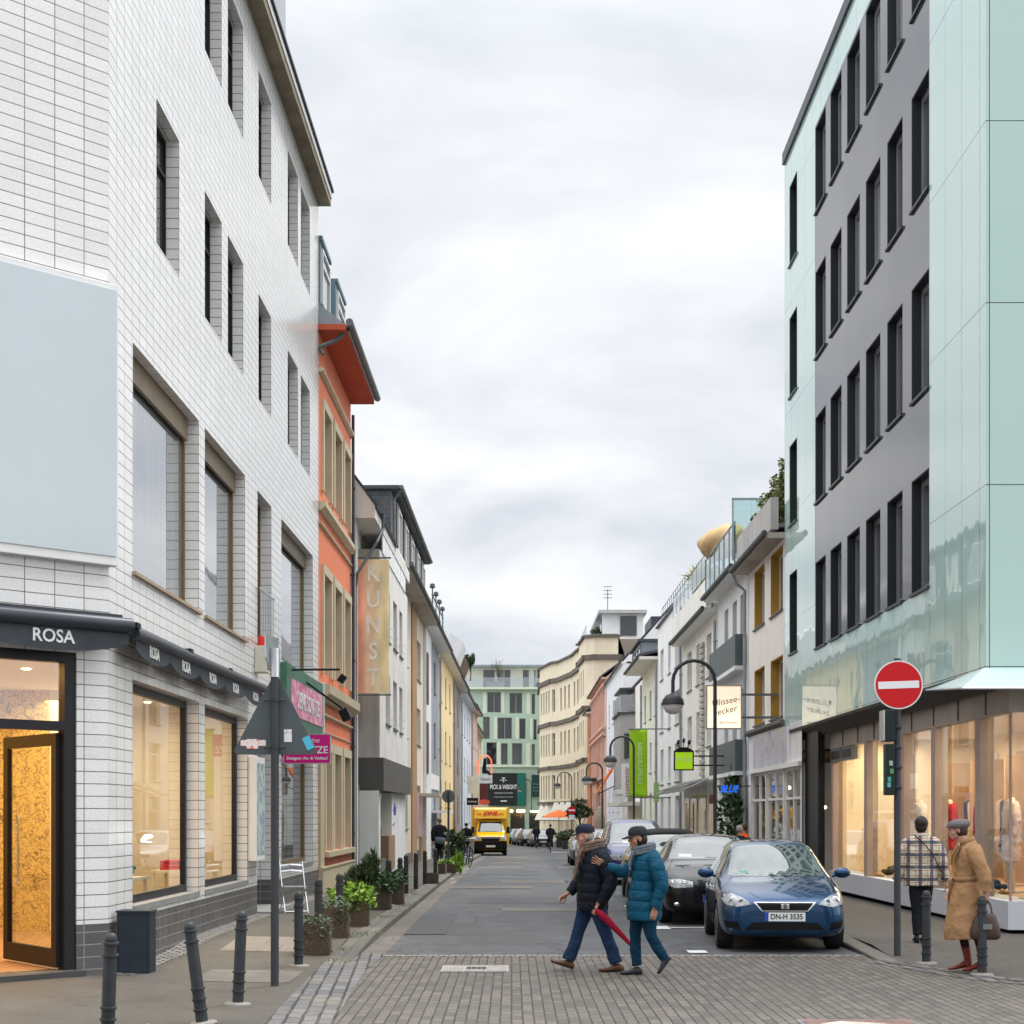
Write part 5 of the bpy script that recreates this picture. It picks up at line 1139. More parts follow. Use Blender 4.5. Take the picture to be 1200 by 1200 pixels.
# other projecting signs of the right row
Y_ = 78; t, b, wd, z0, z1 = wallsign('projecting_sign', 'white projecting sign with red vertical lettering left of the lime banner', 'sign', 728, 739, 895, 935, Y_, C_WHITE, .1)
text('comptoir', .36, M('red_ink', (.35, .02, .03)), t, (wd*.6, -.06, (z0+z1)/2), rot=(R(90), R(-90), 0))
Y_ = 76; t = thing('round_sign', 'white round projecting sign below the red-lettered sign', 'sign', (PX(725, Y_), Y_, 0)); m = MB(); m.lathe([(.01, -.04), (.33, -.04), (.33, .04), (.01, .04)], (0, 0, PZ(933, Y_)), 24, 'y'); m.build('disc', C_WHITE, t)
text('CAFE', .16, INK, t, (0, -.045, PZ(932, Y_))); m = MB(); m.tube([(.33, 0, PZ(933, Y_)), (1.9, 0, PZ(933, Y_))], .03, 6); m.build('bracket', C_BLACK, t)
Y_ = 72; t, b, wd, z0, z1 = wallsign('projecting_sign', 'plain pale green projecting sign right of the lime banner', 'sign', 766, 772.5, 917, 940, Y_, M('pale_green', (.30, .45, .18), .5), .1)
# blue neon on plants
Y_ = 45.5; t = thing('neon_sign', 'blue glowing neon letters above the ivy on the right row', 'neon sign', (PX(841, Y_), Y_, 0)); text('BLUE', .28, EM('neon_blue', (.01, .12, .7), .7), t, (.32, 0, PZ(925, Y_)), ext=.02, bold=.006, shear=.3, sx=.8)
m = MB(); m.tube([(.0, .05, PZ(921, Y_)), (1.4, .3, PZ(921, Y_))], .015, 6); m.build('bracket', C_BLACK, t)
# left-row signs far away
Y_ = 110
t, b, wd, z0, z1 = wallsign('projecting_sign', 'blank pale grey square projecting sign in the left row above the van', 'sign', 548, 561, 909.5, 930, 96, M('pale_sign', (.55, .6, .63), .4), .15)
t, b, wd, z0, z1 = wallsign('projecting_sign', 'small black projecting sign with white lettering just above the yellow van', 'sign', 547, 560.5, 935, 943.5, 92, C_BLACK, .15); text('hinterhofsalon', .17, C_WHITE, t, (wd/2, -.085, (z0+z1)/2), sx=.55)
t, b, wd, z0, z1 = wallsign('projecting_sign', 'white projecting sign under the orange boot emblem in the left row', 'sign', 561.5, 577, 908.5, 918, 112, C_WHITE, .15); text('Theaterschuh', .26, INK, t, (wd/2, -.085, (z0+z1)/2), sx=.5)
t = thing('boot_sign', 'black boot silhouette inside an orange neon arch, over the yellow van', 'sign', (PX(568.5, 112), 112, 0)); zb = PZ(907, 112); m = MB()
m.tube([(-.45, 0, zb)]+[(-.45*math.cos(PI*k/12), 0, zb+.75+.55*math.sin(PI*k/12)) for k in range(13)]+[(.45, 0, zb)], .045, 6); m.build('arch', EM('neon_orange', (1, .16, .06), .8), t)
m = MB(); m.prism([(-.2, -.03, zb+.02), (.38, -.03, zb+.02), (.30, -.03, zb+.18), (.08, -.03, zb+.3), (.1, -.03, zb+1.1), (-.1, -.03, zb+1.1), (-.2, -.03, zb+.4)], (0, .06, 0)); m.build('boot', C_BLACK, t)
t, b, wd, z0, z1 = wallsign('projecting_sign', 'dark red hanging panel left of the big black sign, above the van', 'sign', 562, 572, 918, 942, 130, M('dark_red', (.13, .035, .03), .5), .12)
t = thing('oval_sign', 'small oval orange-red sign just above the van roof', 'sign', (PX(567.5, 118), 118, 0)); m = MB(); m.T = Matrix.Translation((0, 0, PZ(940, 118))) @ Matrix.Diagonal((1, 1, .5, 1)); m.lathe([(.01, -.05), (.42, -.05), (.42, .05), (.01, .05)], (0, 0, 0), 20, 'y'); m.build('disc', M('orange_red', (.75, .10, .05), .4), t)
# orange slanted awning by the pink house, far parasols
t = thing('orange_awning', 'narrow orange slanted awning by the white gabled house', 'awning', (PX(715, 95), 95, 0)); m = MB(); m.prism([(.15, 0, PZ(899, 95)), (-.75, 0, PZ(928, 95)), (-.75, 0, PZ(930, 95)), (.15, 0, PZ(904, 95))], (0, 1.6, 0)); m.build('cloth', M('orange_cloth', (.75, .16, .02), .7), t); m = MB(); m.tube([(-.7, 0, PZ(930, 95)), (.6, 0, PZ(918, 95))], .03, 5); m.build('arm', C_BLACK, t)
t = thing('orange_parasol', 'open orange parasol over the cafe tables at the bend of the street', 'parasol', (PX(655, 140), 140, gz(140))); H_ = PZ(949, 140)-gz(140)
m = MB(); m.lathe([(.02, H_), (.8, H_-.28), (1.55, H_-.62), (1.55, H_-.66), (.02, H_-.1)], (0, 0, 0), 8); m.build('canopy', M('orange_cloth', (.75, .16, .02), .7), t); m = MB(); m.tube([(0, 0, 0), (0, 0, H_)], .03, 6); m.build('pole', C_BLACK, t)
t = thing('closed_parasol', 'closed beige parasol standing on the right pavement near the blue minivan', 'parasol', (PX(703, 84), 84, gz(84))); m = MB(); m.tube([(0, 0, .9), (0, 0, 1.1), (0, 0, 2.0), (0, 0, 2.6), (0, 0, 2.75)], [.08, .2, .27, .12, .02], 10, sub=3); m.build('cloth', M('beige_cloth', (.35, .30, .22), .8, .2, 4), t, smooth=40); m = MB(); m.tube([(0, 0, 0), (0, 0, 2.85)], .03, 6); m.build('pole', C_BLACK, t)
# ================================================================ bollards
def bollard_parts(t):
    m = MB(); m.lathe([(.052, 0), (.052, .70), (.048, .74), (.048, .80)], (0, 0, 0), 16); m.build('post', C_POST, t, smooth=40)
    m = MB(); m.lathe([(.048, .78), (.062, .785), (.062, .80), (.048, .805), (.051, .82), (.043, .85), (.024, .868), (.001, .872)], (0, 0, 0), 16); m.build('cap', C_POST, t, smooth=50)
    for z in (.70, .30, .21, .12): m = MB(); m.lathe([(.052, z-.012), (.063, z-.008), (.063, z+.008), (.052, z+.012)], (0, 0, 0), 16); m.build('ring', C_POST, t, smooth=30)
    m = MB(); m.lathe([(.13, -.005), (.12, .012), (.05, .02)], (0, 0, 0), 14); m.build('foot', M('foot_mortar', (.24, .22, .20), .9, .2, 8), t)
proto = None
blist = [(-3.07, 12.1, .026, (4, 3), 'bollard nearest the camera, in front of the corner shop door'), (-2.62, 13.5, .026, (2, -7), 'second bollard from the camera, leaning clearly to the left'),
 (-2.56, 14.9, .026, (0, 2.5), 'bollard between the leaning one and the pole of the triangular sign'), (-2.5, 18.7, .03, (0, 0), 'bollard right beside the first concrete planter'),
 (-2.56, 21.1, .10, (0, 0), 'bollard standing behind the two nearest planters'), (-2.42, 22.4, .11, (0, 0), 'bollard in front of the lime green bush'),
 (-2.34, 30.3, .11, (0, 0), 'bollard just behind the ivy planters'), (-2.27, 32.2, .11, (0, 1), 'bollard second behind the ivy planters'), (-2.31, 34.8, .105, (0, 0), 'bollard near the bay house, first of the free-standing four'),
 (-2.24, 37.2, .105, (0, 0), 'bollard near the bay house, second of the free-standing four'), (-2.2, 40.3, .105, (0, 0), 'bollard beside the small lone planter'), (-2.09, 43.5, .105, (0, 0), 'bollard behind the small lone planter, farthest of the left row'),
 (4.96, 19.1, .026, (0, 0), 'bollard in front of the person in the plaid jacket'), (5.23, 17.75, .026, (0, 0), 'bollard in front of the person in the camel coat')]
for i, (x, y, dz, tl, lab) in enumerate(blist):
    if proto is None: t = proto = thing('bollard', '', 'bollard'); bollard_parts(t)
    else: t = copy_tree(proto)
    t.location = (x, y, gz(y)+(pz(x, y) if x < 0 else dz)); t.rotation_euler = (R(tl[0]), R(tl[1]), R(i*37 % 90)) if False else (R(tl[0]), R(tl[1]), 0)
    tag(t, 'grey ringed '+lab, 'bollard', 'ringed metal bollards')

# ================================================================ traffic signs
t = thing('warning_sign', 'grey back of a triangular road sign with stickers on a dark pole', 'road sign', (-2.453, 16.5, .024))
m = MB(); m.tube([(0, 0, 0), (0, 0, 3.42)], .042, 14); m.build('pole', C_POLE, t, smooth=40)
zb, zt_ = PZ(884, 16.5)-.024, PZ(797, 16.5)-.024
m = MB(); tri = [(-.43, .05, zb), (.43, .05, zb), (.035, .05, zt_+.03), (-.035, .05, zt_+.03)]
bmp_ = [(-.405, zb), (.405, zb), (.43, zb+.04), (.03, zt_+.04), (-.03, zt_+.04), (-.43, zb+.04)]
m.prism([(x, .048, z) for x, z in bmp_], (0, .012, 0)); pl_ = m.build('plate', M('sign_back', (.075, .09, .095), .45, .08, 4), t, bevel=.003)
m = MB()
for z in (zb+.07, zb+.56): m.tube([(-.11, -.0, z), (.11, 0, z)], .012, 6); m.lathe([(.05, z-.02), (.052, z+.02)], (0, 0, 0), 12)
m.build('clamp', C_POST, t)
m = MB(); m.box((-.30, .042, zb+.06), (-.18, .046, zb+.16)); m.build('sticker', poster_mat('sticker_red', [(.7, .05, .03), (.8, .75, .68), (.75, .1, .05)], 14), t)
m = MB(); m.box((-.36, .044, zb+.09), (-.10, .047, zb+.15)); m.build('sticker', poster_mat('sticker_pink', [(.7, .3, .3), (.8, .75, .7), (.65, .1, .12)], 30), t)
m = MB(); m.box((.09, .042, zb+.13), (.17, .046, zb+.26)); m.build('sticker', poster_mat('sticker_white', [(.6, .62, .66), (.75, .75, .75), (.35, .2, .25)], 20), t)
m = MB(); m.T = Matrix.Translation((.34, 0, zb+.12)) @ Matrix.Rotation(R(-25), 4, 'Y'); m.box((-.04, .042, -.07), (.04, .046, .07)); m.build('sticker', M('sticker_blue', (.08, .45, .60), .4), t)
m = MB(); m.T = Matrix.Translation((-.03, 0, 3.42)) @ Matrix.Rotation(R(72), 4, 'Z'); m.prism([(-.14, 0, -.02), (.06, 0, -.26), (.16, 0, -.26), (.16, 0, .20), (-.14, 0, .20)], (0, .012, 0)); m.build('small_plate', C_STEEL, t)
m = MB(); m.tube([(0, 0, 3.2), (0, 0, 3.5)], .05, 12); m.build('collar', C_STEEL, t)

t = thing('no_entry_sign', 'large red and white no entry sign on a pole by the clothes shop', 'road sign', (4.83, 20.0, .02))
m = MB(); m.tube([(0, 0, 0), (0, 0, 3.74)], .043, 14); m.build('pole', C_POLE, t, smooth=40)
zc = PZ(803, 20)-.02
RED = M('sign_red', (.55, .004, .008), .35, .02)
m = MB(); m.lathe([(.001, -.065), (.305, -.065), (.305, -.05), (.001, -.05)], (0, 0, zc), 48, 'y'); ds = m.build('disc', C_WHITE, t)
m = MB(); m.lathe([(.001, -.068), (.288, -.068), (.288, -.066), (.001, -.066)], (0, 0, zc), 48, 'y'); m.build('red_face', RED, ds)
m = MB(); m.T = Matrix.Translation((0, 0, zc)) @ Matrix.Rotation(R(-2), 4, 'Y'); m.box((-.255, -.0705, -.045), (.255, -.0685, .045)); m.build('white_bar', M('sign_white', (.78, .78, .80), .35, .02), ds)
m = MB(); m.tube([(-.06, 0, zc+.29), (.06, 0, zc+.31)], .01, 6); m.build('clip', C_BLACK, t)
z1, z0 = PZ(832, 20)-.02, PZ(932, 20)-.02; zm = PZ(871, 20)-.02
m = MB(); m.box((-.19, -.10, zm+.02), (-.045, .10, z1)); m.build('signal_back', M('signal_green', (.008, .018, .016), .45, .1), t, bevel=.015)
m = MB(); m.box((-.16, -.09, z0), (-.045, .09, zm-.01)); sb_ = m.build('signal_housing', M('signal_green', (.015, .03, .026)), t, bevel=.015)
m = MB(); m.box((-.20, -.12, zm+.03), (-.185, .12, z1-.01)); m.build('signal_edge', C_STEEL, t)
for k, (cx_, cz_, cc) in enumerate([(-.12, z0+.20, (.05, .35, .30)), (-.09, z0+.30, (.10, .30, .12)), (-.125, z0+.13, (.1, .4, .45)), (-.10, z0+.40, (.3, .45, .35))]):
    m = MB(); m.box((cx_-.022, -.0945, cz_-.03), (cx_+.02, -.0905, cz_+.03)); m.build('sticker', M('sticker_s%d' % k, cc, .5, .3, 20), t)
m = MB()
for z in (z0+.1, z0+.35, z0+.6, zm+.2): m.lathe([(.05, z-.03), (.058, z), (.05, z+.03)], (0, 0, 0), 12)
m.build('clamp', C_POST, t)

t = thing('no_entry_sign', 'small far no entry sign with a white plate below, near the cafe planters', 'road sign', (PX(670, 118), 118, gz(118)+.08)); H_ = PZ(949.5, 118)-gz(118)-.08
m = MB(); m.tube([(0, 0, 0), (0, 0, H_)], .035, 8); m.build('pole', C_POLE, t)
m = MB(); m.lathe([(.001, -.06), (.30, -.06), (.30, -.04), (.001, -.04)], (0, 0, H_), 24, 'y'); ds = m.build('disc', RED, t); m = MB(); m.box((-.24, -.075, H_-.055), (.24, -.063, H_+.055)); m.build('white_bar', C_WHITE, ds)
m = MB(); m.box((-.21, -.06, H_-.68), (.21, -.04, H_-.34)); m.build('plate', C_WHITE, t)
t = thing('road_sign', 'round road sign seen from behind on the left pavement near the walking person', 'road sign', (PX(525.5, 50), 50, gz(50)+.1)); H_ = PZ(933, 50)-gz(50)-.1
m = MB(); m.tube([(0, 0, 0), (0, 0, H_+.15)], .035, 10); m.build('pole', C_POLE, t)
m = MB(); m.lathe([(.001, .04), (.2, .045), (.21, .055), (.001, .055)], (0, 0, H_), 24, 'y'); m.build('disc', M('sign_back_green', (.13, .15, .13), .5, .15, 5), t)

# ================================================================ plants
def leaf_mat(n, c, c2, tr=.25):
    m_, nt, bs = new_mat(n); _mats[n] = m_; g = nt.nodes.new('ShaderNodeNewGeometry')
    cc = mixc(nt, g.outputs['Random Per Island'], c, c2); lk(nt, cc, bs.inputs['Base Color']); bs.inputs['Roughness'].default_value = .5
    bs.inputs['Subsurface Weight'].default_value = 0
    return m_
L_LIME = leaf_mat('leaf_lime', (.10, .24, .015), (.26, .42, .04)); L_IVY = leaf_mat('leaf_ivy', (.012, .045, .014), (.05, .11, .035)); L_GREY = leaf_mat('leaf_grey', (.035, .07, .03), (.12, .15, .09))
L_OL = leaf_mat('leaf_olive', (.06, .09, .015), (.20, .20, .045)); L_DARK = leaf_mat('leaf_dark', (.02, .045, .014), (.06, .10, .03)); L_MOSS = leaf_mat('leaf_moss', (.08, .13, .03), (.16, .20, .06))
def leaves(mb, c, r, n, size, rng, up=0, asp=1.6, shell=.45):
    c = Vector(c)
    for _ in range(n):
        d = Vector((rng.gauss(0, 1), rng.gauss(0, 1), rng.gauss(0, 1))).normalized()
        k = shell+(1-shell)*rng.random()**.5; k *= 1+.18*math.sin(d.x*5+c.x*3)+.15*math.sin(d.z*7+c.y)
        p = c+Vector((d.x*r[0]*k, d.y*r[1]*k, d.z*r[2]*k))
        a = (d*.6+Vector((rng.gauss(0, .6), rng.gauss(0, .6), rng.gauss(0, .6)+up))).normalized()
        b = a.cross(Vector((rng.random()-.5, rng.random()-.5, rng.random()-.5))).normalized(); s_ = size*(.6+.8*rng.random()); n_ = a.cross(b)
        l = s_*asp*.5; w_ = s_*.5
        mb.poly([p-a*l, p+b*w_*.8-a*l*.2+n_*w_*.2, p+a*l, p-b*w_*.8-a*l*.2+n_*w_*.2])
def stems(mb, c, r, n, rng, base, rad=.006):
    for _ in range(n):
        d = Vector((rng.uniform(-1, 1)*r[0], rng.uniform(-1, 1)*r[1], rng.uniform(.1, 1)*r[2]))*.85
        mb.tube([base+Vector((d.x*.15, d.y*.15, 0)), base*.4+(Vector(c)+d)*.6, Vector(c)+d], [rad*1.4, rad, rad*.5], 4)
AGG = M('exposed_aggregate', (.085, .062, .045), .9, .35, 22, .6, 60, streak=.5, dirt=(.05, .045, .035)); SOIL = M('soil', (.03, .022, .016), .95, .3, 20, .5, 60)
def planter(label, x, y, w_, h_, d_, rotz=0, mat=AGG):
    t = thing('planter', label, 'planter', (x, y, gz(y)+pz(x, y)-.005), rotz, 'concrete planters on the left pavement')
    m = MB(); w2, d2, wl_ = w_/2, d_/2, .045; tp = .015
    for (a, b) in (((-w2, -d2), (w2, -d2+wl_)), ((-w2, d2-wl_), (w2, d2)), ((-w2, -d2+wl_), (-w2+wl_, d2-wl_)), ((w2-wl_, -d2+wl_), (w2, d2-wl_))): m.box((a[0], a[1], 0), (b[0], b[1], h_))
    m.build('box', mat, t, bevel=.008); m = MB(); m.box((-w2+wl_, -d2+wl_, 0), (w2-wl_, d2-wl_, h_-.04)); m.build('soil', SOIL, t); return t
def plant(name, label, cat, x, y, z, cl, mat, size, n, seed, asp=1.6, up=0, group=None, stemmat=None):
    rng = random.Random(seed); t = thing(name, label, cat, (x, y, z), 0, group); m = MB(); s_ = MB()
    for c, r in cl:
        vol = r[0]*r[1]*r[2]; leaves(m, c, r, int(n*max(.12, (vol/(.2*.2*.2))**.67)), size, rng, up, asp); stems(s_, c, r, 6, rng, Vector((c[0]*.2, c[1]*.2, 0)))
    m.build('foliage', mat, t); s_.build('stem', stemmat or M('stem', (.10, .075, .04), .8), t); return t
def pz_(y): return gz(y)+pz(-2.4, y)
planter('tall square brown concrete planter nearest the crossing, beside a bollard', PX(370, 20.1), 20.2, .34, .38, .36)
planter('second square brown concrete planter, tucked behind the nearest one', PX(392, 21.9), 22.1, .34, .42, .36)
planter('wide low concrete planter holding the lime green bush', PX(415, 24.2), 24.4, .40, .40, .42)
planter('concrete planter with trailing ivy, fourth from the crossing', PX(446, 28.7), 28.9, .34, .44, .40)
planter('concrete planter with ivy, fifth from the crossing', PX(462, 30.5), 30.7, .34, .45, .40)
planter('small lone low planter without plants further along the kerb', PX(506, 41), 41.1, .33, .28, .4)
planter('far low planter, left of a pair under the round road sign', PX(518, 49), 49, .22, .33, .4)
planter('far low planter, right of a pair under the round road sign', PX(529, 50), 50, .28, .33, .4)
plant('creeper', 'sparse grey-green creeper spilling over the nearest planter', 'plant', PX(370, 20.1), 20.2, pz_(20.2)+.30, [((0, 0, .10), (.24, .22, .12)), ((-.12, -.12, .0), (.10, .10, .14)), ((.12, -.14, .02), (.12, .08, .16))], L_GREY, .035, 260, 1)
plant('creeper', 'dark creeper with dry stems over the second planter', 'plant', PX(393, 21.9), 22.1, pz_(22.1)+.36, [((0, 0, .08), (.22, .22, .12)), ((.1, -.16, -.05), (.14, .08, .16))], L_GREY, .035, 240, 2)
plant('bush', 'bright lime green leafy bush in the wide planter', 'bush', PX(414, 24.2), 24.4, pz_(24.4)+.38, [((-.02, 0, .10), (.34, .28, .18)), ((-.2, -.02, .06), (.18, .2, .15)), ((.2, -.04, .04), (.18, .2, .16)), ((.02, -.2, -.02), (.24, .12, .14))], L_LIME, .075, 150, 3, 1.3)
plant('bush', 'dark feathery rosemary bush behind the lime green bush', 'bush', PX(428, 27.2), 27.2, pz_(27.2), [((0, 0, .62), (.25, .22, .32)), ((.12, 0, .85), (.14, .14, .22)), ((-.12, 0, .30), (.2, .2, .3))], L_DARK, .05, 420, 4, 3.5, .9)
plant('bush', 'small grey-green heather bush left of the dark rosemary', 'bush', PX(413, 27.8), 27.8, pz_(27.8), [((0, 0, .5), (.16, .16, .28)), ((0, 0, .2), (.16, .16, .2))], L_GREY, .04, 350, 5, 3, .8)
plant('ivy', 'dark green ivy mound on the fourth planter', 'plant', PX(447, 28.7), 28.9, pz_(28.9)+.42, [((0, 0, .12), (.30, .24, .15)), ((.05, -.18, .0), (.22, .1, .14))], L_IVY, .06, 220, 6)
plant('ivy', 'dark green ivy mound on the fifth planter', 'plant', PX(464, 30.5), 30.7, pz_(30.7)+.42, [((0, 0, .10), (.28, .24, .15)), ((-.02, -.18, .0), (.2, .1, .12))], L_IVY, .06, 200, 7)
plant('bush', 'tall dark bush beside the parked bicycles', 'bush', PX(533, 56), 56, pz_(56), [((0, 0, .55), (.34, .3, .45)), ((.2, 0, .95), (.25, .25, .3)), ((-.1, 0, 1.1), (.2, .2, .25))], L_DARK, .09, 150, 8)
plant('bush', 'fresh green grass-like plant next to the far planters', 'bush', PX(537, 51.5), 51.5, pz_(51.5), [((0, 0, .28), (.18, .2, .28))], L_LIME, .08, 260, 9, 3, .8)
plant('grass_tuft', 'small green tufts growing in the two far planters', 'plant', PX(523, 49.3), 49.2, pz_(49)+.30, [((-.12, 0, .06), (.14, .15, .10)), ((.16, 0, .06), (.12, .15, .08))], L_LIME, .05, 140, 10, 2.5, .6)
rng = random.Random(5); m = MB()
for (x, y, n) in [(-2.18, 20.7, 60), (-2.1, 22.6, 60), (-2.15, 26.5, 40), (-2.0, 30, 40), (-2.15, 35, 30), (-1.95, 53, 60), (-2.1, 18.9, 25), (-4.1, 19.6, 20), (-4.05, 22, 40), (-3.9, 27.5, 40)]:
    for _ in range(n):
        p = Vector((x+rng.gauss(0, .10), y+rng.gauss(0, .28), gz(y)+(.11 if y > 21 else .05))); a = Vector((rng.gauss(0, .4), rng.gauss(0, .4), 1)).normalized()*rng.uniform(.02, .05); b = Vector((rng.gauss(0, 1), rng.gauss(0, 1), 0)).normalized()*.008
        m.poly([p-b, p+b, p+a])
tag(m.build('weeds', L_MOSS), 'short weeds and moss growing in the pavement joints by the kerb', 'weeds', None, 'stuff')
# ivy on the right row, roof plants
plant('ivy', 'large dark ivy covering the wall below the blue neon sign', 'ivy', 6.45, 46.9, .1, [((-.02, -.4, 1.5), (.4, .5, 1.2)), ((.1, .4, 2.3), (.3, .5, .8)), ((-.05, -.2, .6), (.4, .5, .7))], L_IVY, .12, 60, 11)
plant('roof_hedge', 'loose olive green hedge growing over the roof terrace parapet of the ochre window house', 'hedge', XR(42)+.15, 43.2, 9.55, [((.1, -1.9, .55), (.35, .8, .7)), ((0, -.8, .4), (.35, .8, .55)), ((0, .4, .25), (.35, .8, .45)), ((-.05, 1.5, .1), (.3, .6, .35)), ((.15, -2.2, 1.1), (.25, .45, .45)), ((-.2, -.3, -.1), (.14, 1.4, .2))], L_OL, .085, 130, 12)
plant('roof_plant', 'spiky yellow-green plant in a pot on the roof terrace', 'plant', PX(821, 60), 59, 10.0, [((0, 0, .45), (.45, .5, .5))], leaf_mat('leaf_yellow', (.22, .24, .03), (.45, .40, .08)), .14, 60, 13, 5, .9)
t = thing('roof_pot', 'grey square pot holding the spiky terrace plant', 'pot', (PX(821, 60), 59, 9.3)); m = MB(); m.prism([(-.3, -.3, 0), (.3, -.3, 0), (.3, .3, 0), (-.3, .3, 0)], (0, 0, .72)); m.build('pot', C_ZINCD, t, bevel=.03); m = MB(); m.box((-.33, -.33, .72), (.33, .33, .78)); m.build('rim', C_LEAD, t)
# covered parasol on the terrace
t = thing('covered_parasol', 'large tan cloth cover bulging like a balloon over furniture on the roof terrace', 'cover', (PX(850, 52), 52.5, 10.2)); m = MB(); rs = []
for j in range(15):
    th_ = PI*j/14; ring = []
    for k in range(36):
        a = 2*PI*k/36; rr = math.sin(max(.03, min(PI-.03, th_))); f_ = 1+.045*math.sin(a*7+th_*3)+.03*math.sin(a*13-th_*5)
        z_ = -math.cos(th_); w_ = 1.0*(1+.25*z_) if z_ < 0 else 1.0
        ring.append((rr*f_*w_*.82*math.cos(a)+.25*z_, rr*f_*w_*.9*math.sin(a), .58*z_+.03*math.sin(a*5)))
    rs.append(ring)
m.rings(rs); m.T = None; cv = m.build('cloth', M('tan_cloth', (.46, .31, .15), .75, .12, 2.5, .3, 14), t, smooth=70); cv.location = (0, 0, PZ(636, 52.5)-10.2); m = MB(); m.tube([(0, 0, -1.2), (0, 0, 1)], .05, 8); m.tube([(.0, 0, -.9), (.3, 0, -.9)], .2, 8); m.build('stand', C_BLACK, t)
# far trees and hedges
def tree(label, x, y, z0, h, crown, mat, size, n, seed, cat='tree'):
    rng = random.Random(seed); t = thing('tree', label, cat, (x, y, z0)); m = MB()
    m.tube([(0, 0, 0), (.03*h, .02, h*.3), (0, 0, h*.6)], [h*.02, h*.015, h*.008], 7, sub=3)
    for _ in range(14):
        a = rng.uniform(0, 6.28); L_ = rng.uniform(.5, 1)*crown[0]; zz = rng.uniform(.3, .65)*h; m.tube([(0, 0, zz*.8), (math.cos(a)*L_*.5, math.sin(a)*L_*.5, zz+.1*h), (math.cos(a)*L_, math.sin(a)*L_, zz+rng.uniform(.1, .35)*h)], [h*.006, h*.004, h*.002], 4)
    m.build('trunk', M('bark', (.09, .07, .05), .9, .2, 8), t); m = MB()
    for _ in range(9):
        c = (rng.uniform(-.6, .6)*crown[0], rng.uniform(-.6, .6)*crown[0], h*.68+rng.uniform(-.5, .5)*crown[1]); leaves(m, c, (crown[0]*.45, crown[0]*.45, crown[1]*.4), n, size, rng)
    if n: m.build('crown', mat, t)
    return t
tree('small olive-green street tree behind the far no entry sign', PX(679, 128), 128, gz(128), 4.4, (1.25, 1.2), L_DARK, .17, 90, 21)
t = tree('bare pale tree on the roof terrace of the green building', PX(583, 190), 191.2, 16.9, 4.2, (1.0, 1.0), L_OL, .12, 6, 22)
tree('small evergreen tree on the far left roof terrace', PX(551, 112), 112, 11.2, 2.2, (.4, .6), L_DARK, .15, 60, 23)
for i, (x, y, w_, lab) in enumerate([(4.7, 112, .5, 'clipped dark hedge block in a planter nearest the far no entry sign'), (4.4, 121, .6, 'second clipped dark hedge block of the cafe'), (4.3, 130, .7, 'third clipped dark hedge block of the cafe')]):
    t = plant('hedge', lab, 'hedge', x, y, gz(y)+.6, [((0, 0, .35), (w_, .8, .45))], L_DARK, .16, 40, 30+i, group='cafe hedges at the bend')
    t = thing('planter', 'dark cafe planter box under the '+lab.split(' in ')[0].split(' of ')[0], 'planter', (x, y, gz(y))); m = MB(); m.box((-w_, -.7, .0), (w_, .7, .62)); m.build('box', M('dark_planter', (.04, .04, .04), .7, .2), t, bevel=.03); m = MB(); m.box((-w_+.06, -.64, .6), (w_-.06, .64, .64)); m.build('soil', SOIL, t)
t = plant('roof_ball_tree', 'round clipped box bush on the terrace of the cream building', 'bush', PX(698, 150), 148, 17.9, [((0, 0, .7), (.5, .5, .6))], L_DARK, .15, 60, 40)
# bushes on the right in front of the shop
# ================================================================ bistro chair
t = thing('folding_chair', 'silver metal folding bistro chair on the pavement by the tiled wall', 'chair', (PX(344, 27.6), 27.6, gz(28)+.13), R(200))
CH_ = C_STEEL
m = MB(); m.box((-.2, -.18, .44), (.2, .2, .455)); 
m.build('seat', CH_, t, bevel=.004)
for s_ in (-1, 1):
    m = MB(); m.tube([(s_*.2, .26, 0), (s_*.2, .0, .42), (s_*.2, -.22, .88)], .011, 6); m.build('leg', CH_, t)
    m = MB(); m.tube([(s_*.18, -.28, 0), (s_*.18, .18, .44)], .011, 6); m.build('leg', CH_, t)
m = MB(); m.tube([(-.2, -.19, .80), (0, -.24, .82), (.2, -.19, .80)], .018, 6); m.tube([(-.2, -.16, .70), (0, -.21, .72), (.2, -.16, .70)], .018, 6); m.tube([(-.2, .26, .03), (.2, .26, .03)], .01, 6); m.build('backrest', CH_, t)

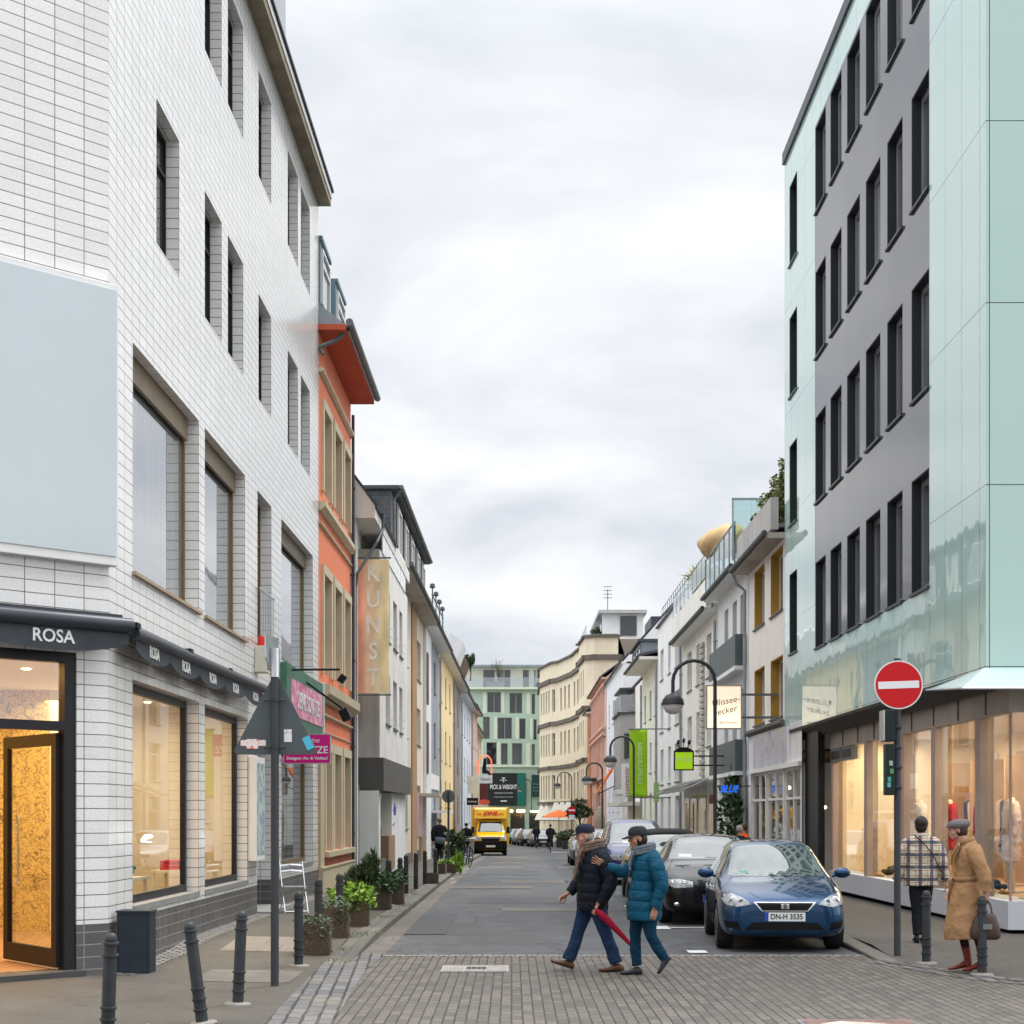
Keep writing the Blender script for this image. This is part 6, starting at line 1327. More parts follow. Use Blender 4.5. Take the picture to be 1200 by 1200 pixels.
# ================================================================ bicycles
TYRE = M('tyre', (.018, .018, .018), .85, .15, 30)
def bicycle(label, x, y, rz, col, lean=8):
    t = thing('bicycle', label, 'bicycle', (x, y, gz(y)+.10), 0, 'parked bicycles on the left pavement'); t.rotation_euler = (0, R(lean), rz)
    for yy in (-.52, .52):
        m = MB(); n = 28; m.tube([(0, yy+.34*math.cos(2*PI*k/n), .34+.34*math.sin(2*PI*k/n)) for k in range(n+1)], .017, 6, cap=False); w_ = m.build('wheel', TYRE, t)
        m = MB()
        for k in range(14): m.tube([(0, yy, .34), (0, yy+.32*math.cos(2*PI*k/14), .34+.32*math.sin(2*PI*k/14))], .0015, 3)
        m.tube([(-.05, yy, .34), (.05, yy, .34)], .02, 8); m.build('spoke', C_STEEL, w_)
    m = MB(); m.tube([(0, -.52, .34), (0, -.02, .30), (0, .16, .78)], .014, 6); m.tube([(0, -.02, .30), (0, -.40, .80)], .016, 6) if 0 else None
    m.tube([(0, -.38, .82), (0, .12, .72)], .014, 6); m.tube([(0, -.36, .74), (0, -.02, .30)], .015, 6); m.tube([(0, .52, .34), (0, .12, .72), (0, .14, .85)], .012, 6); m.tube([(0, .52, .34), (0, -.02, .30)], .011, 6); m.tube([(0, -.52, .34), (0, -.38, .84), (0, -.36, .98)], .014, 6); m.build('frame', M(col[0], col[1], .35), t)
    m = MB(); m.tube([(-.28, -.28, 1.0), (-.1, -.38, 1.02), (.1, -.38, 1.02), (.28, -.28, 1.0)], .013, 6); m.build('handlebar', C_STEEL, t)
    m = MB(); m.tube([(0, .06, .90), (0, .16, .91), (0, .28, .92)], [(.03, .02), (.06, .03), (.08, .03)], 8); m.build('saddle', C_BLACK, t)
bicycle('grey parked bicycle nearest the camera beside the bushes', PX(547, 57), 57, R(12), ('bike_grey', (.3, .32, .34)))
bicycle('dark parked bicycle behind the grey one near the van', PX(541, 62), 62, R(-10), ('bike_dark', (.05, .05, .06)))
bicycle('violet-framed parked bicycle closest to the yellow van', PX(550, 67), 67, R(5), ('bike_violet', (.12, .10, .25)))

# ================================================================ cars
CARGLASS = glass_dark('car_glass', (.022, .035, .035), (.05, .08, .075), .01, 0); CARGLASS.node_tree.nodes['Principled BSDF'].inputs['IOR'].default_value = 1.62; CARGLASS.node_tree.nodes['Principled BSDF'].inputs['Coat Weight'].default_value = 1
def paint(name, col, metal=.35):
    if name in _mats: return _mats[name]
    m_, nt, bs = new_mat(name); _mats[name] = m_; bs.inputs['Base Color'].default_value = (*col, 1); bs.inputs['Metallic'].default_value = metal; bs.inputs['Roughness'].default_value = .32
    bs.inputs['Coat Weight'].default_value = 1; bs.inputs['Coat Roughness'].default_value = .02; bs.inputs['Coat IOR'].default_value = 1.42; bs.inputs['Specular IOR Level'].default_value = .3
    tc = nt.nodes.new('ShaderNodeTexCoord'); d_ = noise_node(nt, tc.outputs['Object'], 2.5, 5, .6); lk(nt, mrange(nt, d_, .3, .7, .22, .34), bs.inputs['Roughness']); return m_
CHROME = M('chrome', (.75, .76, .78), .08, 0, metal=1); LAMPG = M('lamp_glass', (.30, .32, .34), .08, .6, 22, coat=1); LAMPD = M('lamp_dark', (.10, .11, .12), .1, .3, 20, coat=1); GRILLE = M('grille_black', (.008, .008, .009), .5, spec=.15); RIM = M('rim', (.50, .51, .53), .3, .1, 6, metal=.85)
PLATE = M('plate_white', (.70, .71, .70), .4, .02); EUB = M('plate_blue', (.01, .06, .42), .4)
class Car:
    def __init__(s, name, label, cat, x, y, rz, st, wheels, wr, mat, group=None, arch=1.0, track=None):
        s.t = thing(name, label, cat, (x, y, gz(y+1.5)+.0), rz, group)
        ring_n = None; m = MB(); rs = []
        for (yy, w_, wt, zb, zbelt, ztop) in st:
            zm = zb+(zbelt-zb)*.45
            half = [(0, zb), (w_*.80, zb), (w_*.965, zb+.07), (w_, zm), (w_*.985, zbelt-.06), (w_*.93, zbelt), (wt+(w_*.93-wt)*.12, zbelt+(ztop-zbelt)*.86), (wt*.86, ztop-.008), (wt*.45, ztop+.012), (0, ztop+.018)]
            ring = [(a, yy, b) for a, b in half]+[(-a, yy, b) for a, b in half[-2:0:-1]]
            rs.append(ring)
        ids = [[m.pt(p) for p in r] for r in rs]; n = len(ids[0])
        for a, b in zip(ids, ids[1:]):
            for k in range(n): m.face((a[k], a[(k+1) % n], b[(k+1) % n], b[k]))
        for idr, flip in ((ids[0], 0), (ids[-1], 1)):
            h = n//2
            for k in range(h):
                a, b, c, d = idr[k], idr[k+1], idr[(n-k-1) % n], idr[(n-k) % n]
                q = (a, d, c, b) if not flip else (a, b, c, d); q = tuple(dict.fromkeys(q))
                if len(q) > 2: m.face(q)
        o = m.build('body', mat, s.t); bm = bmesh.new(); bm.from_mesh(o.data); bmesh.ops.recalc_face_normals(bm, faces=bm.faces); bm.to_mesh(o.data); bm.free()
        md = o.modifiers.new('s', 'SUBSURF'); md.levels = md.render_levels = 3
        tr = track or max(q[1] for q in st)
        cut = MB()
        for yw in wheels:
            for sg in (-1, 1): cut.tube([(sg*(tr-.30), yw, wr+.01), (sg*(tr+.2), yw, wr+.01)], wr*1.10, 36)
        co = cut.build('cutter', GRILLE); bm = bmesh.new(); bm.from_mesh(co.data); bmesh.ops.recalc_face_normals(bm, faces=bm.faces); bm.to_mesh(co.data); bm.free()
        o.parent = None; md = o.modifiers.new('b', 'BOOLEAN'); md.object = co; md.operation = 'DIFFERENCE'; md.solver = 'EXACT'; md.material_mode = 'TRANSFER'
        realise(o); bpy.data.objects.remove(co); o.parent = s.t
        o.data.shade_smooth(); o.data.set_sharp_from_angle(angle=R(35)); s.body = o
        if o.data.uv_layers: pass
        bm = bmesh.new(); bm.from_mesh(o.data); s.bvh = BVHTree.FromBMesh(bm); bm.free()
        s.tr = tr; s.L = st[-1][0]
        for yw in wheels:
            for sg in (-1, 1): s.wheel(sg*(tr-.115), yw, wr, sg)
        m = MB(); m.box((-tr*.8, wheels[0]+wr*.3, .17), (tr*.8, wheels[1]-wr*.3, .26)); m.build('underbody', GRILLE, s.t)
    def wheel(s, x, y, r, sg):
        m = MB(); w2 = .105; m.lathe([(r*.62, -w2), (r*.93, -w2), (r*.985, -w2*.7), (r, 0), (r*.985, w2*.7), (r*.93, w2), (r*.62, w2)], (x, y, r), 36, 'x'); w_ = m.build('wheel', TYRE, s.t, smooth=40)
        m = MB(); m.lathe([(.02, sg*.085), (.06, sg*.095), (.06, sg*.05), (.001, sg*.04)], (x, y, r), 16, 'x'); m.lathe([(r*.60, sg*.10), (r*.66, sg*.108), (r*.66, sg*.03), (r*.60, sg*.03)], (x, y, r), 36, 'x')
        for k in range(7):
            a = 2*PI*k/7
            for da in (-.10, .10): m.tube([(x+sg*.085, y+.04*math.cos(a), r+.04*math.sin(a)), (x+sg*.095, y+r*.63*math.cos(a+da), r+r*.63*math.sin(a+da))], [.016, .012], 5)
        m.build('rim', RIM, w_)
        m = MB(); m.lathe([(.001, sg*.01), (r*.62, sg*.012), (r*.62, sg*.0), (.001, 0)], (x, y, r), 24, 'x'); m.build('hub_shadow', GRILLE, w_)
    def front(s, name, pts, mat, off=.004, cuts=5, parent=None, d=(0, 1, 0), o0=-3, mirror=False, rnd=0):
        """patch given as (x, z), laid on the body from the front"""
        P = [[(a, o0, b) for a, b in pts]]
        if mirror: P.append([(-a, o0, b) for a, b in pts][::-1])
        return [s.lay(name, q, Vector(d), mat, off, cuts, parent) for q in P]
    def sidep(s, name, pts, mat, off=.004, cuts=5, both=True, parent=None):
        r = []
        for sg in ((-1, 1) if both else (-1,)):
            q = [(sg*3, a, b) for a, b in pts]; r.append(s.lay(name, q if sg < 0 else q[::-1], Vector((-sg, 0, 0)), mat, off, cuts, parent))
        return r
    def lay(s, name, pts, d, mat, off, cuts, parent):
        bm = bmesh.new(); f = bm.faces.new([bm.verts.new(p) for p in pts])
        bmesh.ops.triangulate(bm, faces=[f])
        for _ in range(cuts-1):
            es = [e for e in bm.edges if e.calc_length() > .07]
            if not es: break
            bmesh.ops.subdivide_edges(bm, edges=es, cuts=1, use_grid_fill=True); bmesh.ops.triangulate(bm, faces=bm.faces)
        bad = []
        for v in bm.verts:
            h = s.bvh.ray_cast(v.co, d)
            if h[0] is None: bad.append(v); continue
            v.co = h[0]-d*off+h[1]*off*.5
        bmesh.ops.delete(bm, geom=bad, context='VERTS')
        me = bpy.data.meshes.new(name); 
        bmesh.ops.recalc_face_normals(bm, faces=bm.faces)
        sm = sum((f.normal.dot(d) for f in bm.faces), 0)
        if sm > 0: bmesh.ops.reverse_faces(bm, faces=bm.faces)
        bm.to_mesh(me); bm.free(); me.materials.append(mat); me.shade_smooth()
        o = bpy.data.objects.new(name, me); COL.objects.link(o); o.parent = parent or s.t; return o
    def line(s, name, segs, d, o0, r=.004, mat=None):
        m = MB(); d = Vector(d)
        for pts in segs:
            out = []; 
            for a, b in zip(pts, pts[1:]):
                a, b = Vector(a), Vector(b); n = max(2, int((b-a).length/.05))
                for k in range(n+1):
                    h = s.bvh.ray_cast(a+(b-a)*k/n-d*3, d)
                    if h[0] is not None: out.append(h[0])
            out = [p for i, p in enumerate(out) if i == 0 or (p-out[i-1]).length > .004]
            if len(out) > 1: m.tube(out, r, 5)
        return m.build(name, mat or GRILLE, s.t)
    def mirrors(s, y, z, w_, mat):
        for sg in (-1, 1):
            m = MB(); m.ell((sg*(w_+.10), y, z), (.115, .07, .075), 14, 8); m.tube([(sg*(w_-.04), y+.02, z-.05), (sg*(w_+.04), y, z-.03)], .02, 6); m.build('mirror', mat, s.t, smooth=60)
    def plate(s, y, z, txt=None, w_=.26, tilt=0):
        t_ = MB(); t_.box((-w_, y-.012, z-.056), (w_, y, z+.056)); pl_ = t_.build('licence_plate', PLATE, s.t)
        m = MB(); m.box((-w_, y-.0135, z-.056), (-w_+.045, y-.0125, z+.056)); m.build('blue_strip', EUB, pl_)
        if txt: text(txt, .098, C_BLACK, pl_, (.02, y-.014, z), ext=.0012, sx=.88, bold=.0015)
# --- blue hatchback
def hatch_st(L=4.05, w_=.845, h=1.445, hood=.93):
    return [(0, .50, .40, .30, .56, .62), (.05, .70, .55, .22, .64, .70), (.2, .805, .62, .18, .70, .78), (.5, .84, .66, .18, .79, .87), (.9, w_, .68, .18, .865, hood), (1.12, w_, .68, .18, .90, hood+.03), (1.32, w_, .62, .18, .92, 1.12), (1.75, w_, .555, .18, .93, h-.06), (2.0, w_, .545, .18, .935, h-.02), (2.6, w_, .54, .18, .94, h), (3.2, w_, .53, .18, .95, h-.03), (3.6, .835, .50, .2, .95, h-.16), (3.85, .80, .52, .24, .90, 1.10), (4.0, .72, .52, .30, .84, .92), (L, .55, .42, .38, .70, .76)]
BLUE = paint('blue_paint', (.002, .042, .115), .5)
BX, BYY, BRZ = 3.55, 20.75, R(-3.5)
c = Car('parked_car', 'shiny dark blue hatchback parked at the front of the row, number plate DN H 3535', 'car', BX, BYY, BRZ, hatch_st(), (.82, 3.28), .315, BLUE, 'cars parked along the right kerb')
ws = [(-.66, .965), (.66, .965), (.62, 1.10), (.535, 1.345), (.3, 1.375), (0, 1.382), (-.3, 1.375), (-.535, 1.345), (-.62, 1.10)]
c.front('windscreen', ws, CARGLASS, .004)
c.sidep('side_window', [(1.42, .985), (1.62, 1.17), (1.95, 1.345), (2.38, 1.375), (2.38, .99)], CARGLASS, .005); c.sidep('side_window', [(2.44, .99), (2.44, 1.375), (2.95, 1.355), (3.3, 1.25), (3.42, 1.10), (3.3, 1.01)], CARGLASS, .005)
hl = [(.43, .635), (.62, .60), (.755, .63), (.80, .70), (.76, .755), (.66, .765), (.53, .71)]
for o_ in c.front('headlight', hl, LAMPG, .006, 6, mirror=True):
    pass
for sg in (-1, 1):
    for (cx_, cz_, rr) in ((sg*.66, .69, .05), (sg*.56, .672, .032)):
        h_ = c.bvh.ray_cast(Vector((cx_, -3, cz_)), Vector((0, 1, 0)))
        if h_[0] is not None:
            m = MB(); m.ell((cx_, h_[0].y-.004, cz_), (rr, .012, rr), 14, 8); m.build('headlight_lens', CHROME if rr > .04 else LAMPD, c.t, smooth=60)
c.front('grille_frame', [(-.40, .665), (.40, .665), (.30, .545), (-.30, .545)], CHROME, .004, 5); c.front('grille', [(-.375, .655), (.375, .655), (.288, .557), (-.288, .557)], GRILLE, .008, 5)
c.front('lower_intake', [(-.52, .30), (.52, .30), (.42, .40), (-.42, .40)], GRILLE, .005, 5); c.front('fog_recess', [(.57, .30), (.75, .33), (.78, .42), (.60, .40)], GRILLE, .005, 5, mirror=True)
hh_ = c.bvh.ray_cast(Vector((0, -3, .47)), Vector((0, 1, 0)))[0].y; c.plate(hh_-.012, .475, 'DN-H 3535')
yg = c.bvh.ray_cast(Vector((0, -3, .61)), Vector((0, 1, 0)))[0].y
m = MB(); m.box((-.055, yg-.03, .575), (.055, yg-.012, .645)); m.build('emblem', CHROME, c.t, bevel=.008); text('S', .075, GRILLE, c.t, (0, yg-.033, .61), bold=.003, ext=.001, sx=1.3)
c.mirrors(1.42, 1.0, .84, BLUE)
c.line('panel_gap', [[(.80, -3, .80), (.60, -3, .955)], [(-.80, -3, .80), (-.60, -3, .955)], [(.45, -3, .78), (.3, -3, .70), (-.3, -3, .70), (-.45, -3, .78)]], (0, 1, 0), -3, .003)
c.line('door_gap', [[(-3, 1.36, .93), (-3, 1.28, .70), (-3, 1.30, .28), (-3, 2.4, .26)], [(-3, 2.40, .96), (-3, 2.40, .28)], [(-3, 2.4, .26), (-3, 2.95, .30), (-3, 3.0, .6), (-3, 3.4, .93)]], (1, 0, 0), -3, .004)
m = MB(); m.tube([(-.45, .0, 0), (.1, 0, .0)], .005, 5)
c.line('wiper', [[(.5, .0, .985), (-.1, 0, 1.0)], [(.0, 0, .978), (-.55, 0, .99)]], (0, 1, 0), -3, .008)
m = MB()
for yy in (2.28, 3.05): m.box((-.87, yy-.08, .80), (-.845, yy+.08, .825)); m.box((.845, yy-.08, .80), (.87, yy+.08, .825))
m.build('door_handle', BLUE, c.t, bevel=.005)
hs = c.front('parking_disc', [(-.50, .99), (-.38, .99), (-.38, 1.03), (-.50, 1.03)], M('sticker_green', (.1, .3, .2), .5), .006, 3)

# --- dark saloon
def sedan_st(L=5.0, w_=.93, h=1.47):
    return [(0, .60, .45, .30, .60, .66), (.06, .78, .60, .22, .68, .74), (.25, .88, .68, .18, .75, .83), (.6, .915, .72, .18, .83, .93), (1.1, w_, .74, .18, .90, 1.0), (1.4, w_, .74, .18, .94, 1.04), (1.62, w_, .68, .18, .96, 1.18), (2.1, w_, .60, .18, .965, h-.05), (2.5, w_, .59, .18, .97, h), (3.2, w_, .58, .18, .975, h-.01), (3.7, w_, .57, .18, .98, h-.10), (4.15, .925, .62, .2, .98, 1.18), (4.5, .90, .66, .2, .97, 1.10), (4.85, .82, .62, .26, .92, 1.04), (L, .62, .5, .36, .76, .84)]
BLK = paint('black_grey_paint', (.007, .007, .009), 0); BLK.node_tree.nodes['Principled BSDF'].inputs['Coat IOR'].default_value = 1.30; BLK.node_tree.nodes['Principled BSDF'].inputs['Specular IOR Level'].default_value = .1
def dress(c, ws, sides, mats, belt, mir=True, hl=None, wl_=.93, grille=None, plate=None, lower=None):
    c.front('windscreen', ws, CARGLASS, .004)
    for p in sides: c.sidep('side_window', p, CARGLASS, .005)
    if hl: c.front('headlight', hl, LAMPG, .006, 5, mirror=True)
    if grille: c.front('grille', grille, GRILLE, .006, 5, mirror=True)
    if lower: c.front('lower_intake', lower, GRILLE, .005, 5)
    if plate: hh = c.bvh.ray_cast(Vector((0, -3, plate)), Vector((0, 1, 0)))[0].y; c.plate(hh-.02, plate)
c = Car('parked_car', 'black-grey saloon with round headlights, second in the parked row behind the blue hatchback', 'car', 3.36, 25.9, R(-2), sedan_st(), (.95, 4.0), .345, BLK, 'cars parked along the right kerb')
dress(c, [(-.72, 1.06), (.72, 1.06), (.66, 1.2), (.57, 1.40), (0, 1.435), (-.57, 1.40), (-.66, 1.2)], [[(1.75, 1.03), (2.05, 1.25), (2.35, 1.39), (2.85, 1.41), (2.85, 1.03)], [(2.92, 1.03), (2.92, 1.41), (3.5, 1.36), (4.0, 1.10), (3.9, 1.04)]], None, 1,
      hl=[(.42, .64), (.70, .62), (.84, .68), (.86, .76), (.62, .765), (.42, .72)], grille=[(.03, .58), (.30, .58), (.34, .75), (.05, .76)], plate=.45, lower=[(-.62, .26), (.62, .26), (.6, .38), (-.6, .38)])
c.mirrors(1.75, 1.08, .92, BLK)
for sg in (-1, 1):
    for cx_ in (.55, .74):
        h_ = c.bvh.ray_cast(Vector((sg*cx_, -3, .695)), Vector((0, 1, 0)))
        if h_[0]:
            m = MB(); n_ = 20; m.tube([(sg*cx_+.05*math.cos(2*PI*k/n_), h_[0].y-.012, .695+.05*math.sin(2*PI*k/n_)) for k in range(n_+1)], .008, 6, cap=False); m.ell((sg*cx_, h_[0].y-.004, .695), (.035, .012, .035), 12, 6); m.build('headlight_lens', CHROME, c.t, smooth=60)
    h_ = c.bvh.ray_cast(Vector((sg*.68, -3, .34)), Vector((0, 1, 0)))
    if h_[0]: m = MB(); m.ell((sg*.68, h_[0].y-.005, .36), (.05, .015, .03), 12, 6); m.build('fog_light', CHROME, c.t, smooth=60)
c.front('parking_note', [(-.55, 1.09), (-.33, 1.09), (-.33, 1.14), (-.55, 1.14)], C_WHITE, .006, 3); c.line('wiper', [[(.5, 0, 1.075), (-.1, 0, 1.085)]], (0, 1, 0), -3, .008)
c.line('panel_gap', [[(.86, -3, .79), (.66, -3, 1.05)], [(-.86, -3, .79), (-.66, -3, 1.05)]], (0, 1, 0), -3, .004)
# --- teal car with black soft top
TEAL = paint('pale_teal_paint', (.06, .12, .12), .3)
c = Car('parked_car', 'pale teal car with a black roof between the black-grey saloon and the blue minivan', 'car', 3.42, 32.6, R(0), [(a, b, d, e, f, g+(.06 if g > 1 else .02)) for a, b, d, e, f, g in sedan_st(4.6, .88, 1.46)[:-2]]+[(4.5, .8, .6, .26, .9, 1.02), (4.6, .6, .5, .36, .75, .82)], (.9, 3.6), .32, TEAL, 'cars parked along the right kerb')
dress(c, [(-.70, 1.08), (.70, 1.08), (.57, 1.42), (-.57, 1.42)], [[(1.75, 1.05), (2.3, 1.40), (2.9, 1.42), (2.9, 1.05)]], None, 1, hl=[(.45, .62), (.8, .64), (.82, .76), (.5, .74)], plate=.45, lower=[(-.5, .28), (.5, .28), (.5, .4), (-.5, .4)])
m = MB(); g_ = [[(x_, 2.0+1.9*j/8, 0) for x_ in [(-.60+1.2*i/10) for i in range(11)]] for j in range(9)]
ids = []
for r_ in g_:
    row = []
    for p in r_:
        h_ = c.bvh.ray_cast(Vector((p[0], p[1], 3)), Vector((0, 0, -1))); row.append(m.pt((p[0], p[1], (h_[0].z if h_[0] else 1.4)+.02)))
    ids.append(row)
for j in range(8):
    for i in range(10): m.face((ids[j][i], ids[j][i+1], ids[j+1][i+1], ids[j+1][i]))
o_ = m.build('soft_top', M('soft_top', (.012, .012, .013), .8), c.t, smooth=60); md = o_.modifiers.new('s', 'SOLIDIFY'); md.thickness = .03
# --- blue minivan
VB = paint('violet_blue_paint', (.018, .022, .12), .3)
mv = [(0, .58, .45, .32, .70, .76), (.06, .78, .62, .25, .80, .86), (.3, .9, .72, .2, .90, .98), (.7, .93, .76, .2, .98, 1.06), (1.05, .94, .76, .2, 1.02, 1.12), (1.25, .94, .74, .2, 1.04, 1.26), (1.95, .94, .68, .2, 1.05, 1.70), (2.3, .94, .67, .2, 1.05, 1.76), (3.2, .94, .67, .2, 1.05, 1.78), (4.2, .94, .66, .2, 1.05, 1.75), (4.6, .92, .66, .22, 1.04, 1.60), (4.75, .88, .66, .28, 1.0, 1.25), (4.8, .75, .6, .4, .9, 1.0)]
c = Car('parked_minivan', 'tall violet-blue minivan in the parked row, seen between the two walking people', 'minivan', 3.42, 42.6, R(0), mv, (.9, 3.8), .34, VB, 'cars parked along the right kerb')
dress(c, [(-.75, 1.12), (.75, 1.12), (.64, 1.64), (0, 1.67), (-.64, 1.64)], [[(1.6, 1.14), (2.05, 1.58), (2.6, 1.66), (2.6, 1.12)], [(2.7, 1.12), (2.7, 1.66), (3.5, 1.66), (3.5, 1.12)], [(3.6, 1.12), (3.6, 1.66), (4.3, 1.62), (4.5, 1.14)]], None, 1, hl=[(.5, .68), (.84, .70), (.88, .84), (.55, .82)], grille=[(.0, .68), (.40, .68), (.42, .80), (.0, .80)], plate=.48, lower=[(-.6, .3), (.6, .3), (.6, .42), (-.6, .42)]); c.mirrors(1.55, 1.20, .94, C_BLACK)
c.front('windscreen_wrapper', [(-.4, 1.13), (-.15, 1.13), (-.15, 1.18), (-.4, 1.18)], C_WHITE, .007, 3)
# --- others
def simple_car(label, x, y, rz, mat, seg='sedan', group='cars parked along the right kerb', name='parked_car'):
    st = sedan_st(4.6, .88, 1.45) if seg == 'sedan' else hatch_st(); 
    if seg == 'sedan': st = [q for q in sedan_st() if q[0] < 4.4]+[(4.5, .82, .6, .26, .9, 1.0), (4.6, .6, .5, .36, .75, .82)]
    c = Car(name, label, 'car', x, y, rz, st, (.9, 3.6) if seg == 'sedan' else (.82, 3.28), .32, mat, group)
    ws_ = [(-.70, 1.07), (.70, 1.07), (.56, 1.40), (-.56, 1.40)] if seg == 'sedan' else ws
    dress(c, ws_, [[(1.75, 1.05), (2.3, 1.40), (2.9, 1.42), (2.9, 1.05)], [(3.0, 1.05), (3.0, 1.4), (3.5, 1.34), (3.8, 1.1)]] if seg == 'sedan' else [[(1.5, 1.0), (1.95, 1.33), (3.0, 1.33), (3.3, 1.02)]], None, 1, hl=[(.45, .62), (.78, .63), (.80, .74), (.5, .72)], plate=.46, grille=[(0, .58), (.36, .58), (.4, .68), (0, .68)])
    return c
SILV = paint('silver_paint', (.28, .30, .31), .6); GRY = paint('grey_paint', (.10, .11, .12), .5); WHT = paint('white_car_paint', (.6, .62, .62), 0)
simple_car('silver-white small car just behind the blue minivan', 3.45, 50.5, 0, WHT, 'hatch')
simple_car('dark red small car whose edge shows beside the older person with the scarf', 3.2, 56.5, 0, paint('dark_red_paint', (.12, .02, .015), .3), 'hatch')
simple_car('grey-green small car at the end of the near parked row', 3.15, 63, 0, GRY, 'hatch')
fg = 'cars parked at the far bend'
for i, (x, y, rz, mt, sg, lb) in enumerate([(2.55, 131, R(6), GRY, 'sedan', 'dark grey car nearest in the far diagonal row at the bend'), (1.75, 137.5, R(6), BLK, 'sedan', 'black car second in the far row at the bend'), (1.05, 144, R(4), SILV, 'hatch', 'silver car third in the far row at the bend'), (.55, 152, R(2), TEAL, 'hatch', 'pale teal car farthest in the row, right beside the yellow van')]):
    simple_car(lb, x, y, rz, mt, sg, fg)

# ================================================================ yellow delivery van
YEL = paint('yellow_paint', (.85, .50, .0), 0); VX, VY = PX(575, 91), 91
vz = gz(92)
t = thing('delivery_van', 'yellow box delivery van with red DHL lettering parked half on the left pavement', 'van', (VX, VY, vz), R(1.5))
st = [(0, .62, .5, .42, .95, 1.05), (.06, .86, .72, .34, 1.0, 1.12), (.3, .93, .80, .30, 1.08, 1.22), (.7, .95, .82, .30, 1.15, 1.34), (.85, .95, .80, .30, 1.18, 1.48), (1.25, .95, .74, .30, 1.2, 1.98), (1.5, .95, .74, .3, 1.2, 2.1), (2.2, .95, .74, .3, 1.2, 2.12)]
c = Car.__new__(Car); 
vc = Car('van_cab_tmp', 'x', 'x', 0, 0, 0, st, (.95, 5.0), .37, YEL)
for ch in list(vc.t.children): ch.parent = t
bpy.data.objects.remove(vc.t); vc.t = t; vc.body.name = 'cab'
vc.front('windscreen', [(-.80, 1.36), (.80, 1.36), (.72, 1.96), (-.72, 1.96)], CARGLASS, .006); vc.sidep('side_window', [(1.0, 1.25), (1.3, 1.9), (1.9, 1.9), (1.9, 1.25)], CARGLASS, .006)
vc.front('headlight', [(.56, .92), (.82, .90), (.88, 1.18), (.74, 1.22)], LAMPG, .01, 5, mirror=True)
vc.front('chrome_bar', [(-.52, .98), (.52, .98), (.6, 1.10), (-.6, 1.10)], C_LEAD, .012, 5); vc.front('grille', [(-.48, .84), (.48, .84), (.54, .99), (-.54, .99)], GRILLE, .014, 5)
m = MB(); m.box((-.93, -.06, .36), (.93, .35, .86)); m.build('bumper', GRILLE, t, bevel=.06); m = MB(); m.box((-.26, -.075, .50), (.26, -.065, .61)); m.build('licence_plate', PLATE, t)
m = MB(); m.box((-1.08, 1.62, .55), (1.08, 6.2, 2.78)); m.build('cargo_box', YEL, t, bevel=.03)
m = MB(); m.prism([(-.93, 1.62, 2.10), (-.93, 1.62, 2.76), (-.93, 1.25, 2.66), (-.93, 1.12, 2.12)], (1.86, 0, 0)); dfl = m.build('wind_deflector', YEL, t, bevel=.02)
text('DHL', .30, M('logo_red', (.55, .01, .01), .4), t, (0, 1.14, 2.42), rot=(R(76), 0, 0), ext=.006, bold=.012, shear=.35, sx=1.5)
m = MB()
for z_ in (2.34, 2.38, 2.42): m.T = None; m.box((-.78, 1.145+(2.42-z_)*-.25, z_), (-.5, 1.15+(2.42-z_)*-.25, z_+.015)); m.box((.5, 1.145+(2.42-z_)*-.25, z_), (.78, 1.15+(2.42-z_)*-.25, z_+.015))
m.build('logo_stripe', M('logo_red', (.55, .01, .01)), t)
for sg in (-1, 1):
    m = MB(); m.box((sg*1.02-.09, .98, 1.28), (sg*1.02+.09, 1.08, 1.66)); m.tube([(sg*.9, 1.05, 1.4), (sg*1.0, 1.03, 1.4)], .02, 5); m.build('mirror', C_BLACK, t, bevel=.02)
# ================================================================ people
def skin(n, c): 
    m = M(n, c, .5, .08, 14); m.node_tree.nodes['Principled BSDF'].inputs['Subsurface Weight'].default_value = .08
    m.node_tree.nodes['Principled BSDF'].inputs['Subsurface Radius'].default_value = (.02, .008, .004); return m
SKIN = skin('skin_light', (.48, .26, .18)); SKIN2 = skin('skin_warm', (.40, .21, .14))
def V(*a): return Vector(a)
def hand(mb, wrist, d, n, side=1, curl=.5, size=1.0, thumb=True, spread=.1):
    """wrist point, d finger direction, n palm normal (the way fingers curl)"""
    d = Vector(d).normalized(); n = Vector(n); n = (n-d*n.dot(d)).normalized(); s_ = d.cross(n)*side; w = Vector(wrist); k = size
    mb.tube([w-d*.03*k, w, w+d*.045*k, w+d*.085*k], [(.022*k, .019*k), (.027*k, .018*k), (.039*k, .016*k), (.038*k, .013*k)], 10, ref=n, sub=2)
    for i, ln in enumerate((.072, .082, .076, .060)):
        off = (i-1.5)*.0195*k; b = w+d*.082*k+s_*off; dd = (d+s_*off*spread*20).normalized(); L_ = ln*k; pts = [b-d*.01*k, b]; a = 0; p = b
        for j, fr in enumerate((.45, .32, .26)):
            a += curl*(.5, .9, .6)[j]*1.0; q = dd*math.cos(a)+n*math.sin(a); p = p+q*L_*fr; pts.append(p)
        mb.tube(pts, [.0095*k, .0095*k, .009*k, .0085*k, .006*k], 8)
    if thumb:
        b = w+d*.025*k+s_*-.028*k; q = (d*.7-s_*.6+n*.35*(1+curl)).normalized(); q2 = (d*.9-s_*.1+n*.4*(.5+curl)).normalized()
        mb.tube([b, b+q*.035*k, b+q*.035*k+q2*.028*k, b+q*.035*k+q2*.05*k], [.014*k, .0115*k, .010*k, .007*k], 8)
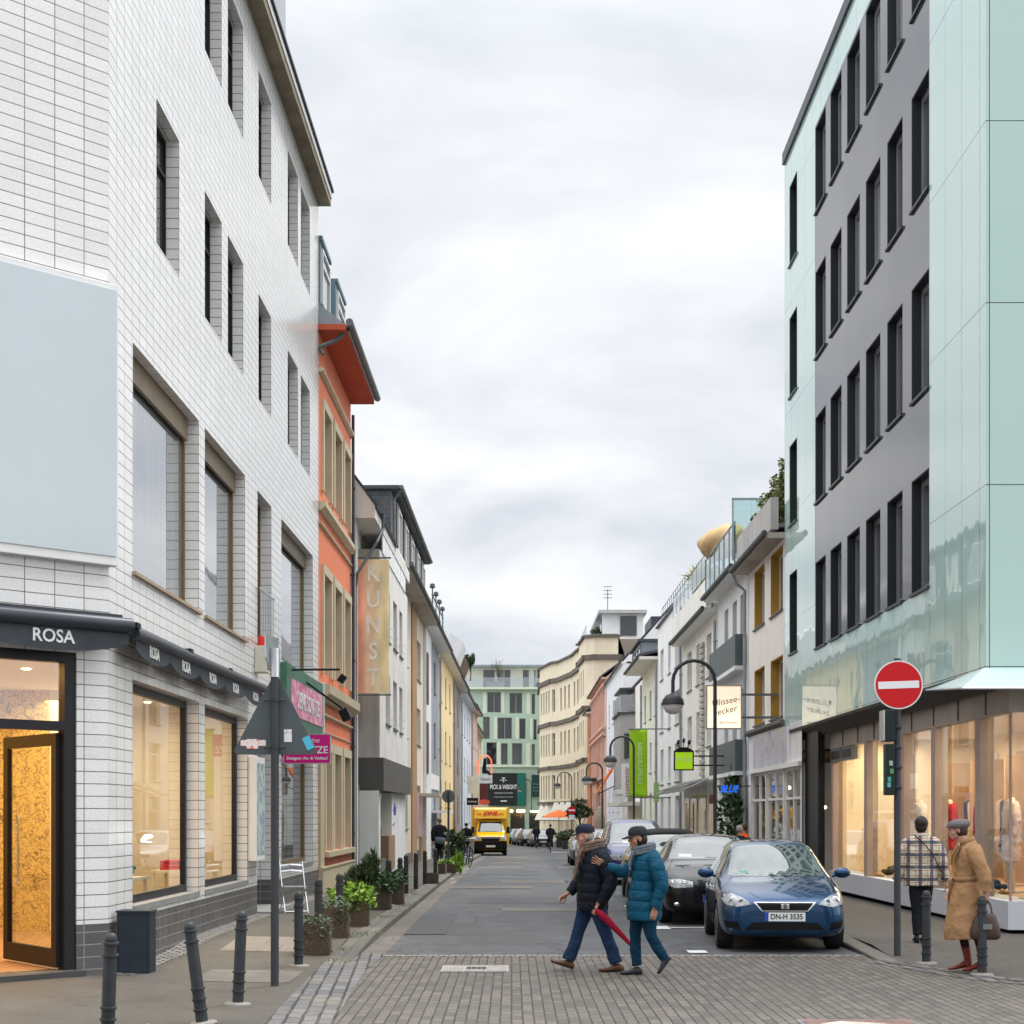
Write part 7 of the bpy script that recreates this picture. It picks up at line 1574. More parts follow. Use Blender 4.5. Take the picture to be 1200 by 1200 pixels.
def head_mesh(mb, c, yaw=0, pitch=0, k=1.0, female=False):
    """head centred at c looking along +x (local) turned by yaw"""
    Rm = Matrix.Rotation(yaw, 3, 'Z') @ Matrix.Rotation(pitch, 3, 'Y'); c = Vector(c)
    def e(o, r): mb.ell(c+Rm @ (Vector(o)*k), tuple(x*k for x in r), 16, 12, Rm)
    e((-.008, 0, .03), (.094, .074, .088)); e((.028, 0, -.035), (.060, .055, .070)); e((.05, 0, -.085), (.030, .036, .024))
    e((.055, 0, .01), (.038, .056, .05)); e((.040, .034, -.03), (.035, .03, .03)); e((.040, -.034, -.03), (.035, .03, .03))
    mb.tube([c+Rm @ Vector((.082*k, 0, .022*k)), c+Rm @ Vector((.102*k, 0, -.008*k)), c+Rm @ Vector((.112*k, 0, -.026*k)), c+Rm @ Vector((.088*k, 0, -.034*k))], [.008*k, .0105*k, .0135*k, .009*k], 8)
    e((.080, 0, .034), (.014, .046, .011)); e((.082, 0, -.056), (.013, .022, .008)); e((.081, 0, -.068), (.012, .019, .008))
    for s_ in (-1, 1): e((-.012, .076*s_, -.008), (.019, .010, .030))
    return Rm
def finish_body(mb, name, mat, parent, vox=.009):
    o = mb.build(name, mat); md = o.modifiers.new('r', 'REMESH'); md.mode = 'VOXEL'; md.voxel_size = vox
    md = o.modifiers.new('s', 'SMOOTH'); md.factor = .5; md.iterations = 2
    realise(o); o.parent = parent; o.data.materials.clear(); o.data.materials.append(mat); o.data.shade_smooth(); return o
def face_parts(t, c, Rm, k=1.0, hairc=(.08, .05, .03)):
    c = Vector(c); ey = M('eye_dark', (.03, .02, .02), .2); lp = M('lip', (.35, .12, .10), .5); br_ = M('brow'+str(hairc[0]), hairc, .8)
    for s_ in (-1, 1):
        m = MB(); m.ell(c+Rm @ Vector((.083*k, .030*s_*k, .008*k)), (.009*k, .011*k, .006*k), 8, 6, Rm); m.build('eye', ey, t)
        m = MB(); m.ell(c+Rm @ Vector((.091*k, .030*s_*k, .030*k)), (.006*k, .018*k, .0045*k), 8, 6, Rm); m.build('eyebrow', br_, t)
    m = MB(); m.ell(c+Rm @ Vector((.092*k, 0, -.062*k)), (.005*k, .019*k, .005*k), 8, 6, Rm); m.build('mouth', lp, t)
def shoe(mb, heel, toe, up, w_=.045, h_=.07):
    heel, toe, up = Vector(heel), Vector(toe), Vector(up).normalized(); d = toe-heel; L_ = d.length; d.normalize(); s_ = d.cross(up).normalized(); up = s_.cross(d).normalized()
    rs = []
    for (f, w2, hh, z0) in ((0, .55, .55, .15), (.04, .75, .85, 0), (.18, .80, 1.15, 0), (.34, .80, 1.10, 0), (.5, .88, .80, 0), (.72, 1.05, .60, 0), (.90, .92, .50, .02), (.98, .6, .38, .10), (1.0, .3, .25, .14)):
        c = heel+d*L_*f; ring = []
        for k in range(14):
            a = 2*PI*k/14; y = math.cos(a)*w2*w_; z = (math.sin(a)*.5+.5); z = z**.8
            ring.append(c+s_*y*(1 if z < .6 else 1-.35*(z-.6))+up*(z0*h_+z*hh*h_*(1)))
        rs.append(ring)
    mb.rings(rs)
def quilt(pts, rads, per=.09, amp=.05, n=None):
    """resample a limb so that it bulges between stitched seams"""
    pts = [Vector(p) for p in pts]; rads = [r if isinstance(r, tuple) else (r, r) for r in rads]; P = []; Q = []; s = 0
    N = len(pts)
    def cr_(a, b, c, d, t): return .5*((2*b)+(c-a)*t+(2*a-5*b+4*c-d)*t*t+(3*b-a-3*c+d)*t**3)
    for i in range(N-1):
        g = lambda j: pts[min(max(j, 0), N-1)]; h = lambda j: Vector((*rads[min(max(j, 0), N-1)], 0)); L_ = (pts[i+1]-pts[i]).length; m = max(3, int(L_/.010))
        for k in range(m):
            t = k/m; ph = ((s+L_*t)/per) % 1; b = 1+amp*(math.sin(PI*ph)**.45-.65); q = cr_(h(i-1), h(i), h(i+1), h(i+2), t); P.append(cr_(g(i-1), g(i), g(i+1), g(i+2), t)); Q.append((q[0]*b, q[1]*b))
        s += L_
    P.append(pts[-1]); Q.append(rads[-1]); return P, Q
def wob(o, amp=.006, scale=9, seed=0):
    """cloth unevenness"""
    from mathutils import noise
    me = o.data; me.update(); ns = [v.normal.copy() for v in me.vertices]
    for v, n in zip(me.vertices, ns): v.co += n*amp*(noise.noise(v.co*scale+Vector((seed, 0, 0)))+.5*noise.noise(v.co*scale*2.3))
    me.update()
def garment(name, mat, parent, parts, smooth=50, amp=.006, vox=None, seed=0):
    """parts: list of (pts, rads, ref, quiltperiod or None)"""
    m = MB()
    for (pts, rads, ref, qp) in parts:
        if qp: P, Q = quilt(pts, rads, qp[0], qp[1]); m.tube(P, Q, 20, ref=ref)
        else: m.tube(pts, rads, 20, ref=ref, sub=6)
    if vox:
        o = m.build(name, mat); md = o.modifiers.new('r', 'REMESH'); md.mode = 'VOXEL'; md.voxel_size = vox; md = o.modifiers.new('s', 'SMOOTH'); md.factor = .5; md.iterations = 3
        realise(o); o.parent = parent; o.data.materials.clear(); o.data.materials.append(mat); o.data.shade_smooth(); box_uv(o.data)
    else: o = m.build(name, mat, parent, smooth=smooth)
    if amp: wob(o, amp, 9, seed)
    return o
def person(label, x, y, rz, z=None):
    return thing('person', label, 'person', (x, y, gz(y) if z is None else z), rz)
def fabric(n, c, rough=.85, sheen=0, bs_=180, fold=.9): return M(n, c, rough, .14, 7, .35, bs_, spec=.15, fold=fold)
DENIM = fabric('denim', (.016, .036, .085), .85, 0, 180, 1.6); DENIM2 = fabric('denim_teal', (.005, .034, .068), .85, 0, 180, 1.6); NAVY = fabric('navy_quilt', (.006, .009, .017), .6, .0); TEALJ = fabric('teal_quilt', (.003, .065, .12), .55, 0)
BROWNL = M('brown_leather', (.09, .045, .022), .5, .2, 12); BLKL = M('dark_shoe', (.025, .03, .035), .5, .15, 12); REDL = M('red_leather', (.16, .025, .015), .4, .15, 10)
GREYHAIR = M('grey_hair', (.30, .27, .24), .7, .3, 30, .5, 90); DKHAIR = M('dark_hair', (.014, .010, .008), .45, .3, 30, .5, 90); BRHAIR = M('brown_hair', (.05, .03, .018), .6, .3, 30, .5, 90)
def cap(mb, c, Rm, k=1.0, brim=True, bl=.075, hh=.075):
    c = Vector(c); rs = []
    for (z, a, b) in ((.030, .101, .084), (.045, .106, .089), (.075, .104, .087), (.10, .088, .074), (.118, .06, .05), (.123, .02, .02)):
        rs.append([c+Rm @ Vector(((-.010+a*math.cos(2*PI*q/20))*k, b*math.sin(2*PI*q/20)*k, (z if math.cos(2*PI*q/20) > 0 else z-.018*(1-z*6 if z < .16 else 0))*k)) for q in range(20)])
    mb.rings(rs)
    if brim:
        top = []; 
        for q in range(11):
            a = -PI*.42+PI*.84*q/10; xx = .085+bl*math.cos(a*1.15); top.append((xx*k, .080*math.sin(a)*k, (.046-.28*(xx-.085)-.022*math.sin(a)**2)*k))
        base = [((.06)*k, .07*math.sin(-PI*.42+PI*.84*q/10)*k, .040*k) for q in range(11)][::-1]
        mb.prism([c+Rm @ Vector(p) for p in top+base], Rm @ Vector((0, 0, -.013*k)))

# ---------- older person with flat cap, scarf and red umbrella
t = person('older person in dark navy padded jacket, peaked cap and brown scarf, with a red umbrella', .885, 18.4, PI)
hc = V(.045, 0, 1.555); m = MB(); Rm = head_mesh(m, hc, 0, R(4))
m.tube([(-.06, 0, 1.38), (-.035, 0, 1.44), (-.01, 0, 1.50)], [.062, .056, .055], 12)
m.tube([(-.03, 0, .86), (-.05, 0, 1.0), (-.07, 0, 1.2), (-.08, 0, 1.36), (-.06, 0, 1.42)], [(.15, .10), (.15, .10), (.16, .10), (.15, .08), (.06, .05)], 16, ref=(1, 0, 0), sub=3)
lw, rw = V(-.09, .20, .775), V(.245, -.20, .875)
m.tube([(-.13, .19, 1.33), (-.24, .24, 1.06), lw], [.05, .04, .025], 10); m.tube([(-.06, -.19, 1.33), (.08, -.24, 1.06), rw], [.05, .04, .025], 10)
hand(m, lw, (.45, 0, -.65), (-.6, -.4, -.4), 1, 1.15); hand(m, rw, (.75, .1, -.5), (-.3, .5, -.6), 1, .8)
m.tube([(-.02, .09, .86), (-.2, .09, .46), (-.32, .09, .12)], [.07, .05, .035], 10); m.tube([(-.02, -.09, .86), (.11, -.09, .46), (.24, -.09, .12)], [.07, .05, .035], 10)
finish_body(m, 'body', SKIN, t, .0052); face_parts(t, hc, Rm, 1, (.2, .17, .15))
garment('jacket', NAVY, t, [([(-.04, 0, .70), (-.045, 0, .82), (-.055, 0, 1.0), (-.075, 0, 1.18), (-.085, 0, 1.32), (-.07, 0, 1.40), (-.05, 0, 1.44)], [(.205, .175), (.215, .185), (.215, .185), (.22, .18), (.205, .155), (.14, .115), (.085, .08)], (1, 0, 0), (.105, .06)),
    ([(-.11, .15, 1.35), (-.17, .215, 1.26), (-.235, .245, 1.06), (-.19, .235, .92), (-.125, .205, .80)], [.085, .092, .082, .075, .062], (0, 1, 0), (.10, .07)),
    ([(-.06, -.15, 1.35), (-.03, -.215, 1.24), (.07, -.245, 1.06), (.15, -.22, .96), (.215, -.20, .895)], [.085, .09, .08, .07, .056], (0, 1, 0), (.10, .07))], amp=.008)
m = MB(); m.tube([(.135, .055, .86), (.03, .185, .87), (-.05, .215, .872)], .006, 6); m.build('pocket_zip', M('zip_grey', (.1, .1, .11), .3), t)
garment('trousers', DENIM, t, [([(-.03, 0, .90), (-.03, 0, .80), (-.03, 0, .74)], [(.155, .125), (.165, .13), (.12, .11)], (1, 0, 0), None), ([(-.05, .085, .86), (-.12, .09, .66), (-.19, .09, .44), (-.25, .09, .28), (-.315, .09, .10)], [(.10, .11), (.088, .095), (.066, .075), (.062, .072), (.066, .076)], (1, 0, 0), None), ([(.0, -.085, .86), (.05, -.09, .66), (.115, -.09, .45), (.165, -.09, .28), (.235, -.09, .12)], [(.10, .11), (.088, .095), (.066, .075), (.062, .072), (.066, .078)], (1, 0, 0), None)], amp=.009, vox=.011)
m = MB(); shoe(m, (-.40, .09, .0), (-.11, .10, .0), (0, 0, 1), .048, .085); m.build('shoe', BROWNL, t, smooth=60)
m = MB(); shoe(m, (.175, -.09, .005), (.445, -.085, .095), (-.3, 0, 1), .048, .085); m.build('shoe', BROWNL, t, smooth=60)
m = MB(); m.ell(hc+V(-.03, 0, .005), (.078, .078, .072), 14, 10); wob(m.build('hair', GREYHAIR, t, smooth=60), .008, 30)
m = MB(); cap(m, hc+V(.0, 0, .015), Matrix.Rotation(R(-4), 3, 'Z') @ Matrix.Rotation(R(9), 3, 'Y'), 1.06, bl=.080); m.build('cap', fabric('cap_navy', (.022, .025, .04)), t, smooth=50)
SC1 = fabric('scarf_brown', (.16, .115, .09), .95, .3, 120)
m = MB(); n_ = 24
for j in range(3):
    m.tube([(-.045+.095*math.cos(2*PI*k/n_)+.03*math.cos(2*PI*k/n_), .10*math.sin(2*PI*k/n_), 1.415+j*.032-.03*math.cos(2*PI*k/n_)+.006*math.sin(k*1.7+j)) for k in range(n_+1)], [(.028+.004*math.sin(k*2.1+j), .026) for k in range(n_+1)], 8, cap=False)
m.tube([(.06, .05, 1.43), (.12, .07, 1.33), (.135, .07, 1.24), (.16, .06, 1.12), (.175, .05, 1.06)], [(.035, .025), (.055, .026), (.058, .024), (.066, .02), (.05, .015)], 12, ref=(1, 0, 0), sub=4)
wob(m.build('scarf', SC1, t, smooth=60), .010, 22)
# umbrella: held in the left hand, a thing of its own
hp = Vector((.885-(-.045), 18.4-.22, .745)); t = thing('folded_umbrella', 'rolled dark red umbrella held pointing down and back by the older person', 'umbrella', tuple(hp))
m = MB(); m.tube([(.02, 0, -.02), (.10, .0, -.09), (.25, -.0, -.24), (.42, 0, -.42), (.50, 0, -.50)], [.02, .045, .036, .022, .012], 10, sub=4); wob(m.build('canopy', fabric('umbrella_red', (.32, .008, .035), .6), t, smooth=60), .006, 25)
m = MB(); m.tube([(-.05, 0, .05), (.05, 0, -.05), (.54, 0, -.54)], [.014, .008, .005], 8); m.build('handle', C_BLACK, t)

# ---------- person in teal padded coat
t = person('person in long teal padded coat and dark cap, walking left with one arm raised', 1.44, 17.9, PI)
hc = V(.03, 0, 1.535); m = MB(); Rm = head_mesh(m, hc, R(8), R(3), .97)
m.tube([(-.06, 0, 1.36), (-.045, 0, 1.42), (-.01, 0, 1.49)], [.058, .05, .05], 12)
m.tube([(-.05, 0, .84), (-.06, 0, 1.0), (-.07, 0, 1.2), (-.08, 0, 1.34), (-.06, 0, 1.40)], [(.15, .10), (.14, .10), (.15, .10), (.14, .08), (.06, .05)], 16, ref=(1, 0, 0), sub=3)
lw, rw = V(-.135, .215, .755), V(.395, -.22, 1.225)
m.tube([(-.13, .18, 1.31), (-.21, .24, 1.04), lw], [.048, .038, .024], 10); m.tube([(-.03, -.18, 1.31), (.14, -.25, 1.15), rw], [.048, .038, .024], 10)
hand(m, lw, (.12, -.02, -1), (.25, -.9, 0), -1, .7, .98); hand(m, rw, (.80, 0, .50), (.2, .75, -.3), -1, .22, 1.02, spread=.6)
m.tube([(-.04, .08, .86), (-.11, .08, .46), (-.27, .08, .20)], [.07, .05, .033], 10); m.tube([(-.04, -.08, .86), (.045, -.08, .46), (.03, -.08, .10)], [.07, .05, .033], 10)
finish_body(m, 'body', SKIN2, t, .0052); face_parts(t, hc, Rm, .97, (.03, .02, .015))
garment('coat', TEALJ, t, [([(-.045, 0, .62), (-.045, 0, .75), (-.05, 0, .92), (-.06, 0, 1.06), (-.07, 0, 1.20), (-.08, 0, 1.31), (-.07, 0, 1.38), (-.05, 0, 1.42)], [(.215, .185), (.225, .20), (.215, .185), (.195, .165), (.205, .165), (.19, .145), (.13, .11), (.09, .085)], (1, 0, 0), (.11, .065)),
    ([(-.11, .145, 1.33), (-.16, .205, 1.24), (-.215, .24, 1.04), (-.19, .235, .92), (-.14, .215, .79)], [.082, .088, .078, .07, .06], (0, 1, 0), (.10, .07)),
    ([(-.04, -.145, 1.33), (.04, -.21, 1.24), (.15, -.25, 1.155), (.27, -.235, 1.185), (.365, -.222, 1.215)], [.082, .085, .074, .062, .05], (0, 1, 0), (.10, .07))], amp=.008, seed=3)
m = MB()
for a in (0, 1):
    pts = [(.15, .05, .66), (.165, .04, .9), (.125, .03, 1.15), (.08, .02, 1.36)]
m.tube(pts, [.006]*4, 6, sub=4); m.build('zip', M('zip_grey', (.1, .1, .11)), t)
garment('trousers', DENIM2, t, [([(-.04, 0, .88), (-.04, 0, .78), (-.04, 0, .72)], [(.16, .13), (.165, .135), (.12, .11)], (1, 0, 0), None), ([(-.06, .08, .86), (-.09, .085, .66), (-.11, .085, .46), (-.185, .085, .32), (-.265, .085, .19)], [(.098, .105), (.085, .09), (.064, .068), (.056, .06), (.05, .056)], (1, 0, 0), None), ([(-.02, -.08, .86), (.02, -.085, .66), (.05, -.085, .46), (.045, -.085, .28), (.03, -.085, .10)], [(.098, .105), (.085, .09), (.064, .068), (.056, .062), (.052, .058)], (1, 0, 0), None)], amp=.008, vox=.011, seed=4)
m = MB(); shoe(m, (-.03, -.085, 0), (.225, -.08, 0), (0, 0, 1), .042, .08); m.build('shoe', BLKL, t, smooth=60)
m = MB(); shoe(m, (-.345, .085, .20), (-.205, .085, .015), (.75, 0, .6), .042, .08); m.build('shoe', BLKL, t, smooth=60)
m = MB(); m.ell(hc+V(-.035, 0, -.01), (.078, .078, .09), 14, 10); m.ell(hc+V(-.05, 0, -.07), (.05, .07, .05), 12, 8); wob(m.build('hair', DKHAIR, t, smooth=60), .006, 30)
m = MB(); cap(m, hc+V(-.0, 0, .012), Matrix.Rotation(R(8), 3, 'Z') @ Matrix.Rotation(R(10), 3, 'Y'), 1.06, bl=.085); m.build('cap', fabric('cap_charcoal', (.028, .032, .036)), t, smooth=50)
SC2 = fabric('scarf_grey', (.13, .155, .18), .95, .3, 120); m = MB()
for j in range(3):
    m.tube([(-.035+.115*math.cos(2*PI*k/n_), .105*math.sin(2*PI*k/n_), 1.385+j*.03-.03*math.cos(2*PI*k/n_)) for k in range(n_+1)], [(.027+.004*math.sin(k*2.3+j), .024) for k in range(n_+1)], 8, cap=False)
m.tube([(.065, .05, 1.40), (.11, .06, 1.33), (.125, .065, 1.24), (.12, .07, 1.18)], [(.03, .025), (.045, .022), (.045, .02), (.045, .012)], 12, ref=(1, 0, 0), sub=4); wob(m.build('scarf', SC2, t, smooth=60), .009, 22)

# ---------- person in plaid jacket, from behind
PL, nt, bs = new_mat('plaid_wool'); tc = nt.nodes.new('ShaderNodeTexCoord'); sp = nt.nodes.new('ShaderNodeSeparateXYZ'); lk(nt, tc.outputs['Object'], sp.inputs[0])
def mth(op, a, b=None):
    n = nt.nodes.new('ShaderNodeMath'); n.operation = op
    for i, v in enumerate((a, b)):
        if v is None: continue
        if isinstance(v, (int, float)): n.inputs[i].default_value = v
        else: lk(nt, v, n.inputs[i])
    return n.outputs[0]
def stripe(ax, per, w_, ph=0): return mth('LESS_THAN', mth('FRACT', mth('ADD', mth('DIVIDE', ax, per), 10+ph)), w_)
Yx = sp.outputs[1]; Zx = sp.outputs[2]
c = (.62, .56, .44); c = mixc(nt, mth('MULTIPLY', stripe(Yx, .15, .30), .85), c, (.045, .05, .09)); c = mixc(nt, mth('MULTIPLY', stripe(Zx, .165, .27), .88), c, (.04, .045, .08)); c = mixc(nt, mth('MULTIPLY', stripe(Zx, .165, .10, .62), .7), c, (.30, .14, .08)); c = mixc(nt, mth('MULTIPLY', stripe(Yx, .15, .10, .55), .6), c, (.33, .18, .10)); c = mixc(nt, mth('MULTIPLY', stripe(Zx, .165, .06, .15), .8), c, (.25, .04, .05))
lk(nt, c, bs.inputs['Base Color']); bs.inputs['Roughness'].default_value = .95; bump(nt, bs, noise_node(nt, tc.outputs['Object'], 160, 3), .5)
t = person('person seen from behind in a cream and dark plaid jacket by the clothes shop window', 5.46, 21.3, R(80), .096)
hc = V(.0, 0, 1.565); m = MB(); Rm = head_mesh(m, hc, 0, 0, .97); m.tube([(-.02, 0, 1.38), (-.02, 0, 1.44), (-.01, 0, 1.5)], [.055, .048, .05], 12)
m.tube([(0, 0, .86), (0, 0, 1.0), (-.01, 0, 1.2), (-.02, 0, 1.36), (-.02, 0, 1.42)], [(.15, .10), (.14, .10), (.15, .10), (.15, .08), (.06, .05)], 16, ref=(1, 0, 0), sub=3)
lw, rw = V(.02, .335, .80), V(.04, -.33, .82)
m.tube([(-.02, .18, 1.33), (-.04, .29, 1.05), lw], [.05, .038, .024], 10); m.tube([(-.02, -.18, 1.33), (-.06, -.28, 1.06), rw], [.05, .038, .024], 10); hand(m, lw, (.1, .05, -1), (.2, -.9, 0), -1, .6); hand(m, rw, (.1, -.05, -1), (.2, .9, 0), 1, .6)
m.tube([(0, .07, .86), (0, .065, .46), (-.02, .06, .1)], [.07, .05, .033], 10); m.tube([(0, -.07, .86), (.03, -.055, .46), (.02, -.045, .1)], [.07, .05, .033], 10); finish_body(m, 'body', SKIN2, t, .010)
face_parts(t, hc, Rm, .97)
garment('jacket', PL, t, [([(0, 0, .76), (0, 0, .88), (-.005, 0, 1.05), (-.015, 0, 1.22), (-.02, 0, 1.34), (-.02, 0, 1.41), (-.01, 0, 1.455)], [(.225, .155), (.225, .16), (.215, .155), (.22, .15), (.185, .13), (.115, .105), (.075, .08)], (1, 0, 0), None),
    ([(-.02, .11, 1.37), (-.03, .20, 1.30), (-.035, .238, 1.18), (-.03, .272, 1.02), (.01, .315, .83)], [.07, .082, .08, .072, .062], (1, 0, 0), None), ([(-.02, -.11, 1.37), (-.03, -.20, 1.30), (-.045, -.238, 1.18), (-.05, -.270, 1.04), (.02, -.315, .85)], [.07, .082, .08, .072, .062], (1, 0, 0), None)], amp=.014, vox=.012, seed=5)
m = MB(); m.tube([(-.02+.085*math.cos(2*PI*k/20), .085*math.sin(2*PI*k/20), 1.45+.012*math.cos(2*PI*k/20)) for k in range(21)], [(.022, .018)]*21, 8, cap=False); m.build('collar', fabric('collar_cream', (.5, .45, .36)), t, smooth=60)
m = MB(); m.tube([(-.10, .10, 1.44), (-.165, .0, 1.35), (-.185, -.12, 1.2), (-.17, -.20, 1.05), (-.05, -.26, .93)], .007, 6, sub=4); m.build('strap', C_BLACK, t)
garment('trousers', fabric('black_cloth', (.012, .013, .018), .8), t, [([(0, 0, .92), (0, 0, .80), (0, 0, .74)], [(.165, .12), (.17, .13), (.12, .11)], (1, 0, 0), None), ([(0, .075, .86), (0, .07, .66), (0, .062, .46), (-.01, .06, .28), (-.02, .055, .10)], [(.095, .10), (.085, .088), (.07, .07), (.06, .064), (.055, .06)], (1, 0, 0), None), ([(.01, -.075, .86), (.02, -.065, .66), (.03, -.052, .46), (.03, -.045, .28), (.02, -.04, .10)], [(.095, .10), (.085, .088), (.07, .07), (.06, .064), (.055, .06)], (1, 0, 0), None)], amp=.006, vox=.012)
for yy, xx in ((.055, -.09), (-.04, -.05)): m = MB(); shoe(m, (xx, yy, 0), (xx+.25, yy+.01, 0), (0, 0, 1), .044, .10); m.build('shoe', C_BLACK, t, smooth=60)
m = MB(); m.ell(hc+V(-.022, 0, .028), (.100, .090, .100), 16, 12); m.ell(hc+V(-.06, 0, -.03), (.055, .075, .07), 14, 10); wob(m.build('hair', DKHAIR, t, smooth=60), .006, 26)

# ---------- person in camel coat with handbag
t = person('older person in a long belted camel coat and grey flat cap, walking left', 5.14, 18.05, PI-R(8), .03)
hc = V(.10, 0, 1.60); m = MB(); Rm = head_mesh(m, hc, R(-6), R(6), .98); m.tube([(-.01, 0, 1.42), (.03, 0, 1.48), (.06, 0, 1.54)], [.06, .054, .054], 12)
m.tube([(0, 0, .88), (-.01, 0, 1.0), (-.02, 0, 1.2), (-.02, 0, 1.38), (.0, 0, 1.45)], [(.15, .10), (.15, .10), (.16, .10), (.15, .08), (.06, .05)], 16, ref=(1, 0, 0), sub=3)
lw, rw = V(-.165, .25, .90), V(.14, -.24, .92); m.tube([(-.06, .19, 1.36), (-.15, .26, 1.10), lw], [.05, .04, .025], 10); m.tube([(.0, -.19, 1.36), (.02, -.26, 1.10), rw], [.05, .04, .025], 10)
hand(m, lw, (-.05, 0, -1), (.2, -.9, 0), -1, 1.3); hand(m, rw, (.3, 0, -1), (.2, .9, 0), 1, .7)
m.tube([(0, .07, .86), (-.09, .075, .48), (-.17, .075, .16)], [.07, .05, .033], 10); m.tube([(0, -.07, .86), (.03, -.06, .46), (-.02, -.06, .1)], [.07, .05, .033], 10); finish_body(m, 'body', SKIN, t, .0085); face_parts(t, hc, Rm, .98, (.06, .04, .03))
CAM = fabric('camel_wool', (.33, .19, .095), .9, 0, 140, .35)
garment('coat', CAM, t, [([(-.0, 0, .38), (.01, 0, .50), (.005, 0, .75), (-.0, 0, .95), (-.005, 0, 1.06), (-.015, 0, 1.22), (-.02, 0, 1.37), (-.01, 0, 1.45), (.01, 0, 1.49)], [(.25, .25), (.245, .235), (.225, .20), (.205, .165), (.175, .135), (.20, .145), (.19, .13), (.125, .10), (.075, .07)], (1, 0, 0), None),
    ([(-.05, .155, 1.40), (-.085, .23, 1.30), (-.15, .27, 1.10), (-.165, .265, 1.0), (-.165, .255, .92)], [.085, .085, .076, .07, .066], (1, 0, 0), None), ([(.0, -.155, 1.40), (.01, -.23, 1.28), (.02, -.27, 1.10), (.07, -.255, 1.02), (.12, -.245, .95)], [.085, .085, .076, .07, .066], (1, 0, 0), None)], amp=.012, vox=.012, seed=8)
m = MB(); m.tube([(-.005+.155*math.cos(2*PI*k/28), .195*math.sin(2*PI*k/28), 1.055-.01*math.cos(2*PI*k/28)) for k in range(29)], [(.008, .024)]*29, 8, cap=False, ref=(0, 0, 1)); m.tube([(.165, .05, 1.06), (.19, .055, 1.03), (.18, .06, .98)], [(.03, .02), (.035, .02), (.02, .012)], 8, sub=3); m.tube([(.175, .04, 1.03), (.20, .03, .85), (.205, .02, .70)], [(.02, .008), (.024, .006), (.022, .004)], 8, sub=3); m.build('belt', CAM, t, smooth=50)
m = MB(); m.prism([(.09, .10, 1.46), (.15, .06, 1.33), (.155, .0, 1.2), (.16, .12, 1.30), (.09, .16, 1.42)], (.02, .0, .01)); m.tube([(.01+.09*math.cos(2*PI*k/20), .10*math.sin(2*PI*k/20), 1.475-.02*math.cos(2*PI*k/20)) for k in range(21)], [(.018, .035)]*21, 8, cap=False, ref=(0, 0, 1)); m.build('collar', CAM, t, smooth=40)
m = MB(); m.tube([(-.167, .257, .95), (-.166, .256, .925)], [.074, .074], 16); m.build('cuff', CAM, t, smooth=40)
garment('stockings', fabric('dark_brown_cloth', (.035, .018, .014)), t, [([(0, .07, .8), (-.09, .075, .48), (-.15, .075, .26)], [.07, .055, .046], (1, 0, 0), None), ([(0, -.07, .8), (.03, -.06, .46), (0, -.06, .26)], [.07, .055, .046], (1, 0, 0), None)], amp=0)
m = MB(); shoe(m, (-.20, .075, .05), (.05, .075, .0), (0, 0, 1), .042, .075); m.tube([(-.17, .075, .06), (-.16, .075, .16), (-.145, .075, .27)], [.045, .043, .05], 12, sub=2); m.box((-.20, .05, 0), (-.15, .10, .05)); m.build('boot', REDL, t, smooth=50)
m = MB(); shoe(m, (-.07, -.06, .05), (.19, -.055, .0), (0, 0, 1), .042, .075); m.tube([(-.03, -.06, .06), (-.02, -.06, .16), (0, -.06, .27)], [.045, .043, .05], 12, sub=2); m.box((-.07, -.085, 0), (-.02, -.035, .05)); m.build('boot', REDL, t, smooth=50)
m = MB(); m.ell(hc+V(-.035, 0, .0), (.082, .082, .085), 14, 10); wob(m.build('hair', BRHAIR, t, smooth=60), .010, 26)
m = MB(); rs = []
for (z, a, b, cx_) in ((.030, .100, .083, -.008), (.045, .120, .10, -.008), (.075, .130, .112, -.016), (.108, .112, .10, -.024), (.130, .07, .06, -.03), (.135, .02, .02, -.03)):
    rs.append([hc+V(cx_+a*math.cos(2*PI*q/22), b*math.sin(2*PI*q/22), z-.012+.05*(-(cx_+a*math.cos(2*PI*q/22)))*.6) for q in range(22)])
m.rings(rs); m.ell(hc+V(.095, 0, .030), (.045, .06, .010), 14, 6); m.build('flat_cap', fabric('cap_grey', (.16, .14, .145), .9, .2, 90), t, smooth=60)
# handbag
import_pos = Vector((5.14, 18.05, .03)); Rz_ = Matrix.Rotation(PI-R(8), 3, 'Z'); hb = import_pos+Rz_ @ V(-.17, .25, .80)
t = thing('handbag', 'dark brown leather handbag held low by the person in the camel coat', 'handbag', tuple(hb), PI)
m = MB(); m.tube([(0, 0, -.42), (0, 0, -.38), (0, 0, -.28), (0, 0, -.16), (0, 0, -.13)], [(.05, .14), (.07, .17), (.065, .16), (.045, .12), (.02, .09)], 18, ref=(1, 0, 0), sub=4); wob(m.build('bag', M('bag_leather', (.05, .03, .022), .4, .25, 9, .3, 40), t, smooth=60), .006, 14)
m = MB(); m.tube([(-.08, 0, -.15), (-.05, 0, -.02), (0, 0, .02), (.05, 0, -.02), (.08, 0, -.15)], .009, 8, sub=4); m.build('handle', M('bag_leather', (.05, .03, .022)), t)
m = MB(); m.box((-.05, .07, -.30), (.05, .09, -.24)); m.build('clasp', C_LEAD, t)

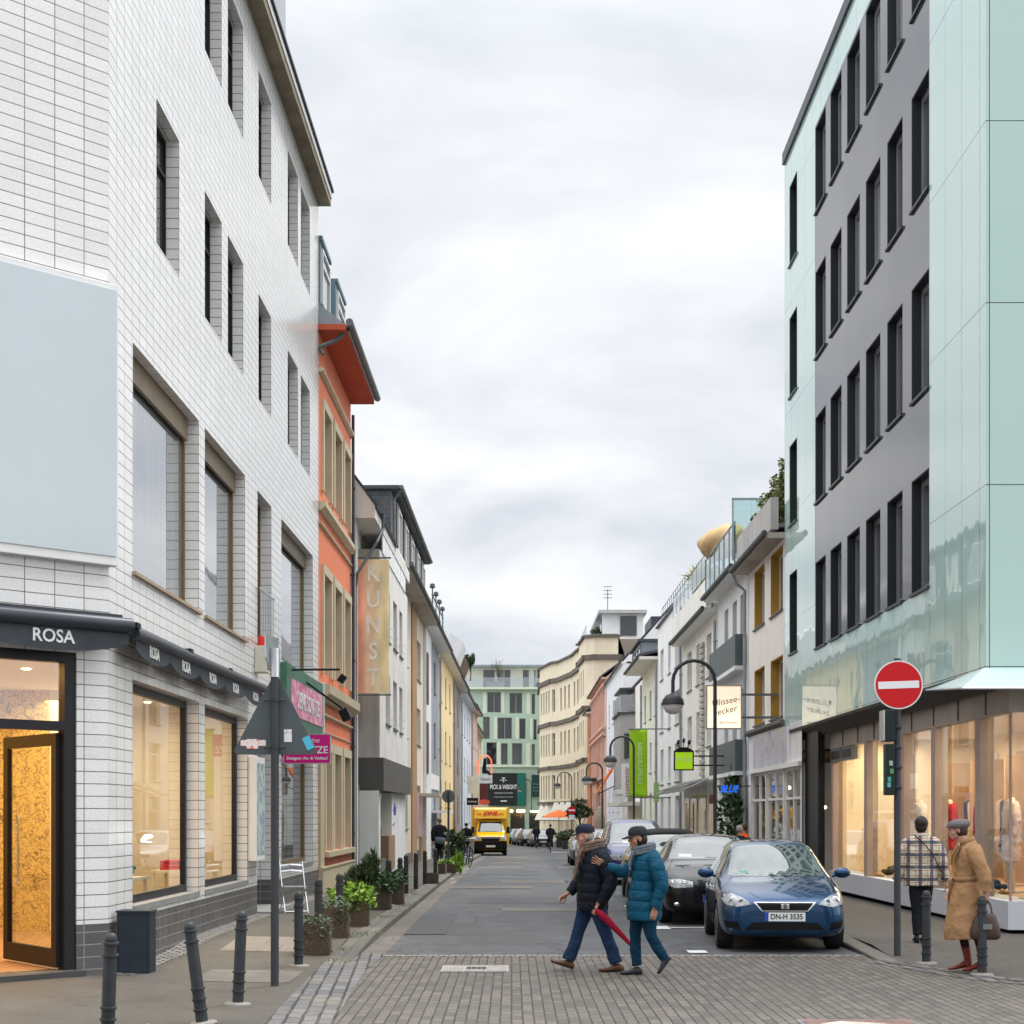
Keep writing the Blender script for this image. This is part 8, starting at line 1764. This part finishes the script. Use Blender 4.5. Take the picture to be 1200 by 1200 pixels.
# ---------- small distant figures
def far_person(label, x, y, rz, z, top, legs, hair, h=1.75, stride=.12, bag=None, scarf=None, sit=False, head_off=0, vox=.014, cat='person'):
    t = person(label, x, y, rz, z); k = h/1.75; hc = V(.01+head_off, 0, 1.60*k); m = MB(); Rm = head_mesh(m, hc, 0, 0, k); m.tube([(-.02, 0, 1.40*k), (-.005, 0, 1.53*k)], [.055*k, .05*k], 10)
    m.tube([(0, 0, .88*k), (-.01, 0, 1.15*k), (-.015, 0, 1.38*k), (-.01, 0, 1.44*k)], [(.15, .09), (.15, .1), (.16, .08), (.06, .05)], 14, ref=(1, 0, 0), sub=2)
    A = []
    for s_ in (-1, 1):
        e_ = V(-.03-.06*s_*stride*5, .25*s_, 1.10*k); wv_ = V(.03-.3*s_*stride, .26*s_, .85*k) if not sit else V(.38, .22*s_, 1.0*k); A.append((s_, e_, wv_))
        m.tube([(-.01, .18*s_, 1.37*k), e_, wv_], [.05, .04, .025], 8); hand(m, wv_, (.1, 0, -1), (.2, -.9*s_, 0), -s_, .7)
    Lg = []
    for s_ in (-1, 1):
        if sit: kn = V(.34, .10*s_, .62-.12*s_); an = V(.16, .10*s_, .24-.12*s_)
        else: kn = V(.06+.5*stride*s_, .08*s_, .46*k); an = V(-.04+1.6*stride*s_, .08*s_, .10)
        Lg.append((s_, kn, an)); m.tube([(0, .08*s_, .88*k), kn, an], [.07, .05, .035], 8)
    finish_body(m, 'body', SKIN2, t, vox)
    garment('jacket', top, t, [([(0, 0, .74*k), (0, 0, .95*k), (-.01, 0, 1.2*k), (-.015, 0, 1.38*k), (-.01, 0, 1.47*k)], [(.20, .15), (.195, .14), (.215, .15), (.19, .12), (.08, .08)], (1, 0, 0), None)]+[([(-.01, .15*s_, 1.40*k), (e_+V(.0, -.02*s_, .14)), e_, wv_+V(0, 0, .03)], [.08, .078, .07, .055], (1, 0, 0), None) for s_, e_, wv_ in A], amp=.01, vox=.016)
    garment('trousers', legs, t, [([(0, 0, .95*k), (0, 0, .8*k)], [(.16, .12), (.15, .12)], (1, 0, 0), None)]+[([(0, .08*s_, .88*k), kn, an], [.095, .072, .058], (1, 0, 0), None) for s_, kn, an in Lg], amp=.006, vox=.016)
    for s_, kn, an in Lg: m = MB(); shoe(m, an+V(-.07, 0, -.10), an+V(.19, 0, -.10), (0, 0, 1), .045, .09); m.build('shoe', C_BLACK, t, smooth=60)
    m = MB(); m.ell(hc+V(-.018, 0, .030), (.096*k, .085*k, .092*k), 12, 8); m.build('hair' if hair is not None else 'cap', hair or C_BLACK, t, smooth=60)
    return t
BLKC = fabric('black_coat', (.012, .013, .016)); DKC = fabric('dark_coat', (.02, .022, .03)); CROP = M('cropped_hair', (.18, .10, .07), .7)
t = far_person('person in a black coat with cropped hair, walking away on the left pavement', PX(515, 59), 59, R(92), gz(59)+.10, BLKC, BLKC, CROP, 1.80, .14)
t2 = thing('shoulder_bag', 'grey-blue shoulder bag on the back of the person in the black coat', 'bag', (PX(515.5, 58.8), 58.8, gz(59)+1.05)); m = MB(); m.tube([(-.18, 0, 0), (0, 0, -.03), (.2, 0, -.06)], [(.05, .10), (.06, .13), (.05, .11)], 12, ref=(0, 0, 1), sub=3); m.build('bag', fabric('bag_grey', (.10, .12, .15)), t2, smooth=60); m = MB(); m.tube([(-.18, 0, .05), (-.22, .08, .3), (-.1, .15, .42)], .012, 5, sub=3); m.build('strap', C_BLACK, t2)
far_person('person in black with a dark hood standing between the bicycles and the yellow van', PX(546.5, 76), 76, R(75), gz(76)+.1, BLKC, BLKC, DKHAIR, 1.72, .05)
far_person('person in a bright orange jacket behind the parked cars near the ivy', PX(876, 35.5), 36.2, R(170), gz(36)+.08, fabric('orange_jacket', (.70, .085, .01)), DENIM, BRHAIR, 1.60, .05)
far_person('shorter person with grey knitted hat and dark jacket, in front of the orange jacket', PX(868, 33.4), 33.6, R(95), gz(33)+.08, DKC, DENIM, M('grey_knit', (.30, .28, .27), .95, .2, 20), 1.57, .05)
# cyclists at the far end: rider and bicycle are things of their own
for (px_, Y_, lab, h_) in ((645, 105, 'nearer', 1.72), (628.5, 124, 'farther', 1.72)):
    x_ = PX(px_, Y_); t = far_person('%s of two distant cyclists in dark clothes riding away down the street' % lab, x_, Y_, R(90), gz(Y_)+.16, DKC, BLKC, C_BLACK, h_, .05, sit=True)
    b_ = len(bpy.data.objects); bicycle('bicycle ridden by the %s distant cyclist' % lab, x_, Y_+.15, PI, ('bike_dark', (.05, .05, .06)), 0)
    for o_ in bpy.data.objects:
        if o_.name.startswith('bicycle') and o_.parent is None and 'ridden by the '+lab in o_['label']: o_['group'] = 'bicycles ridden at the far end'; o_.location.z = gz(Y_)

# ================================================================ clothes shop display
def mannequin(label, u, y, torso, legs, coat_len=.75, arms=True, head=True, rz=0, k=1.0, open_col=None):
    Mw = Matrix.Translation(H10.root.location) @ Matrix.Rotation(H10.root.rotation_euler.z, 4, 'Z'); p = Mw @ Vector((u, y, .56))
    t = thing('mannequin', label, 'mannequin', tuple(p), R(180)+rz, 'mannequins in the clothes shop window'); BODY = M('mannequin_skin', (.55, .42, .30), .4)
    m = MB(); m.tube([(0, 0, .85), (0, 0, 1.2), (0, 0, 1.4), (0, 0, 1.52)], [(.14, .09), (.15, .1), (.15, .08), (.045, .045)], 14, ref=(1, 0, 0), sub=3)
    for s_ in (-1, 1): m.tube([(0, .08*s_, .88), (.02, .08*s_, .46), (0, .08*s_, .03)], [.07, .05, .035], 8); m.tube([(0, .18*s_, 1.37), (.0, .25*s_, 1.1), (.06, .26*s_, .84)], [.05, .04, .025], 8)
    if head: m.ell((.0, 0, 1.62), (.09, .07, .11), 12, 10)
    m.build('figure', BODY, t, smooth=60)
    garment('coat', torso, t, [([(0, 0, coat_len), (0, 0, 1.0), (0, 0, 1.2), (0, 0, 1.38), (0, 0, 1.47)], [(.20, .15), (.175, .13), (.205, .14), (.185, .12), (.09, .09)], (1, 0, 0), None)]+[([(0, .15*s_, 1.40), (0, .22*s_, 1.28), (0, .26*s_, 1.1), (.05, .265*s_, .9)], [.08, .078, .07, .058], (1, 0, 0), None) for s_ in (-1, 1)], amp=.02, vox=.018, seed=u)
    if open_col:
        m = MB(); m.tube([(.13, 0, .95), (.145, 0, 1.2), (.10, 0, 1.42)], [(.05, .02), (.06, .02), (.05, .03)], 10, ref=(1, 0, 0), sub=3); m.build('shirt', open_col, t, smooth=60)
    if legs: garment('trousers', legs, t, [([(0, .08*s_, .9), (.02, .08*s_, .46), (0, .08*s_, .08)], [.10, .078, .07], (1, 0, 0), None) for s_ in (-1, 1)], amp=.006)
    m = MB(); m.lathe([(.22, -.0), (.22, .015), (.02, .02)], (0, 0, 0), 18); m.build('base', C_STEEL, t)
s1_ = 39.9-22.9
TANC = fabric('tan_coat', (.42, .27, .13)); PINKC = fabric('pink_cloth', (.42, .03, .16)); CREC = fabric('cream_cloth', (.60, .50, .36)); ROSC = fabric('rose_coat', (.58, .42, .36)); OLC = fabric('olive_cloth', (.10, .10, .05)); REDC = fabric('red_cloth', (.45, .02, .03))
mannequin('headless mannequin in a long tan coat over a magenta top', s1_-3.3, .95, TANC, CREC, .55, head=False, open_col=PINKC)
mannequin('mannequin in a pale rose coat next to the tan-coated one', s1_-2.75, 1.25, ROSC, None, .5, head=False)
mannequin('mannequin in a tan jacket and dark trousers near the shop corner', s1_-1.75, 1.5, TANC, DENIM, .85, head=False)
mannequin('mannequin in cream blouse and olive trousers at the corner of the shop window', s1_-.75, .95, CREC, OLC, .95, head=False)
mannequin('mannequin in red behind the no entry sign pole', s1_-6.6, 1.3, REDC, None, .6, head=False)
mannequin('mannequin in a beige blouse left of the no entry sign pole', s1_-8.3, 1.2, CREC, TANC, .8, head=False)
mannequin('mannequin in olive brown deep in the shop behind the plaid jacket', s1_-5.2, 2.0, fabric('brown_cloth', (.25, .15, .08)), None, .5, head=False)
Mw = Matrix.Translation(H10.root.location) @ Matrix.Rotation(H10.root.rotation_euler.z, 4, 'Z')
rng = random.Random(3)
for i, (u_, y_, lb, col) in enumerate([(s1_-4.0, .75, 'ankle boots and a pale scarf laid out low in the window', CREC), (s1_-6.0, .7, 'brown shoes on the window floor by the sign pole', TANC), (s1_-9.2, .75, 'dark folded bag on the window floor at the far end', OLC), (s1_-2.2, .7, 'folded blue garment on the window floor', DENIM)]):
    p = Mw @ Vector((u_, y_, .56)); t = thing('display_goods', lb, 'clothes', tuple(p)); m = MB()
    for k in range(4): m.ell((rng.uniform(-.25, .25), rng.uniform(-.1, .1), .08+.03*k), (.13, .09, .05), 12, 8)
    wob(m.build('cloth', col, t, smooth=60), .02, 9, i); m = MB()
    shoe(m, (-.3, -.1, 0), (-.1, -.15, 0), (0, 0, 1), .035, .08); shoe(m, (.15, -.12, 0), (.33, -.18, 0), (0, 0, 1), .035, .08); m.build('shoe', TANC, t, smooth=60)
# clothes rails at the back of the clothes shop
rail_cols = [('cream', CREC), ('tan', TANC), ('rose', ROSC), ('olive', OLC), ('dark red', REDC), ('navy', NAVY), ('magenta', PINKC), ('denim blue', DENIM)]
for ri, (ua, ub) in enumerate(((s1_-12.2, s1_-9.6), (s1_-8.6, s1_-6.2), (s1_-4.9, s1_-2.5))):
    p0 = Mw @ Vector(((ua+ub)/2, 2.9, .56)); t = thing('clothes_rail', ['farthest', 'middle', 'nearest'][ri]+' steel clothes rail at the back of the clothes shop', 'clothes rail', tuple(p0), H10.root.rotation_euler.z); h_ = (ub-ua)/2; m = MB()
    m.tube([(-h_, 0, 0), (-h_, 0, 1.6), (h_, 0, 1.6), (h_, 0, 0)], .018, 8); m.build('frame', C_STEEL, t); x_ = -h_+.15; k = 0; order = rng.sample(rail_cols, 8)
    while x_ < h_-.12 and k < 8:
        nm, mt = order[k]; L_ = rng.uniform(.75, 1.15); q = thing('hanging_garment', '%s garment hanging on the %s clothes rail' % (nm, ['farthest', 'middle', 'nearest'][ri]), 'clothes', tuple(Mw @ Vector(((ua+ub)/2+x_, 2.9, 2.16))), H10.root.rotation_euler.z, 'garments hanging on the shop rails')
        m = MB(); m.tube([(0, 0, -L_), (0, 0, -L_*.5), (0, 0, -.12), (0, 0, -.05)], [(.05, .22), (.045, .19), (.04, .20), (.02, .07)], 10, ref=(0, 1, 0), sub=2); wob(m.build('cloth', mt, q, smooth=60), .015, 7, k)
        m = MB(); m.tube([(0, 0, -.05), (0, 0, 0), (0, .02, .02)], .004, 4); m.build('hanger', C_STEEL, q); x_ += rng.uniform(.24, .32); k += 1
m = MB()
for k in range(5): m.box((s1_-12.3+k*2.4, 3.56, 1.9), (s1_-11.2+k*2.4, 3.597, 3.1)); m.build('wall_panel', [C_WHITE, CREC, ROSC, WOOD, C_WHITE][k], si2, None); m = MB()
# goods inside the corner shop
Ml = Matrix.Translation(H1.root.location) @ Matrix.Rotation(H1.root.rotation_euler.z, 4, 'Z')
for (u_, y_, w_, lb, col) in [(.9, 2.3, .9, 'wooden shelf with folded clothes seen through the open corner shop door', WOOD), (4.0, .9, 1.0, 'low white display table with a teal garment in the first shop window', SHOPW), (7.2, .9, .9, 'low display table with red cloth in the second shop window', SHOPW)]:
    p = Ml @ Vector((u_, y_, .14)); t = thing('display_table', lb, 'table', tuple(p), H1.root.rotation_euler.z); m = MB(); m.box((-w_/2, -.25, .78), (w_/2, .25, .82)); m.build('top', col, t)
    for a in (-1, 1):
        for b_ in (-1, 1): m = MB(); m.box((a*(w_/2-.04)-.02, b_*.22-.02, 0), (a*(w_/2-.04)+.02, b_*.22+.02, .78)); m.build('leg', col, t)
    t2 = thing('folded_clothes', 'folded clothes lying on the '+lb.split(' with')[0].split(' seen')[0]+' ('+('teal' if u_ == 4.0 else 'red' if u_ > 5 else 'ochre')+')', 'clothes', tuple(p+V(0, 0, .82)), H1.root.rotation_euler.z); m = MB()
    for k in range(3): m.box((-.3, -.15, k*.05), (.05+.1*k, .15, k*.05+.045))
    m.build('cloth', fabric('goods_%s' % ('teal' if u_ == 4.0 else 'red' if u_ > 5 else 'ochre'), (.02, .25, .30) if u_ == 4.0 else (.5, .03, .03) if u_ > 5 else (.5, .3, .1)), t2, bevel=.015)
# clothes poster pink on the left wall
t = thing('wall_poster', 'faded pink poster pasted low on the cream house wall', 'poster', (XL(66)+.0, 64.2, 0), math.atan2(1, .0118)); m = MB(); m.box((0, -.03, .9), (3.2, -.006, 2.7)); m.build('sheet', poster_mat('poster_lilac', [(.55, .30, .48), (.62, .42, .55), (.50, .22, .40)], 2), t)
t = thing('litter', 'scraps of white paper litter lying along the left gutter', 'litter', (-1.75, 44, gz(44))); m = MB()
for k, (a, b_) in enumerate([(.05, 0), (.1, .6), (-.05, 3.2), (.02, 12), (.1, 13)]): m.prism([(a, b_, .012+gz(44+b_)-gz(44)), (a+.09, b_+.03, .014+gz(44+b_)-gz(44)), (a+.07, b_+.12, .02+gz(44+b_)-gz(44)), (a-.02, b_+.1, .012+gz(44+b_)-gz(44))], (0, 0, .004))
m.build('paper', C_WHITE, t)

# specks of leaves, gum and paper on the paving
rng = random.Random(11); m = MB()
for _ in range(230):
    x = rng.uniform(-3.6, 5.8); y = rng.uniform(12.5, 20.1) if rng.random() < .6 else rng.uniform(20.6, 60); 
    if y > 20.4: x = KL(y)+abs(rng.gauss(0, .25))+.03
    z = .014+gz(y)+(.035 if x < -1.5 and y < 20.4 else 0)+(.012 if x > 4.4 else 0); a = rng.uniform(0, 6.28); s_ = rng.uniform(.008, .026)
    m.poly([(x+s_*math.cos(a+k*1.57)*(1 if k % 2 else .5), y+s_*math.sin(a+k*1.57)*(1 if k % 2 else .5), z+.003*(k % 2)) for k in range(4)])
tag(m.build('paving_litter', leaf_mat('fleck', (.06, .045, .02), (.42, .38, .30))), 'small scattered leaves and paper flecks on the paving and in the gutter', 'litter', None, 'stuff')
